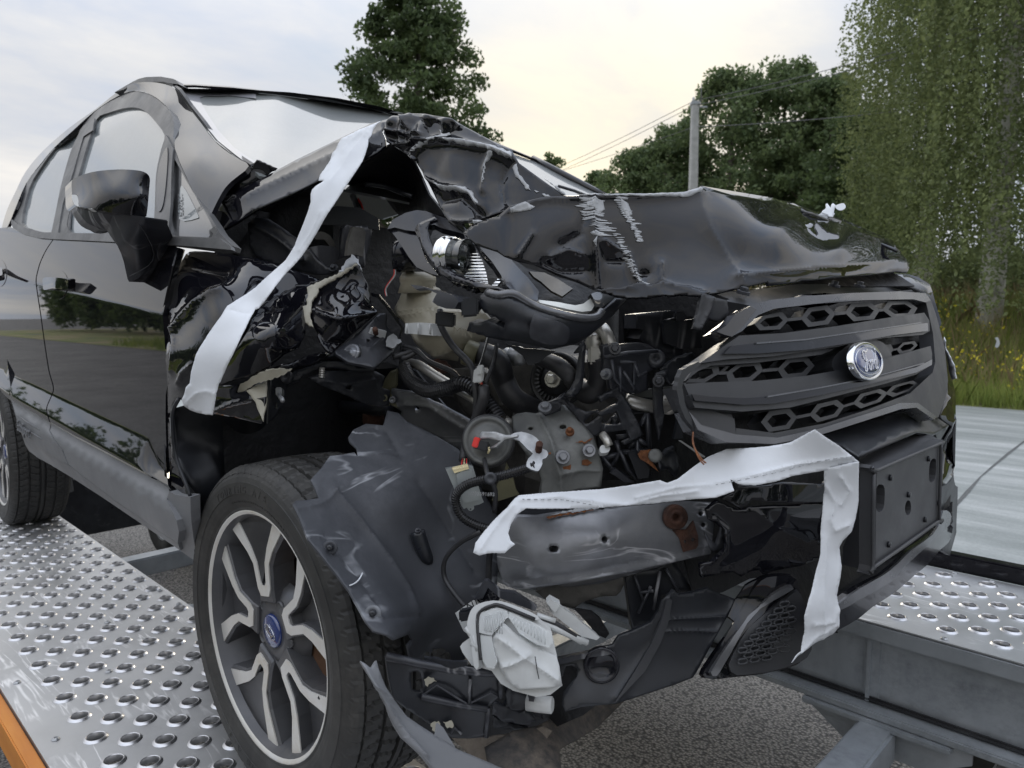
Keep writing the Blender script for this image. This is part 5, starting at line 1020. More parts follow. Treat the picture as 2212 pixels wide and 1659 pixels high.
# bonnet edge flap, folded up on the right side
flap = sheet('bonnet_edge_flap', q(0, 450, 498, 458, 468, 468, 440, 478, 427, 512, 412, 553, 394, 640, 346, 730, 302, 800, 268, 838, 258)+q(2, 1185, 180, 1130, 250, 1098, 320, 1122, 380, 1125, 430, 1050, 490, 920, 560, 700, 690, 540, 740, 300, 860, 0, 990)+q(0, 510, 483, 472, 503), [(450, 498, 'Y', -.775), (472, 503, 'Y', -.775), (478, 428, 'Y', -.745), (553, 394, 'Y', -.715), (553, 455, 'Y', -.745), (690, 322, 'Y', -.645), (690, 385, 'Y', -.69), (838, 258, 'Y', -.565), (834, 315, 'Y', -.60), (620, 400, 'Y', -.705), (760, 320, 'Y', -.63)], M['paint'], car, th=.004, step=10, creases=[(q(0, 480, 430, 490, 445, 640, 375, 835, 285), .010, 14)])
sheet('flap_end_tear', rough(q(0, 478, 428, 500, 395, 530, 372, 555, 346, 572, 352, 600, 364, 560, 390, 512, 412), 1.5, 6, 3), [(478, 428, 'Y', -.745), (555, 346, 'Y', -.70), (600, 364, 'Y', -.66), (512, 412, 'Y', -.73)], M['paint_worn'], flap, th=.004, step=6, crump=[(.010, 28, 2, 'r')])
# underside of the bonnet: dark inner frame
sheet('bonnet_inner_frame', q(2, 0, 995, 300, 866, 540, 746, 700, 696, 920, 566, 1125, 440, 1170, 415, 1260, 480, 1370, 560, 1450, 700, 1520, 850, 1610, 1000, 1650, 1060, 1500, 1015, 1380, 985, 1250, 1040, 1180, 970, 1110, 870, 1050, 880, 960, 830, 900, 790, 780, 770, 600, 860, 300, 960, 100, 1010), [(553, 458, 'Y', -.72), (690, 392, 'Y', -.66), (834, 318, 'Y', -.56), (880, 345, 'Y', -.45), (900, 420, 'Y', -.38), (960, 465, 'Y', -.45), (760, 400, 'Y', -.45), (840, 430, 'Y', -.35), (640, 430, 'Y', -.6)], M['void'], car, th=.004, step=12, crump=[(.012, 9, 3, 'n')])
tube('inner_frame_rib', [at(x, y, 'Y', v) for x, y, v in ((790, 398, -.50), (830, 402, -.45), (890, 425, -.42))], .006, M['plastic_dark'], car, 6, 2)
# light gap behind the bonnet: cowl, far wing and hinge
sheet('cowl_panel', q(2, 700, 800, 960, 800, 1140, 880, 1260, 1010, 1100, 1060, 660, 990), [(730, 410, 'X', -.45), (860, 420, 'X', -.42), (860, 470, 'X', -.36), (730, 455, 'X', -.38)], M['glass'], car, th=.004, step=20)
tube('hinge_strut', [at(*q(2, 835, 865)[0], 'Y', -.45), at(*q(2, 890, 990)[0], 'Y', -.47)], .008, M['plastic_dark'], car, 8, 0)
sheet('red_tag', q(2, 876, 880, 905, 925, 925, 990, 900, 990), [(772, 430, 'Y', -.455), (783, 452, 'Y', -.46), (775, 440, 'Y', -.455)], M['red'], car, th=.003, step=6)

# ---------------------------------------------------------------- front end
def Xf(y, z):
    x = .745+.28*(.82-z)-.10*y*y
    if y < -.1: x -= .13*(-.1-y)
    if y > .55: x -= 1.5*(y-.55)**2
    return x
FRONT = lambda P: P[0]-Xf(P[1], P[2])
def fs(name, out, mat, parent=None, off=0.0, th=.006, step=14, **k): return sheet(name, out, mat=mat, parent=parent or car, th=th, step=step, surf=FRONT, off=off, **k)
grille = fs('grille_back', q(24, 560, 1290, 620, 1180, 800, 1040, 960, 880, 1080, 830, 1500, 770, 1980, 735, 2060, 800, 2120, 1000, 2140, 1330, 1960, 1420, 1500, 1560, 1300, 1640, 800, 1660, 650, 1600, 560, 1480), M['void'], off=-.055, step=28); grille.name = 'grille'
# surround: top bar, right flank, lower lip
fs('grille_top_bar', q(24, 740, 990, 860, 900, 950, 825, 1080, 790, 1300, 765, 1600, 745, 1900, 735, 2060, 748, 2090, 790, 2060, 805, 1980, 785, 1700, 790, 1350, 815, 1100, 845, 1000, 885, 900, 985, 830, 1022), M['satin'], grille, off=.012, th=.03, step=9)
fs('grille_flank', q(24, 2060, 800, 2092, 790, 2130, 900, 2180, 1100, 2200, 1300, 2180, 1420, 2140, 1530, 2100, 1530, 2010, 1450, 1900, 1460, 1990, 1420, 2090, 1300, 2120, 1180, 2105, 1000), M['grille'], grille, off=.006, th=.03, step=11)
fs('grille_lower_lip', q(24, 560, 1490, 640, 1580, 860, 1640, 1120, 1660, 1400, 1600, 1650, 1520, 1900, 1440, 2010, 1440, 2130, 1530, 2110, 1545, 2000, 1470, 1900, 1480, 1700, 1545, 1450, 1625, 1330, 1659, 1100, 1700, 800, 1690, 620, 1610), M['satin'], grille, off=.014, th=.03, step=10)
fs('grille_lower_shelf', q(24, 860, 1600, 1100, 1630, 1420, 1570, 1700, 1480, 1960, 1380, 2100, 1250, 2120, 1330, 2010, 1440, 1900, 1440, 1650, 1520, 1400, 1600, 1120, 1660, 860, 1650), M['grille'], grille, off=.008, th=.03, step=11)
fs('grille_left_cheek', q(24, 505, 1330, 540, 1310, 600, 1420, 740, 1500, 850, 1540, 860, 1640, 760, 1620, 620, 1590, 560, 1500, 520, 1400), M['grille'], grille, off=.008, th=.02, step=11)
def slat(name, top, bot, strip_t, strip_b, hi):
    s = fs(name, top+bot[::-1], M['grille'], grille, off=.022, th=.045, step=11)
    fs('gloss_strip', strip_t+strip_b[::-1], M['gloss'], s, off=.028, th=.012, step=9)
    fs('bright_line', hi, M['satin'], s, off=.031, th=.004, step=8)
    return s
slat('upper_slat', q(24, 880, 1015, 1150, 1000, 1500, 955, 1800, 905, 2050, 870, 2082, 920), q(24, 630, 1190, 800, 1165, 1100, 1145, 1500, 1085, 1800, 1030, 2040, 1010, 2085, 985), q(24, 830, 1080, 1000, 1062, 1300, 1040, 1600, 1000, 1850, 960, 2072, 935), q(24, 785, 1130, 1000, 1128, 1300, 1105, 1600, 1060, 1850, 1012, 2075, 985), q(24, 990, 1058, 1300, 1036, 1600, 992, 1850, 957, 2030, 930, 2030, 936, 1850, 964, 1600, 1000, 1300, 1044, 990, 1068))
slat('lower_slat', q(24, 530, 1320, 700, 1310, 1000, 1300, 1300, 1270, 1500, 1235, 1800, 1160, 2090, 1080, 2100, 1130), q(24, 600, 1470, 900, 1495, 1200, 1470, 1500, 1395, 1800, 1320, 2000, 1260, 2095, 1200), q(24, 580, 1385, 700, 1400, 905, 1410, 1100, 1400, 1400, 1345, 1700, 1290, 2000, 1215, 2100, 1165), q(24, 600, 1425, 905, 1452, 1100, 1445, 1400, 1390, 1700, 1325, 2000, 1248, 2098, 1200), q(24, 1060, 1396, 1400, 1338, 1700, 1280, 2050, 1185, 2050, 1192, 1700, 1288, 1400, 1347, 1060, 1406))
fs('mid_rib', q(24, 540, 1300, 620, 1185, 800, 1155, 1100, 1140, 1400, 1098, 1480, 1100, 1400, 1135, 1000, 1185, 700, 1205, 620, 1240), M['grille'], grille, off=.010, th=.03, step=11)
# honeycomb: every cell is a frame of its own
def row(top, bot, us, w, skip=(), off=-.004):
    T = np.array(top); B = np.array(bot); LT = np.r_[0, np.cumsum(np.hypot(*np.diff(T, axis=0).T))]; LB = np.r_[0, np.cumsum(np.hypot(*np.diff(B, axis=0).T))]
    def Q(u, v):
        a = np.array([np.interp(u*LT[-1], LT, T[:, i]) for i in (0, 1)]); b_ = np.array([np.interp(u*LB[-1], LB, B[:, i]) for i in (0, 1)]); return tuple(a+(b_-a)*v)
    for i, u in enumerate(us):
        h = w/2; hexo = [(u-h*.56, .0), (u+h*.56, .0), (u+h, .5), (u+h*.56, 1.), (u-h*.56, 1.), (u-h, .5)]
        hexi = [(u+(a-u)*.66, .5+(b_-.5)*.56) for a, b_ in hexo]
        if i not in skip: fs('honeycomb_cell', [Q(*p) for p in hexo], M['grille'], grille, off=off, th=.028, step=30, holes=[[Q(*p) for p in hexi]])
        if i+1 < len(us):
            m0, m1 = u+h, us[i+1]-h
            if m1 > m0: fs('honeycomb_link', [Q(m0-.004, .42), Q(m1+.004, .42), Q(m1+.004, .58), Q(m0-.004, .58)], M['grille'], grille, off=off, th=.028, step=40)
row(q(24, 960, 905, 1200, 855, 1500, 815, 1800, 800, 2000, 790), q(24, 930, 985, 1250, 970, 1500, 935, 1800, 905, 2040, 890), (.13, .405, .665, .885), .205)
row(q(24, 640, 1205, 900, 1185, 1200, 1158, 1400, 1140), q(24, 540, 1312, 850, 1312, 1150, 1290, 1400, 1262), (.06, .40, .80), .29)
row(q(24, 1760, 1080, 1900, 1062, 2050, 1040), q(24, 1740, 1170, 1880, 1135, 2030, 1098), (.14, .66), .46)
row(q(24, 860, 1512, 1100, 1490, 1400, 1445, 1700, 1370, 2010, 1290), q(24, 850, 1632, 1120, 1622, 1450, 1545, 1750, 1440, 2010, 1345), (.235, .495, .735, .915), .195)
fs('grille_blank_panel', q(24, 590, 1500, 700, 1495, 830, 1510, 850, 1560, 740, 1585, 620, 1560), M['grille'], grille, off=-.002, th=.01, step=14)
# emblem
ec = np.array(q(24, 1690, 1175)[0]); tE = meet(lambda P: FRONT(P)-.035, *ec, .6, 4); E0 = CAMP+ray(*ec)*tE
eu = np.array([-.06, 1., 0]); eu /= np.linalg.norm(eu); ev = np.array([-.27, 0, 1.]); ev -= eu*(ev@eu); ev /= np.linalg.norm(ev); en = np.cross(eu, ev)
def oval_ring(name, rings, mat, parent, close=True, S=48):
    V = []; F = []
    for a, b_, w in rings:
        for k in range(S): t = 2*math.pi*k/S; V.append(E0+eu*a*math.cos(t)+ev*b_*math.sin(t)+en*w)
    for i in range(len(rings)-1):
        for k in range(S): F.append((i*S+k, i*S+(k+1) % S, (i+1)*S+(k+1) % S, (i+1)*S+k))
    if close: F.append(tuple((len(rings)-1)*S+k for k in range(S)))
    return mesh(name, V, F, mat, parent, True)
fs('emblem_mount', smooth(q(24, 1480, 1150, 1600, 1060, 1740, 1040, 1830, 1100, 1840, 1200, 1760, 1280, 1660, 1300, 1560, 1290, 1480, 1240), 3), M['grille'], grille, off=.012, th=.05, step=12)
em = oval_ring('emblem', [(.0820, .0350, -.007), (.0818, .0348, -.001), (.0805, .0335, .002), (.0780, .0312, .003), (.0755, .0290, .0)], M['chrome'], grille, True); em['label'] = 'blue oval maker badge with chrome rim in the grille'
oval_ring('emblem_field', [(.0748, .0283, .0005), (.0745, .0280, .0025), (.045, .017, .0040), (.002, .001, .0046)], M['blue'], em)
ring = [E0+eu*.0700*math.cos(t)+ev*.0245*math.sin(t)+en*.0032 for t in np.linspace(0, 2*math.pi, 49)]; tube('emblem_pinstripe', ring, .0008, M['chrome'], em, 5, 0)
script_word(E0+en*.0046-ev*.0015, eu, ev, .078, .0008, M['chrome'], em)
# slam panel over the grille
SL = [(1500, 648, 'Y', -.43), (1570, 700, 'X', .69), (1620, 640, 'X', .66), (1700, 640, 'X', .66), (1800, 628, 'X', .64), (1940, 632, 'X', .62), (2000, 628, 'X', .60), (1760, 655, 'X', .685), (1960, 646, 'X', .645), (1620, 665, 'X', .685)]
slam = sheet('slam_panel', q(24, 700, 740, 900, 735, 1250, 690, 1450, 690, 1700, 700, 1850, 705, 2050, 735, 2080, 755, 1900, 738, 1600, 748, 1300, 768, 1080, 792, 950, 826, 870, 810, 780, 795, 820, 785), SL, M['grille'], car, th=.012, step=10)
for x, y in ((905, 745), (1480, 700), (1640, 702)): bolt('slam_panel_clip', at(*q(24, x, y)[0], 'X', .665), (.3, 0, 1), .011, M['plastic'], slam)
sheet('slam_void', q(24, 650, 745, 900, 735, 1100, 705, 1500, 640, 1850, 615, 1900, 640, 1990, 700, 1700, 705, 1300, 700), [(1550, 640, 'Y', -.25), (1720, 610, 'Y', .0), (1930, 600, 'Y', .35), (1800, 620, 'Y', .1)], M['void'], car, step=22)
sheet('far_headlamp', q(6, 1060, 700, 1190, 705, 1300, 760, 1400, 810, 1418, 860, 1400, 905, 1340, 870, 1240, 820, 1120, 770, 1040, 770, 1090, 745), [(1930, 592, 'Y', .55), (2000, 615, 'Y', .60), (2010, 640, 'Y', .62), (1925, 608, 'Y', .50)], M['darkglass'], car, th=.02, step=9, crump=[(.006, 25, 3, 'n')])
tube('headlamp_edge', [at(x, y, 'Y', v) for (x, y), v in zip(q(6, 1040, 768, 1120, 770, 1240, 825, 1330, 860), (.50, .51, .55, .58))], .005, M['satin'], car, 6, 2)
sheet('far_wing_edge', q(6, 1190, 705, 1290, 730, 1400, 800, 1420, 860, 1460, 1000, 1500, 1130, 1480, 1180, 1440, 1050, 1400, 910, 1405, 820, 1310, 770), [(1960, 592, 'Y', .66), (2012, 625, 'Y', .68), (2030, 690, 'Y', .66), (2008, 640, 'Y', .65)], M['paint'], car, th=.01, step=9)
# bumper cover, left half still in place
BP = [(2010, 640, 'Y', .60), (2030, 720, 'Y', .60), (2050, 850, 'Y', .60), (2060, 920, 'Y', .60), (2035, 1010, 'Y', .52), (2000, 930, 'X', .74), (1960, 910, 'X', .76), (2050, 980, 'X', .70)]
sheet('bumper_corner', q(6, 1400, 910, 1440, 1050, 1480, 1180, 1510, 1290, 1540, 1400, 1580, 1560, 1600, 1659)+q(7, 1618, 60, 1622, 200, 1612, 300, 1600, 700, 1590, 800, 1545, 860, 1495, 885, 1500, 600, 1520, 480, 1560, 360, 1500, 300, 1470, 270, 1530, 140, 1540, 0)+q(6, 1530, 1600, 1490, 1450, 1480, 1300, 1440, 1130, 1400, 1000), BP, M['paint'], car, th=.006, step=11, creases=[(q(7, 1420, 440, 1560, 360, 1620, 290), .010, 5)])
sheet('bumper_ledge', q(7, 420, 460, 700, 350, 1000, 270, 1250, 215, 1400, 260, 1470, 275, 1540, 150, 1570, 130, 1560, 360, 1420, 440, 1290, 420, 780, 640, 640, 540, 520, 480), [(1764, 944, 'X', .745), (1900, 900, 'X', .735), (2020, 895, 'X', .70), (2050, 870, 'X', .68), (2040, 920, 'X', .72), (1980, 935, 'X', .80), (1855, 990, 'X', .81)], M['plastic_dark'], car, th=.01, step=12, crump=[(.002, 40, 2, 'n')])
PLT = lambda x, y, X: at(x, y, 'X', X)
tv0 = q(7, 905, 735, 1505, 500, 1485, 1190, 905, 1590)
plate = sheet('plate_holder', smooth(q(7, 905, 760, 930, 735, 1470, 505, 1505, 500, 1512, 540, 1485, 1160, 1470, 1205, 920, 1590, 895, 1575), 3), [(1885, 1013, 'X', .825), (2035, 955, 'X', .825), (2030, 1127, 'X', .825), (1885, 1227, 'X', .825)], M['plate'], car, th=.02, step=14, holes=[smooth(q(7, 932, 940, 945, 880, 980, 868, 1008, 900, 1005, 1040, 985, 1095, 950, 1105, 932, 1060), 2), smooth(q(7, 1392, 740, 1405, 665, 1435, 643, 1453, 670, 1448, 790, 1430, 840, 1405, 848, 1393, 820), 2), smooth(q(7, 1184, 1060, 1200, 1010, 1225, 1010, 1237, 1060, 1228, 1120, 1205, 1135, 1188, 1110), 2)])
fr = [at(x, y, 'X', .829) for x, y in smooth(q(7, 915, 775, 940, 745, 1470, 520, 1498, 520, 1495, 560, 1478, 1160, 1465, 1190, 930, 1570, 908, 1565), 3)]; tube('plate_rim', fr+[fr[0]], .0032, M['plate'], plate, 6, 0)
sheet('plate_holder_top', q(7, 780, 640, 1290, 420, 1420, 445, 1505, 500, 1470, 508, 930, 738, 905, 760, 800, 690), [(1854, 990, 'X', .765), (1981, 935, 'X', .765), (2035, 955, 'X', .822), (1886, 1015, 'X', .822)], M['plate'], plate, th=.006, step=14)
sheet('plate_holder_side', q(7, 780, 660, 905, 745, 895, 1580, 905, 1600, 760, 1590, 640, 1560, 650, 1400, 740, 1200, 770, 900), [(1856, 997, 'X', .765), (1885, 1015, 'X', .822), (1883, 1225, 'X', .822), (1822, 1220, 'X', .75), (1850, 1060, 'X', .765)], M['plate'], plate, th=.006, step=14)
sheet('plate_holder_back', q(7, 900, 760, 1500, 510, 1480, 1180, 900, 1570), [(1885, 1013, 'X', .795), (2035, 955, 'X', .795), (2030, 1127, 'X', .795), (1885, 1227, 'X', .795)], M['void'], plate, th=.004, step=50)
for x, y in ((1050, 808), (1380, 645), (1350, 1170), (1035, 1385), (1470, 1030), (1207, 955)): lathe('plate_stud', at(*q(7, x, y)[0], 'X', .825), (1, 0, 0), [(.0055, 0), (.005, .005), (.002, .005)], M['plastic_dark'], plate, 10)
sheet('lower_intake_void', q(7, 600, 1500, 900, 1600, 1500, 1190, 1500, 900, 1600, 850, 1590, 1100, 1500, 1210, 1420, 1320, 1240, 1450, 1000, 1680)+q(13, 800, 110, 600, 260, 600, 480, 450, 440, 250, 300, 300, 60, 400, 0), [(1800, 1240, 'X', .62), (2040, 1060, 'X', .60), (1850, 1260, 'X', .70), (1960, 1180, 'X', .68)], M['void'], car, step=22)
LIPS = lambda P: P[0]-(.805-.16*P[1]**2-1.0*max(0., P[1]-.5)**2-.05*max(0., -P[1]-.1))
lip = sheet('bumper_lower_lip', smooth(q(7, 1000, 1659, 1120, 1560, 1240, 1440, 1420, 1310, 1490, 1190, 1520, 1095, 1570, 1110, 1600, 1190, 1590, 1290, 1560, 1370, 1480, 1440, 1380, 1560, 1280, 1640)+q(13, 1100, 140, 900, 270, 780, 370, 605, 470, 450, 560, 400, 420, 600, 240, 800, 100, 1000, 0), 2), mat=M['gloss'], parent=car, th=.012, step=10, surf=LIPS)
sheet('lip_sky_sheen', smooth(q(7, 1000, 1650, 1120, 1555, 1240, 1435, 1420, 1305, 1490, 1185, 1515, 1095, 1570, 1108, 1585, 1180, 1540, 1250, 1440, 1340, 1300, 1470, 1180, 1580)+q(13, 1050, 60, 800, 200, 640, 290, 600, 250, 800, 105), 2), mat=M['satin'], parent=lip, th=.004, step=10, surf=LIPS, off=.004)  # lighter sheet paints the sky's reflection along the top of the lip
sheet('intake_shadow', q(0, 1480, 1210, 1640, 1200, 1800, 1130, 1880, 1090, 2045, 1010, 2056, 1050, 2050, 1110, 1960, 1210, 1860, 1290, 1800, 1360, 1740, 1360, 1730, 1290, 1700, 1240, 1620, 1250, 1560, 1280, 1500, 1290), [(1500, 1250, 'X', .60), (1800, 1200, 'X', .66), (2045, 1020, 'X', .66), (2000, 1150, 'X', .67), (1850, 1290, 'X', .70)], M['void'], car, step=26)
sheet('fog_bezel_far', smooth(q(7, 1540, 870, 1590, 820, 1608, 830, 1615, 870, 1640, 890, 1638, 1000, 1625, 1290, 1600, 1300, 1590, 1100, 1560, 1090, 1500, 1110, 1500, 890), 1), [(2045, 1040, 'X', .68), (2065, 1100, 'X', .66), (2038, 1090, 'X', .67)], M['plastic_dark'], car, th=.03, step=9)

sheet('bumper_corner_inner', q(0, 2020, 930, 2056, 900, 2060, 1030, 2066, 1060, 2066, 1150, 2052, 1200, 2036, 1190, 2028, 1120, 2034, 1000), [(2030, 940, 'X', .68), (2060, 1030, 'X', .655), (2060, 1150, 'X', .65), (2032, 1100, 'X', .675)], M['plastic_dark'], car, th=.01, step=16)

# ---------------------------------------------------------------- engine bay
BL20[28] = (1296, 810, .3906)
# bulkhead, far inner wing and engine mass behind everything
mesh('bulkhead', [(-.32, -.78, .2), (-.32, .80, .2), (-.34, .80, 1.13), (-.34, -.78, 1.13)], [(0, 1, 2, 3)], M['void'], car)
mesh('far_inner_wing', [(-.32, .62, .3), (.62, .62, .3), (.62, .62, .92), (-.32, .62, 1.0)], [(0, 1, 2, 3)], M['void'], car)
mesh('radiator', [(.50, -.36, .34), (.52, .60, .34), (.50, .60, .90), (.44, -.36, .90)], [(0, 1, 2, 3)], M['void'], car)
V = []; bm = bmesh.new(); bmesh.ops.create_cube(bm, size=1.0); bmesh.ops.subdivide_edges(bm, edges=bm.edges[:], cuts=7, use_grid_fill=True)
for v in bm.verts:
    p = np.array([.08+v.co.x*.50, .02+v.co.y*.66, .60+v.co.z*.42]); n_ = noise.noise(Vector(tuple(p*9)))*.03+noise.noise(Vector(tuple(p*22)))*.012; v.co = Vector(tuple(p+np.array([n_, -n_, n_*.6])))
me = bpy.data.meshes.new('engine_block'); bm.to_mesh(me); bm.free(); me.materials.append(M['engine']); place(bpy.data.objects.new('engine_block', me), car)
def Y(p, v): return [(x, y, 'Y', v) for x, y in p]
def flat(name, p, ys, mat, th=.006, step=11, parent=None, **k):
    """sheet whose corner depths run from ys[0] at the left end to ys[1] at the right end"""
    xs = [a for a, _ in p]; x0, x1 = min(xs), max(xs); yc = [b_ for _, b_ in p]; y0, y1 = min(yc), max(yc); y2 = ys[2] if len(ys) > 2 else 0
    c = [(x0, y0, 'Y', ys[0]-y2), (x1, y0, 'Y', ys[1]-y2), (x0, y1, 'Y', ys[0]+y2), (x1, y1, 'Y', ys[1]+y2)]
    return sheet(name, p, c, mat, parent or car, th=th, step=step, **k)
# left: inner wing structure under the flap
iw = flat('inner_wing_rail', rough(q(2, 0, 1045, 100, 1060, 220, 1140, 330, 1215, 440, 1300, 540, 1420, 620, 1480, 720, 1500, 640, 1545, 500, 1545, 250, 1475, 0, 1400, -60, 1300, -60, 1100), .6, 10, 2), (-.72, -.60), M['black_steel'], .01, 9, crump=[(.008, 14, 3, 'n')], creases=[(q(2, 0, 1120, 200, 1240, 420, 1420), .014, 7)])
for x, y in ((125, 1240), (375, 1400), (672, 1490)): bolt('flange_bolt', at(*q(2, x, y)[0], 'Y', -.70+(x/672)*.07), (.4, -.7, .6), .010, M['black_steel'], iw)
flat('bay_shelf', q(2, 560, 980, 700, 950, 900, 965, 1060, 1060, 1065, 1160, 900, 1130, 760, 1120, 560, 1110), (-.60, -.50), M['plastic_dark'], .01, 12)
hb_ = flat('hinge_bracket', q(2, 745, 1140, 780, 1110, 840, 1125, 990, 1120, 1045, 1130, 1000, 1180, 940, 1480, 900, 1470, 870, 1420, 800, 1385, 720, 1410, 735, 1260), (-.58, -.50), M['plastic'], .02, 9, crump=[(.004, 20, 2, 'n')])
flat('hinge_bracket_plate', q(2, 838, 1130, 930, 1140, 950, 1180, 925, 1390, 860, 1370, 785, 1380, 800, 1260), (-.60, -.545), M['engine'], .008, 9, hb_)
flat('damper_plate', q(2, 470, 1305, 560, 1290, 680, 1300, 722, 1340, 712, 1425, 600, 1482, 530, 1420, 480, 1365), (-.63, -.57), M['plastic'], .012, 9)
flat('spring_arm', smooth(q(2, 490, 1195, 560, 1170, 640, 1205, 685, 1290, 640, 1300, 590, 1240, 520, 1240), 2), (-.62, -.57), M['engine'], .012, 9)
flat('hook_bar', q(4, 990, 40, 1060, 55, 1130, 140, 1200, 230, 1272, 345, 1262, 380, 1240, 440, 1238, 400, 1255, 350, 1190, 260, 1120, 170, 1050, 85, 1000, 70), (-.60, -.555), M['gloss'], .012, 7)
flat('torn_strip', rough(q(4, 1255, 460, 1275, 480, 1265, 600, 1290, 680, 1300, 760, 1325, 870, 1300, 860, 1245, 790, 1228, 690, 1240, 560), 1.2, 5, 4), (-.575, -.555), M['black_steel'], .004, 7, crump=[(.006, 40, 3, 'r')])
flat('torn_strip', rough(q(4, 1000, 690, 1100, 640, 1230, 670, 1210, 690, 1040, 700), .8, 6, 4), (-.62, -.57), M['black_steel'], .004, 8)
# apron under the wing
ar = flat('inner_arch_flange', rough(q(4, 285, 770, 330, 720, 420, 695, 560, 635, 620, 628, 760, 640, 900, 670, 1010, 690, 1025, 720, 900, 725, 720, 700, 560, 690, 450, 745, 350, 805, 300, 815), .8, 8, 5), (-.76, -.62), M['black_steel'], .006, 8, crump=[(.006, 25, 2, 'r')])
tube('flange_stud', [at(*q(4, 570, 690)[0], 'Y', -.72), at(*q(4, 565, 770)[0], 'Y', -.72)], .006, M['alu'], ar, 8, 0, ribs=.004)
lathe('flange_grommet', at(*q(4, 270, 770)[0], 'Y', -.775), (.4, -.8, .3), [(.012, -.004), (.012, .004), (.006, .005), (.004, .002)], M['plastic'], ar, 14)
ap_ = flat('crumpled_apron', rough(q(4, 450, 775, 520, 750, 600, 715, 760, 715, 1030, 715, 1110, 760, 1085, 860, 1160, 885, 1145, 1010, 1060, 1025, 980, 1010, 900, 985, 780, 930, 650, 880, 540, 830), .8, 9, 6), (-.74, -.575), M['black_steel'], .005, 8, crump=[(.010, 13, 5, 'n'), (.004, 40, 2, 'r')], holes=[q(4, 770, 855, 800, 840, 828, 850, 815, 880, 775, 878)], creases=[(q(4, 560, 790, 800, 830, 1000, 790), .010, 7)])
flat('apron_end', rough(q(4, 1100, 840, 1110, 790, 1160, 720, 1222, 695, 1220, 840, 1205, 870, 1170, 885, 1150, 1018, 1040, 1024, 965, 1010, 1020, 940, 1080, 865), .6, 9, 7), (-.595, -.555), M['olive'], .005, 8, crump=[(.006, 25, 5, 'n')])
arm = flat('apron_arm', rough(q(4, 1142, 1000, 1170, 872, 1290, 890, 1400, 915, 1500, 962, 1620, 1015, 1700, 1062, 1800, 1120, 1872, 1155, 1840, 1250, 1800, 1400, 1725, 1392, 1640, 1330, 1560, 1288, 1400, 1212, 1300, 1170, 1240, 1130, 1262, 1062), .6, 9, 8), (-.565, -.50, .01), M['steel'], .006, 8, crump=[(.006, 16, 3, 'n')], holes=[[(902.5+5.5*math.cos(a), 881+5*math.sin(a)) for a in an[::2]]], creases=[(q(4, 1280, 1000, 1500, 1020, 1800, 1220), .010, 8)])
flat('apron_arm_end', q(4, 1142, 998, 1170, 870, 1292, 888, 1285, 1000, 1262, 1060, 1215, 1030), (-.575, -.553), M['olive'], .002, 9, arm)
lathe('spot_weld_hole', at(*q(4, 1180, 967)[0], 'Y', -.574), (.6, -.8, .1), [(.0075, -.002), (.0075, .002), (.0045, .003), (.004, -.003)], M['steel'], arm, 12); lathe('spot_weld_hole', at(*q(4, 1108, 950)[0], 'Y', -.588), (.6, -.8, .1), [(.0075, -.002), (.0075, .002), (.0045, .003), (.004, -.003)], M['olive'], arm, 12)
# washer tank
RC = [(860, 640, 'Y', -.53), (905, 630, 'Y', -.56), (950, 640, 'Y', -.54), (850, 680, 'Y', -.53), (930, 690, 'Y', -.60), (1010, 700, 'Y', -.56), (1045, 730, 'Y', -.53), (900, 740, 'Y', -.59), (960, 750, 'Y', -.60), (940, 785, 'Y', -.54), (1010, 780, 'Y', -.53), (880, 760, 'Y', -.54)]
tank = sheet('washer_tank', smooth(q(4, 1290, -20, 1420, -40, 1580, 0, 1640, 60, 1800, 120, 1980, 200, 2060, 330, 2010, 430, 1920, 490, 1880, 520, 1860, 620, 1780, 640, 1540, 590, 1450, 540, 1370, 470, 1300, 330, 1235, 250, 1195, 185, 1240, 90), 2), RC, M['reservoir'], car, th=.02, step=10, creases=[(q(4, 1230, 245, 1400, 225, 1580, 215, 1800, 230), .008, 3), (q(4, 1240, 205, 1400, 190, 1600, 185), .007, 3), (q(4, 1540, 580, 1700, 520, 1810, 500), .008, 5)])
sheet('tank_tab', q(4, 1290, 305, 1400, 298, 1520, 308, 1530, 412, 1420, 402, 1285, 392), [(877, 698, 'Y', -.625), (935, 700, 'Y', -.635), (900, 722, 'Y', -.63)], M['whiteplas'], tank, th=.02, step=10)
for x in (1305, 1405, 1505): tube('tab_rib', [at(*q(4, x, 308)[0], 'Y', -.636), at(*q(4, x, 398)[0], 'Y', -.636)], .002, M['whiteplas'], tank, 5, 0)
text('tank_lettering', 'MIN', .020, at(*q(4, 1700, 395)[0], 'Y', -.612), np.array([.62, .75, -.2])/1.0, np.array([.1, -.05, 1.]), M['reservoir'], tank, .0015)
lathe('filler_neck', at(*q(4, 1400, 0)[0], 'Y', -.55), (0, 0, 1), [(.040, -.01), (.034, .008), (.036, .012), (.036, .02), (.03, .03)], M['reservoir'], tank, 24)
hc_ = at(*q(4, 1860, 570)[0], 'Y', -.565); lathe('hose_clip', hc_, (.75, .6, -.35), [(.0225, -.012), (.024, -.010), (.024, .010), (.0225, .012)], M['olive'], tank, 18)
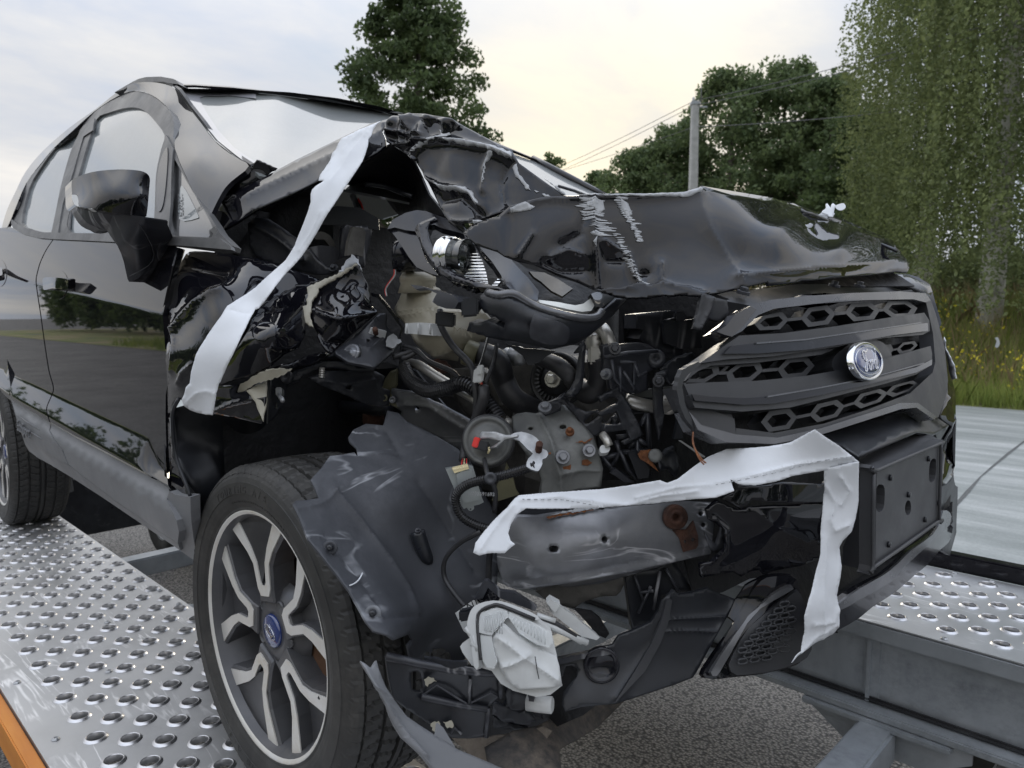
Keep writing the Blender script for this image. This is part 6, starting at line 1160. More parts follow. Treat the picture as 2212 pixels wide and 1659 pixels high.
# fog of pipes, hoses and looms
ptube('bottom_hose', [(*q(4, 1800, 560)[0], 'Y', -.53), (*q(4, 1960, 570)[0], 'Y', -.55), (*q(4, 2090, 640)[0], 'Y', -.55), (*q(4, 2140, 800)[0], 'Y', -.53), (*q(5, 20, 960)[0], 'Y', -.52), (*q(5, 190, 1050)[0], 'Y', -.48)], .021, M['hose'], car, seg=14, sm=5)
ptube('air_con_pipe', [(*q(4, 1270, 655)[0], 'Y', -.53), (*q(4, 1390, 660)[0], 'Y', -.55), (*q(4, 1600, 790)[0], 'Y', -.555), (*q(4, 1900, 965)[0], 'Y', -.55), (*q(5, 0, 1190)[0], 'Y', -.54)], .0095, M['alu'], car, seg=12, sm=4)
ptube('thick_loom', [(*q(4, 1285, 690)[0], 'Y', -.57), (*q(4, 1340, 800)[0], 'Y', -.585), (*q(4, 1480, 885)[0], 'Y', -.59), (*q(4, 1640, 870)[0], 'Y', -.59), (*q(4, 1790, 825)[0], 'Y', -.585), (*q(4, 1910, 890)[0], 'Y', -.58), (*q(4, 2010, 1010)[0], 'Y', -.575), (*q(4, 2110, 1140)[0], 'Y', -.57)], .0145, M['loom'], car, seg=12, sm=5, ribs=.006)
ptube('lamp_cable', [(*q(4, 1590, 190)[0], 'Y', -.62), (*q(4, 1600, 330)[0], 'Y', -.625), (*q(4, 1700, 500)[0], 'Y', -.61), (*q(4, 1850, 660)[0], 'Y', -.60), (*q(4, 1885, 800)[0], 'Y', -.60), (*q(4, 1905, 960)[0], 'Y', -.60), (*q(4, 1895, 1110)[0], 'Y', -.60)], .006, M['hose'], car, seg=9, sm=4)
ptube('taped_loom', [(*q(4, 1965, 850)[0], 'Y', -.60), (*q(4, 1965, 960)[0], 'Y', -.605), (*q(4, 1900, 1140)[0], 'Y', -.605), (*q(4, 1830, 1300)[0], 'Y', -.61), (*q(4, 1795, 1500)[0], 'Y', -.625)], .0095, M['hose'], car, seg=10, sm=4)
ptube('thin_wire', [(*q(4, 2012, 420)[0], 'Y', -.60), (*q(4, 1960, 590)[0], 'Y', -.605), (*q(4, 1922, 700)[0], 'Y', -.61)], .0014, M['hose'], car, seg=6); ptube('thin_wire', [(*q(4, 2002, 420)[0], 'Y', -.60), (*q(4, 1955, 600)[0], 'Y', -.605), (*q(4, 1915, 700)[0], 'Y', -.61)], .0014, M['whiteplas'], car, seg=6)
ptube('thin_wire', [(*q(4, 2080, 480)[0], 'Y', -.56), (*q(4, 2050, 650)[0], 'Y', -.57), (*q(4, 1980, 830)[0], 'Y', -.60)], .004, M['hose'], car, seg=6)
cn = at(*q(4, 1925, 755)[0], 'Y', -.612); box('white_connector', cn, ((.75, .6, .1), (-.6, .75, 0), (.05, .1, 1.)), (.018, .013, .024), M['whiteplas'], car, .002); box('white_connector', cn+np.array([.006, -.002, .010]), ((.75, .6, .1), (-.6, .75, 0), (.05, .1, 1.)), (.011, .010, .016), M['whiteplas'], car, .0015)
for k, mm in enumerate(('red', 'cream', 'red')): ptube('thin_wire', [(*q(4, 1930+k*6, 800)[0], 'Y', -.61), (*q(4, 1945+k*6, 840)[0], 'Y', -.605)], .0012, M[mm], car, seg=5)
for dx in (0, 9): ptube('twin_cable', [(*q(4, 1280, 500+dx*3)[0], 'Y', -.57), (*q(4, 1390, 535+dx*2)[0], 'Y', -.575), (*q(4, 1480, 620+dx)[0], 'Y', -.57), (*q(4, 1600, 675+dx)[0], 'Y', -.56), (*q(4, 1700, 720+dx)[0], 'Y', -.56), (*q(4, 1770, 790+dx)[0], 'Y', -.57)], .004, M['hose'], car, seg=7, sm=4)
ptube('cable_stub', [(*q(4, 1180, 598)[0], 'Y', -.60), (*q(4, 1290, 570)[0], 'Y', -.58), (*q(4, 1390, 540)[0], 'Y', -.57)], .0062, M['hose'], car, seg=9); ptube('cable_stub', [(*q(4, 1260, 610)[0], 'Y', -.59), (*q(4, 1330, 590)[0], 'Y', -.58), (*q(4, 1400, 545)[0], 'Y', -.57)], .005, M['hose'], car, seg=9)
for k, (mm, dx) in enumerate((('red', 0), ('whiteplas', 9))): ptube('striped_wire', [(*q(2, 1235+dx*.3, 1290)[0], 'Y', -.60), (*q(2, 1180+dx, 1360)[0], 'Y', -.605), (*q(2, 1185+dx, 1440)[0], 'Y', -.61), (*q(2, 1195+dx, 1540)[0], 'Y', -.61), (*q(2, 1150+dx, 1610)[0], 'Y', -.61), (*q(4, 1118+dx*.6, 10)[0], 'Y', -.61), (*q(4, 1125+dx*.6, 70)[0], 'Y', -.61)], .0013, M[mm], car, seg=6, sm=4)
# horn with its bracket
hn = at(1054, 952, 'Y', -.615); ha = np.array([.62, -.74, .22])
horn = lathe('horn', hn, ha, [(.030, -.024), (.040, -.018), (.042, -.006), (.0415, .004), (.038, .007), (.034, .004), (.031, .002), (.026, .006), (.014, .010), (.003, .011)], M['rail'], car, 36)
lathe('horn_gasket', hn-ha*.006, ha, [(.043, -.004), (.0455, -.002), (.0455, .003), (.043, .005)], M['hose'], horn, 36)
box('horn_socket', at(*q(4, 1945, 1360)[0], 'Y', -.64), ((.8, .6, -.25), (.1, .3, .95), ha), (.024, .016, .018), M['plastic_dark'], horn, .002); box('socket_lock', at(*q(4, 1903, 1335)[0], 'Y', -.648), ((.8, .6, -.25), (.1, .3, .95), ha), (.010, .017, .012), M['red'], horn, .0015)
for k in range(2): ptube('thin_wire', [(*q(4, 2005+k*8, 1375)[0], 'Y', -.635), (*q(4, 2012+k*8, 1400)[0], 'Y', -.637), (*q(4, 2000+k*8, 1430)[0], 'Y', -.635)], .0012, M['cream'], car, seg=5)
sheet('horn_strap', q(4, 1905, 1310, 1950, 1240, 2060, 1240, 2160, 1270, 2260, 1265, 2260, 1285, 2150, 1310, 2080, 1380, 2010, 1385, 2120, 1320, 2000, 1300), [(1030, 945, 'Y', -.64), (1118, 938, 'Y', -.63), (1060, 965, 'Y', -.642)], M['zinc'], horn, th=.003, step=8, crump=[(.003, 40, 2, 'n')])
hbk = sheet('horn_bracket', smooth(q(5, -30, 1295, 0, 1262, 80, 1242, 180, 1272, 238, 1325, 255, 1382, 300, 1405, 312, 1440, 290, 1470, 262, 1482, 262, 1520, 235, 1572, 205, 1580, 125, 1542, 142, 1472, 180, 1432, 125, 1385, 60, 1318), 2), [(1100, 945, 'Y', -.63), (1150, 935, 'Y', -.605), (1180, 985, 'Y', -.60), (1150, 1015, 'Y', -.63)], M['zinc'], car, th=.004, step=7, holes=[[(1153+3*math.cos(a), 1000+4*math.sin(a)) for a in an[::3]]])
tube('bracket_stud', [at(*q(5, 228, 1415)[0], 'Y', -.605), at(*q(5, 237, 1345)[0], 'Y', -.615)], .0058, M['rust_dark'], hbk, 8, 0, ribs=.003)
# control module hanging on its loom
MC_ = [(990, 1005, 'Y', -.665), (1030, 1000, 'Y', -.64), (1045, 1085, 'Y', -.635), (1005, 1095, 'Y', -.66)]
mod = sheet('control_module', q(27, 805, 242, 835, 236, 935, 222, 955, 225, 1005, 400, 1016, 425, 990, 438, 935, 450, 905, 462, 893, 445), MC_, M['box_metal'], car, th=.018, step=12, off=.004)
sheet('module_cover', smooth(q(27, 862, 268, 940, 250, 950, 262, 990, 395, 985, 408, 912, 428, 900, 420), 2), MC_, M['box_metal'], mod, th=.01, step=12, off=.010)
sheet('module_connector', q(27, 838, 236, 925, 214, 932, 238, 852, 262), MC_, M['cream'], mod, th=.016, step=12, off=.012)
for k in range(9): x = 850+k*9; tube('connector_rib', [at(*q(27, x, 240-k*2)[0], 'T', 1.02), at(*q(27, x+4, 254-k*2)[0], 'T', 1.02)], .0008, M['cream'], mod, 4, 0)
sheet('module_tab', smooth(q(27, 925, 452, 958, 445, 962, 462, 945, 474, 930, 468), 2), MC_, M['box_metal'], mod, th=.004, step=9, off=.003, holes=[[(1016.5+2*math.cos(a), 1099.3+2*math.sin(a)) for a in an[::4]]])
text('module_number', '10005691693', .0078, at(*q(27, 922, 388)[0], 'T', 1.028)+0*EX, np.array([.70, .62, -.02]), np.array([.1, -.1, .98]), M['zinc'], mod, .0006)
for k in range(7): ptube('thin_wire', [(*q(4, 1775+k*9, 1475)[0], 'Y', -.63), (*q(4, 1765+k*11, 1535)[0], 'Y', -.645)], .0012, M[('hose', 'red', 'hose', 'cream', 'hose', 'red', 'hose')[k]], mod, seg=5)
ptube('loop_loom', [(*q(27, 1300, 225)[0], 'Y', -.62), (*q(27, 1150, 272)[0], 'Y', -.645), (*q(27, 1030, 300)[0], 'Y', -.665), (*q(27, 925, 330)[0], 'Y', -.68), (*q(27, 865, 385)[0], 'Y', -.685), (*q(27, 868, 455)[0], 'Y', -.685), (*q(27, 905, 515)[0], 'Y', -.68), (*q(27, 975, 555)[0], 'Y', -.67), (*q(27, 1045, 575)[0], 'Y', -.66)], .0078, M['loom'], car, seg=12, sm=6, ribs=.0042)
ptube('loom_cable', [(*q(27, 1000, 590)[0], 'Y', -.67), (*q(27, 880, 655)[0], 'Y', -.68), (*q(27, 803, 745)[0], 'Y', -.69), (*q(27, 800, 845)[0], 'Y', -.69), (*q(27, 860, 940)[0], 'Y', -.69), (*q(27, 915, 1005)[0], 'Y', -.69)], .0042, M['hose'], car, seg=8, sm=5)
ptube('loom_cable', [(*q(27, 1020, 190)[0], 'Y', -.64), (*q(27, 1040, 280)[0], 'Y', -.67), (*q(27, 1080, 360)[0], 'Y', -.66), (*q(27, 1075, 480)[0], 'Y', -.65)], .004, M['hose'], car, seg=8, sm=4)
ptube('loom_cable', [(*q(27, 1060, 600)[0], 'Y', -.655), (*q(27, 1045, 760)[0], 'Y', -.65), (*q(27, 1042, 900)[0], 'Y', -.65)], .0052, M['hose'], car, seg=8, sm=3)
lathe('loom_clip', at(*q(27, 1055, 295)[0], 'Y', -.675), (.6, -.7, .2), [(.010, -.003), (.010, .004), (.006, .006), (.004, .004)], M['plastic'], car, 14)
# front end of the chassis leg
LG = [(1108, 900, 'Y', -.555), (1160, 890, 'Y', -.53), (1215, 880, 'Y', -.50), (1290, 950, 'Y', -.48), (1305, 1030, 'Y', -.48), (1170, 1060, 'Y', -.56), (1120, 960, 'Y', -.575), (1200, 980, 'Y', -.545), (1240, 1060, 'Y', -.52)]
leg = sheet('chassis_leg', q(5, 0, 1112, 40, 1085, 120, 1072, 210, 1085, 380, 1005, 460, 1010, 700, 1275, 742, 1385, 782, 1560, 770, 1720, 500, 1760, 240, 1800, 255, 1660, 225, 1560, 110, 1420, 10, 1290), LG, M['rail'], car, th=.02, step=9, crump=[(.003, 12, 3, 'n')], creases=[(q(5, 240, 1120, 330, 1300, 400, 1560, 430, 1800), .012, 6), (q(5, 430, 1600, 600, 1570, 770, 1580), .012, 6)], holes=[[(1146+5.5*math.cos(a), 926+3.5*math.sin(a)) for a in an[::3]], [(1216+8*math.cos(a), 922+5*math.sin(a)) for a in an[::3]]])
for x, y, rr in ((437, 1462, .0125), (663, 1405, .0115), (285, 1035, .010)): bolt('leg_bolt', CAMP+ray(*q(5, x, y)[0])*(tps(LG)(*q(5, x, y)[0])-.012), (.72, -.62, .3), rr, M['steel'] if y > 1100 else M['zinc'], leg, .014)
chips('rust_patch', [q(5, 405, 1600, 440, 1540, 505, 1520, 500, 1570, 530, 1600, 480, 1615, 430, 1620), q(5, 600, 1490, 650, 1480, 690, 1510, 650, 1535, 600, 1525), q(5, 540, 1335, 640, 1325, 700, 1300, 640, 1345), q(5, 300, 1430, 350, 1400, 382, 1395, 370, 1425, 330, 1440)], LG, M['rust'], leg, .003, 20)
flat('leg_side_plate', q(27, 1140, 210, 1180, 300, 1195, 360, 1210, 385, 1100, 420, 1060, 420, 1090, 330, 1130, 260), (-.60, -.57), M['olive'], .008, 12, holes=[[(1132+3*math.cos(a), 1058+3*math.sin(a)) for a in an[::4]]])
# brackets in front of it
br = flat('lamp_carrier_bracket', q(5, 380, 960, 440, 905, 480, 880, 470, 950, 560, 1032, 640, 1068, 740, 1052, 790, 1120, 832, 1190, 770, 1240, 710, 1282, 560, 1302, 520, 1312, 470, 1300, 435, 1240, 450, 1215, 500, 1205, 600, 1182, 570, 1112, 500, 1040, 430, 985, 420, 1060, 290, 1108, 222, 1050, 260, 1010), (-.545, -.455), M['black_steel'], .006, 8, crump=[(.004, 18, 7, 'n')], creases=[(q(5, 390, 960, 440, 970, 560, 1110), .010, 5)], holes=[smooth(q(5, 628, 1150, 700, 1085, 748, 1085, 735, 1120, 660, 1172, 632, 1170), 2), [(1303+3.5*math.cos(a), 912+3.5*math.sin(a)) for a in an[::3]]])
bolt('rusty_stud', at(*q(5, 500, 1245)[0], 'Y', -.525), (.5, -.6, .6), .0075, M['rust'], br, .012); bolt('flange_bolt', at(*q(5, 285, 1035)[0], 'Y', -.555), (.5, -.5, .7), .0115, M['steel'], br)
flat('folded_bracket', q(5, 620, 450, 640, 500, 615, 800, 600, 880, 540, 940, 480, 960, 440, 930, 500, 870, 540, 790, 575, 560, 530, 560, 600, 470), (-.53, -.50), M['black_steel'], .008, 9, creases=[(q(5, 600, 540, 580, 800, 500, 930), .010, 6)])
flat('comb_bracket', q(5, 752, 945, 840, 898, 902, 850, 940, 900, 1000, 1000, 1060, 1110, 1128, 1268, 1040, 1325, 1030, 1340, 975, 1358, 958, 1330, 1022, 1298, 992, 1222, 860, 1245, 785, 1252, 800, 1182, 930, 1180, 948, 1165, 905, 1062, 770, 1110, 745, 1085, 860, 1020, 908, 1000, 918, 960, 890, 945, 850, 945, 772, 985), (-.485, -.40), M['black_steel'], .006, 8, creases=[(q(5, 905, 860, 1000, 1010, 1120, 1270), .008, 4)])
# belt pulley, hoses and pipes on the engine's end
pc_ = at(*q(5, 375, 790)[0], 'Y', -.46); pa_ = np.array([.35, -.93, .1]); pul = lathe('belt_pulley', pc_, pa_, [(.044, -.03), (.050, -.022), (.046, -.016), (.050, -.010), (.050, 0), (.046, .002), (.042, -.006), (.027, -.006), (.026, .004), (.018, .006), (.017, .012)], M['hose'], car, 40)
for k in range(30): a = 2*math.pi*k/30; u_, v_, w_ = basis(pa_); p0 = pc_+(u_*math.cos(a)+v_*math.sin(a))*.036; box('pulley_tooth', p0, (u_*math.cos(a)+v_*math.sin(a), -u_*math.sin(a)+v_*math.cos(a), w_), (.009, .003, .006), M['plastic'], pul)
bolt('pulley_bolt', pc_+pa_*.010, pa_, .016, M['alu'], pul, .016)
ptube('heater_hose', [(*q(5, 230, 600)[0], 'Y', -.50), (*q(5, 380, 660)[0], 'Y', -.515), (*q(5, 470, 730)[0], 'Y', -.515), (*q(5, 540, 830)[0], 'Y', -.49)], .0145, M['hose'], car, seg=12, sm=4)
ptube('return_hose', [(*q(5, 740, 600)[0], 'Y', -.46), (*q(5, 760, 720)[0], 'Y', -.455), (*q(5, 735, 850)[0], 'Y', -.455), (*q(5, 660, 910)[0], 'Y', -.46), (*q(5, 580, 860)[0], 'Y', -.44)], .019, M['hose'], car, seg=14, sm=4)
ptube('refrigerant_pipe', [(*q(5, 700, 340)[0], 'Y', -.44), (*q(5, 770, 345)[0], 'Y', -.45), (*q(5, 815, 400)[0], 'Y', -.455), (*q(5, 850, 500)[0], 'Y', -.455)], .0115, M['alu'], car, seg=12, sm=4)
ft = [at(*q(5, x, y)[0], 'Y', -.465) for x, y in ((690, 385), (705, 540))]; d_ = ft[1]-ft[0]; L_ = np.linalg.norm(d_); lathe('pipe_fitting', ft[0], d_, [(.008, 0), (.0125, L_*.12), (.0155, L_*.25), (.012, L_*.40), (.0165, L_*.55), (.0125, L_*.70), (.015, L_*.82), (.010, L_)], M['alu'], car, 18)
box('pipe_block', at(*q(5, 710, 580)[0], 'Y', -.47), ((.7, .7, 0), (-.7, .7, 0), EZ), (.022, .02, .03), M['alu'], car, .004); ptube('pipe_stub', [(*q(5, 720, 570)[0], 'Y', -.47), (*q(5, 790, 555)[0], 'Y', -.46)], .008, M['alu'], car, seg=10)
fo = [at(*q(4, x, y)[0], 'Y', -.51) for x, y in ((2150, 590), (2320, 590))]; d_ = fo[1]-fo[0]; L_ = np.linalg.norm(d_); lathe('hose_fitting', fo[0], d_, [(.010, 0), (.016, L_*.15), (.012, L_*.3), (.018, L_*.45), (.013, L_*.6), (.018, L_*.75), (.012, L_)], M['zinc'], car, 18)
flat('belt_run', q(5, 160, 1000, 250, 760, 275, 690, 235, 690, 130, 980), (-.45, -.44), M['rubber'], .02, 14)
flat('alternator_face', q(5, -60, 560, 180, 620, 240, 700, 240, 900, 120, 1010, -60, 930), (-.42, -.40), M['engine'], .03, 14, crump=[(.012, 18, 2, 'n')])
flat('gearbox_face', q(4, 1680, 700, 1900, 680, 2050, 760, 2130, 1010, 2080, 1130, 1860, 1130, 1720, 960), (-.46, -.44), M['engine'], .04, 14, crump=[(.014, 16, 7, 'n')])
chips('rusty_bracket', [q(4, 1450, 690, 1560, 610, 1650, 640, 1700, 700, 1600, 760, 1480, 750)], [(930, 780, 'Y', -.47), (970, 800, 'Y', -.46), (950, 810, 'Y', -.465)], M['rust_dark'], car, 0, 3)
# headlamp carrier moulding and battery box
hm = flat('lamp_carrier', smooth(q(5, 785, 500, 850, 470, 930, 485, 1100, 470, 1180, 490, 1262, 545, 1305, 640, 1240, 700, 1165, 730, 1175, 880, 1090, 912, 985, 910, 985, 965, 850, 870, 840, 800, 790, 740, 795, 620), 1), (-.475, -.37), M['plastic'], .012, 9, crump=[(.002, 15, 3, 'n')])
for p in (q(5, 800, 600, 1000, 560, 1260, 545), q(5, 860, 620, 880, 780, 1000, 905), q(5, 930, 640, 1060, 640, 1050, 890), q(5, 960, 720, 1080, 900), q(5, 1060, 660, 1090, 760, 1165, 730), q(5, 930, 680, 940, 900)): tube('moulding_rib', [at(x, y, 'Y', -.49+(x-1300)/130*.095) for x, y in p], .0035, M['plastic'], hm, 5, 0)
bolt('carrier_bolt', at(*q(5, 890, 525)[0], 'Y', -.475), (.6, -.75, .2), .0105, M['black_steel'], hm, .010); bolt('carrier_bolt', at(*q(5, 820, 745)[0], 'Y', -.49), (.3, -.9, .1), .0095, M['steel'], hm, .02); lathe('moulding_boss', at(*q(5, 1245, 612)[0], 'Y', -.385), (.6, -.75, .2), [(.016, -.004), (.016, .004), (.006, .006), (.004, .002)], M['plastic'], hm, 18)
bb = flat('battery_box', q(5, 1072, 225, 1180, 212, 1240, 205, 1420, 190, 1420, 262, 1500, 268, 1590, 265, 1642, 520, 1480, 532, 1470, 585, 1350, 600, 1250, 545, 1130, 462, 1100, 440, 1132, 362, 1068, 350), (-.38, -.26), M['plastic'], .05, 12, crump=[(.003, 14, 3, 'n')])
flat('battery_box_front', q(5, 1310, 300, 1560, 270, 1592, 270, 1642, 518, 1480, 530, 1330, 480), (-.345, -.275), M['plastic'], .01, 14, bb); box('battery_bolt', at(*q(5, 1450, 245)[0], 'Y', -.33), ((.7, .7, 0), (-.7, .7, 0), EZ), (.02, .014, .016), M['plastic'], bb, .003)
flat('battery_clamp', rough(q(5, 1320, 275, 1400, 260, 1500, 240, 1560, 245, 1560, 262, 1420, 290, 1330, 300), .8, 5, 2), (-.36, -.30), M['black_steel'], .008, 8, bb)
flat('broken_trim_shard', rough(q(5, 1640, 48, 1700, 60, 1760, 85, 1860, 105, 1872, 230, 1780, 290, 1700, 268, 1660, 320, 1610, 372, 1558, 350, 1598, 232), .8, 7, 3), (-.44, -.38), M['grille'], .008, 8, creases=[(q(5, 1725, 90, 1690, 200, 1610, 360), .012, 5)])
flat('torn_support_strip', rough(q(5, 1240, 735, 1300, 712, 1345, 700, 1335, 760, 1300, 800, 1300, 900, 1312, 1100, 1290, 1220, 1268, 1315, 1245, 1180, 1222, 1020, 1212, 880), .8, 7, 4), (-.41, -.39), M['black_steel'], .008, 8, crump=[(.005, 25, 3, 'r')]); bolt('support_bolt', at(*q(5, 1265, 805)[0], 'Y', -.415), (.6, -.75, .2), .0105, M['black_steel'], car, .010)
flat('alloy_bar', q(5, 1050, 915, 1200, 870, 1400, 852, 1412, 930, 1300, 940, 1200, 948, 1070, 935), (-.40, -.33), M['rail'], .01, 11)
ptube('cooler_pipe', [(*q(5, 980, 965)[0], 'Y', -.42), (*q(5, 1110, 1005)[0], 'Y', -.40), (*q(5, 1250, 1030)[0], 'Y', -.37), (*q(5, 1370, 1010)[0], 'Y', -.34)], .0115, M['alu'], car, seg=12, sm=3); lathe('pipe_end', at(*q(5, 1350, 1010)[0], 'Y', -.345), (.6, -.75, .2), [(.017, -.006), (.018, .004), (.012, .006), (.008, .003)], M['alu'], car, 16)
# radiator carrier lattice
lat = flat('radiator_carrier', q(5, 740, 1280, 900, 1090, 1170, 1080, 1420, 900, 1480, 1300, 1300, 1420, 1250, 1660, 780, 1660), (-.44, -.30), M['void'], .01, 16)
def lb(*v, w=.005, m='plastic'): tube('lattice_bar', [at(x, y, 'Y', -.455+(x-1290)/190*.11) for x, y in q(5, *v)], w, M[m], lat, 5, 0)
for v in ((780, 1480, 930, 1430), (850, 1560, 930, 1420, 900, 1320), (780, 1460, 860, 1560, 1000, 1640), (930, 1400, 1000, 1560, 1080, 1650), (960, 1420, 1180, 1400), (1080, 1300, 1100, 1650), (1170, 1080, 1185, 1400), (1080, 1300, 1180, 1370), (1165, 1090, 1110, 1190), (870, 1110, 900, 1180), (920, 1100, 870, 1190), (1010, 1390, 1070, 1310), (900, 1290, 1020, 1280), (1060, 1520, 1180, 1500), (1080, 1610, 1200, 1600)): lb(*v)
flat('lattice_plate', q(5, 1000, 1420, 1080, 1400, 1190, 1560, 1180, 1640, 1090, 1650), (-.43, -.40), M['plastic_dark'], .006, 12); flat('lattice_plate', q(5, 1390, 870, 1420, 860, 1480, 1300, 1400, 1305, 1430, 1150), (-.375, -.355), M['plastic_dark'], .006, 12)
sheet('white_cap', smooth(q(5, 758, 1390, 775, 1358, 840, 1360, 845, 1400, 820, 1422, 770, 1425), 2), [(1297, 965, 'Y', -.50), (1316, 968, 'Y', -.49), (1305, 978, 'Y', -.50)], M['whiteplas'], car, th=.012, step=6); ptube('white_cap_pipe', [(*q(5, 785, 1270)[0], 'Y', -.485), (*q(5, 815, 1310)[0], 'Y', -.49), (*q(5, 840, 1365)[0], 'Y', -.49)], .007, M['alu'], car, seg=10)
flat('rusty_tab', rough(q(5, 1090, 1440, 1120, 1405, 1200, 1395, 1180, 1450, 1210, 1500, 1240, 1540, 1270, 1590, 1180, 1520, 1110, 1480), 1, 6, 2), (-.43, -.40), M['rust'], .004, 8); lathe('rubber_mount', at(*q(5, 1238, 1450)[0], 'Y', -.41), (.5, -.8, .3), [(.010, -.03), (.010, 0), (.012, .002), (.011, .005), (.007, .006), (.002, .005)], M['rail'], car, 18)
flat('torn_plastic', rough(q(5, 1240, 1480, 1330, 1400, 1390, 1370, 1420, 1430, 1440, 1560, 1400, 1640, 1340, 1560, 1280, 1580), 1.5, 6, 5), (-.41, -.36), M['plastic_dark'], .006, 8, crump=[(.012, 25, 3, 'r')]); flat('torn_plastic', rough(q(5, 1270, 690, 1430, 590, 1560, 560, 1600, 600, 1500, 700, 1440, 820, 1400, 860, 1330, 800), 1.5, 7, 5), (-.38, -.32), M['plastic_dark'], .006, 9, crump=[(.010, 25, 3, 'n')])
flat('torn_plastic', rough(q(5, 850, 1600, 900, 1560, 1000, 1640, 1060, 1680, 980, 1680), 1, 7, 5), (-.46, -.42), M['plastic'], .006, 9)
tube('stray_wire', [at(*q(5, 1565, 1245)[0], 'X', .70), at(*q(5, 1570, 1360)[0], 'X', .715), at(*q(5, 1640, 1480)[0], 'X', .74), at(*q(5, 1675, 1510)[0], 'X', .75)], .0011, M['rust'], car, 5, 3); tube('stray_wire', [at(*q(5, 1565, 1245)[0], 'X', .70), at(*q(5, 1562, 1340)[0], 'X', .715), at(*q(5, 1615, 1470)[0], 'X', .74), at(*q(5, 1660, 1525)[0], 'X', .75)], .0011, M['rust'], car, 5, 3)
flat('white_splinter', q(5, 1448, 1318, 1462, 1318, 1670, 1455, 1665, 1465, 1640, 1455), (-.44, -.38), M['whiteplas'], .003, 12)
flat('bumper_edge_torn', rough(q(24, 500, 1280, 520, 1230, 620, 1180, 640, 1195, 560, 1260, 530, 1300, 520, 1340, 540, 1450, 590, 1560, 660, 1659, 620, 1640, 540, 1540, 500, 1440, 485, 1360), .7, 7, 2), (-.56, -.50), M['grille'], .008, 9)
sheet('grille_corner_trim', q(24, 738, 990, 800, 950, 850, 885, 950, 828, 990, 850, 900, 960, 835, 1022, 790, 1010), [(1548, 716, 'X', .70), (1620, 662, 'X', .69), (1582, 727, 'X', .70)], M['gloss'], car, th=.012, step=9)

# ---------------------------------------------------------------- right headlamp, pushed out of its seat
LP = [(838, 493, 'Y', -.655), (900, 455, 'Y', -.62), (960, 475, 'Y', -.60), (940, 600, 'Y', -.675), (1000, 640, 'Y', -.675), (990, 550, 'Y', -.64), (1100, 640, 'Y', -.665), (1060, 560, 'Y', -.615), (1160, 640, 'Y', -.60), (1290, 640, 'Y', -.50), (1280, 690, 'Y', -.535), (1200, 690, 'Y', -.62), (1100, 700, 'Y', -.665), (1250, 745, 'Y', -.545), (1150, 740, 'Y', -.615), (1030, 700, 'Y', -.67), (1345, 640, 'Y', -.45)]
lo = lambda d: [(a, b_, c, v+d) for a, b_, c, v in LP]
lamp = sheet('headlamp', q(2, 1500, 1095, 1640, 1072, 1790, 1190, 1900, 1270, 2000, 1290, 2212, 1400)+q(3, 120, 930, 350, 1000, 560, 1060, 700, 1125, 830, 1160, 760, 1290, 640, 1320, 300, 1260, 0, 1160)+q(2, 2120, 1660, 1900, 1605, 1700, 1535, 1560, 1375, 1490, 1200), lo(.055), M['void'], car, th=.02, step=16)
lamp['label'] = 'black headlamp knocked out of its mount with projector lens showing'
sheet('lamp_top_bezel', q(2, 1135, 1150, 1150, 1120, 1185, 1065, 1290, 1010, 1390, 985, 1470, 995, 1560, 1028, 1650, 1060, 1795, 1192, 1720, 1170, 1600, 1140, 1540, 1110, 1500, 1115, 1470, 1140, 1440, 1100, 1400, 1125, 1375, 1168, 1300, 1160, 1200, 1135), LP, M['gloss'], lamp, th=.012, step=9)
sheet('lamp_side_panel', q(2, 1145, 1142, 1200, 1137, 1300, 1162, 1370, 1172, 1395, 1210, 1415, 1290, 1450, 1390, 1530, 1490, 1560, 1535, 1500, 1520, 1370, 1462, 1300, 1370, 1245, 1280, 1190, 1200), LP, M['gloss'], lamp, th=.008, step=9, off=-.006)
sheet('lamp_rim', smooth(q(2, 1378, 1170, 1400, 1128, 1440, 1098, 1545, 1055, 1570, 1078, 1510, 1100, 1488, 1150, 1500, 1240, 1560, 1375, 1640, 1470, 1760, 1560, 1900, 1606, 2010, 1640), 1)+q(3, 0, 1150, 110, 1190, 215, 1228, 240, 1250, 200, 1262, 90, 1240, 0, 1215)+q(2, 2100, 1680, 1900, 1665, 1700, 1610, 1590, 1545, 1580, 1520, 1500, 1420, 1430, 1290), LP, M['gloss'], lamp, th=.02, step=8, off=.003, creases=[(q(2, 1420, 1130, 1450, 1290, 1560, 1470, 1700, 1570, 1900, 1640), .006, 4)])
sheet('lamp_divider', q(2, 1885, 1235, 1990, 1292, 2100, 1340, 2212, 1400)+q(3, 0, 880, 60, 950, 130, 1020, 228, 1140, 218, 1225, 100, 1190, 0, 1150)+q(2, 2130, 1600, 2120, 1560, 2040, 1440, 1960, 1350), LP, M['gloss'], lamp, th=.015, step=10, off=.002)
pl_c = at(*q(2, 1745, 1385)[0], 'Y', -.640); pa2 = np.array([.93, .30, -.08]); pa2 /= np.linalg.norm(pa2)
lathe('projector_barrel', pl_c-pa2*.03, pa2, [(.031, .000), (.0325, .004), (.0325, .009), (.0305, .010), (.0305, .013), (.0325, .014), (.0315, .021), (.029, .024)], M['chrome'], lamp, 36, close=False)
lathe('projector_cup', pl_c-pa2*.03, pa2, [(.0295, .048), (.024, .02), (.012, .006), (.002, .004)], M['darkglass'], lamp, 30, close=False)
lathe('projector_lens', pl_c-pa2*.006, pa2, [(.0300, 0), (.0298, .004), (.026, .013), (.020, .019), (.012, .023), (.002, .0245)], M['lens'], lamp, 36)
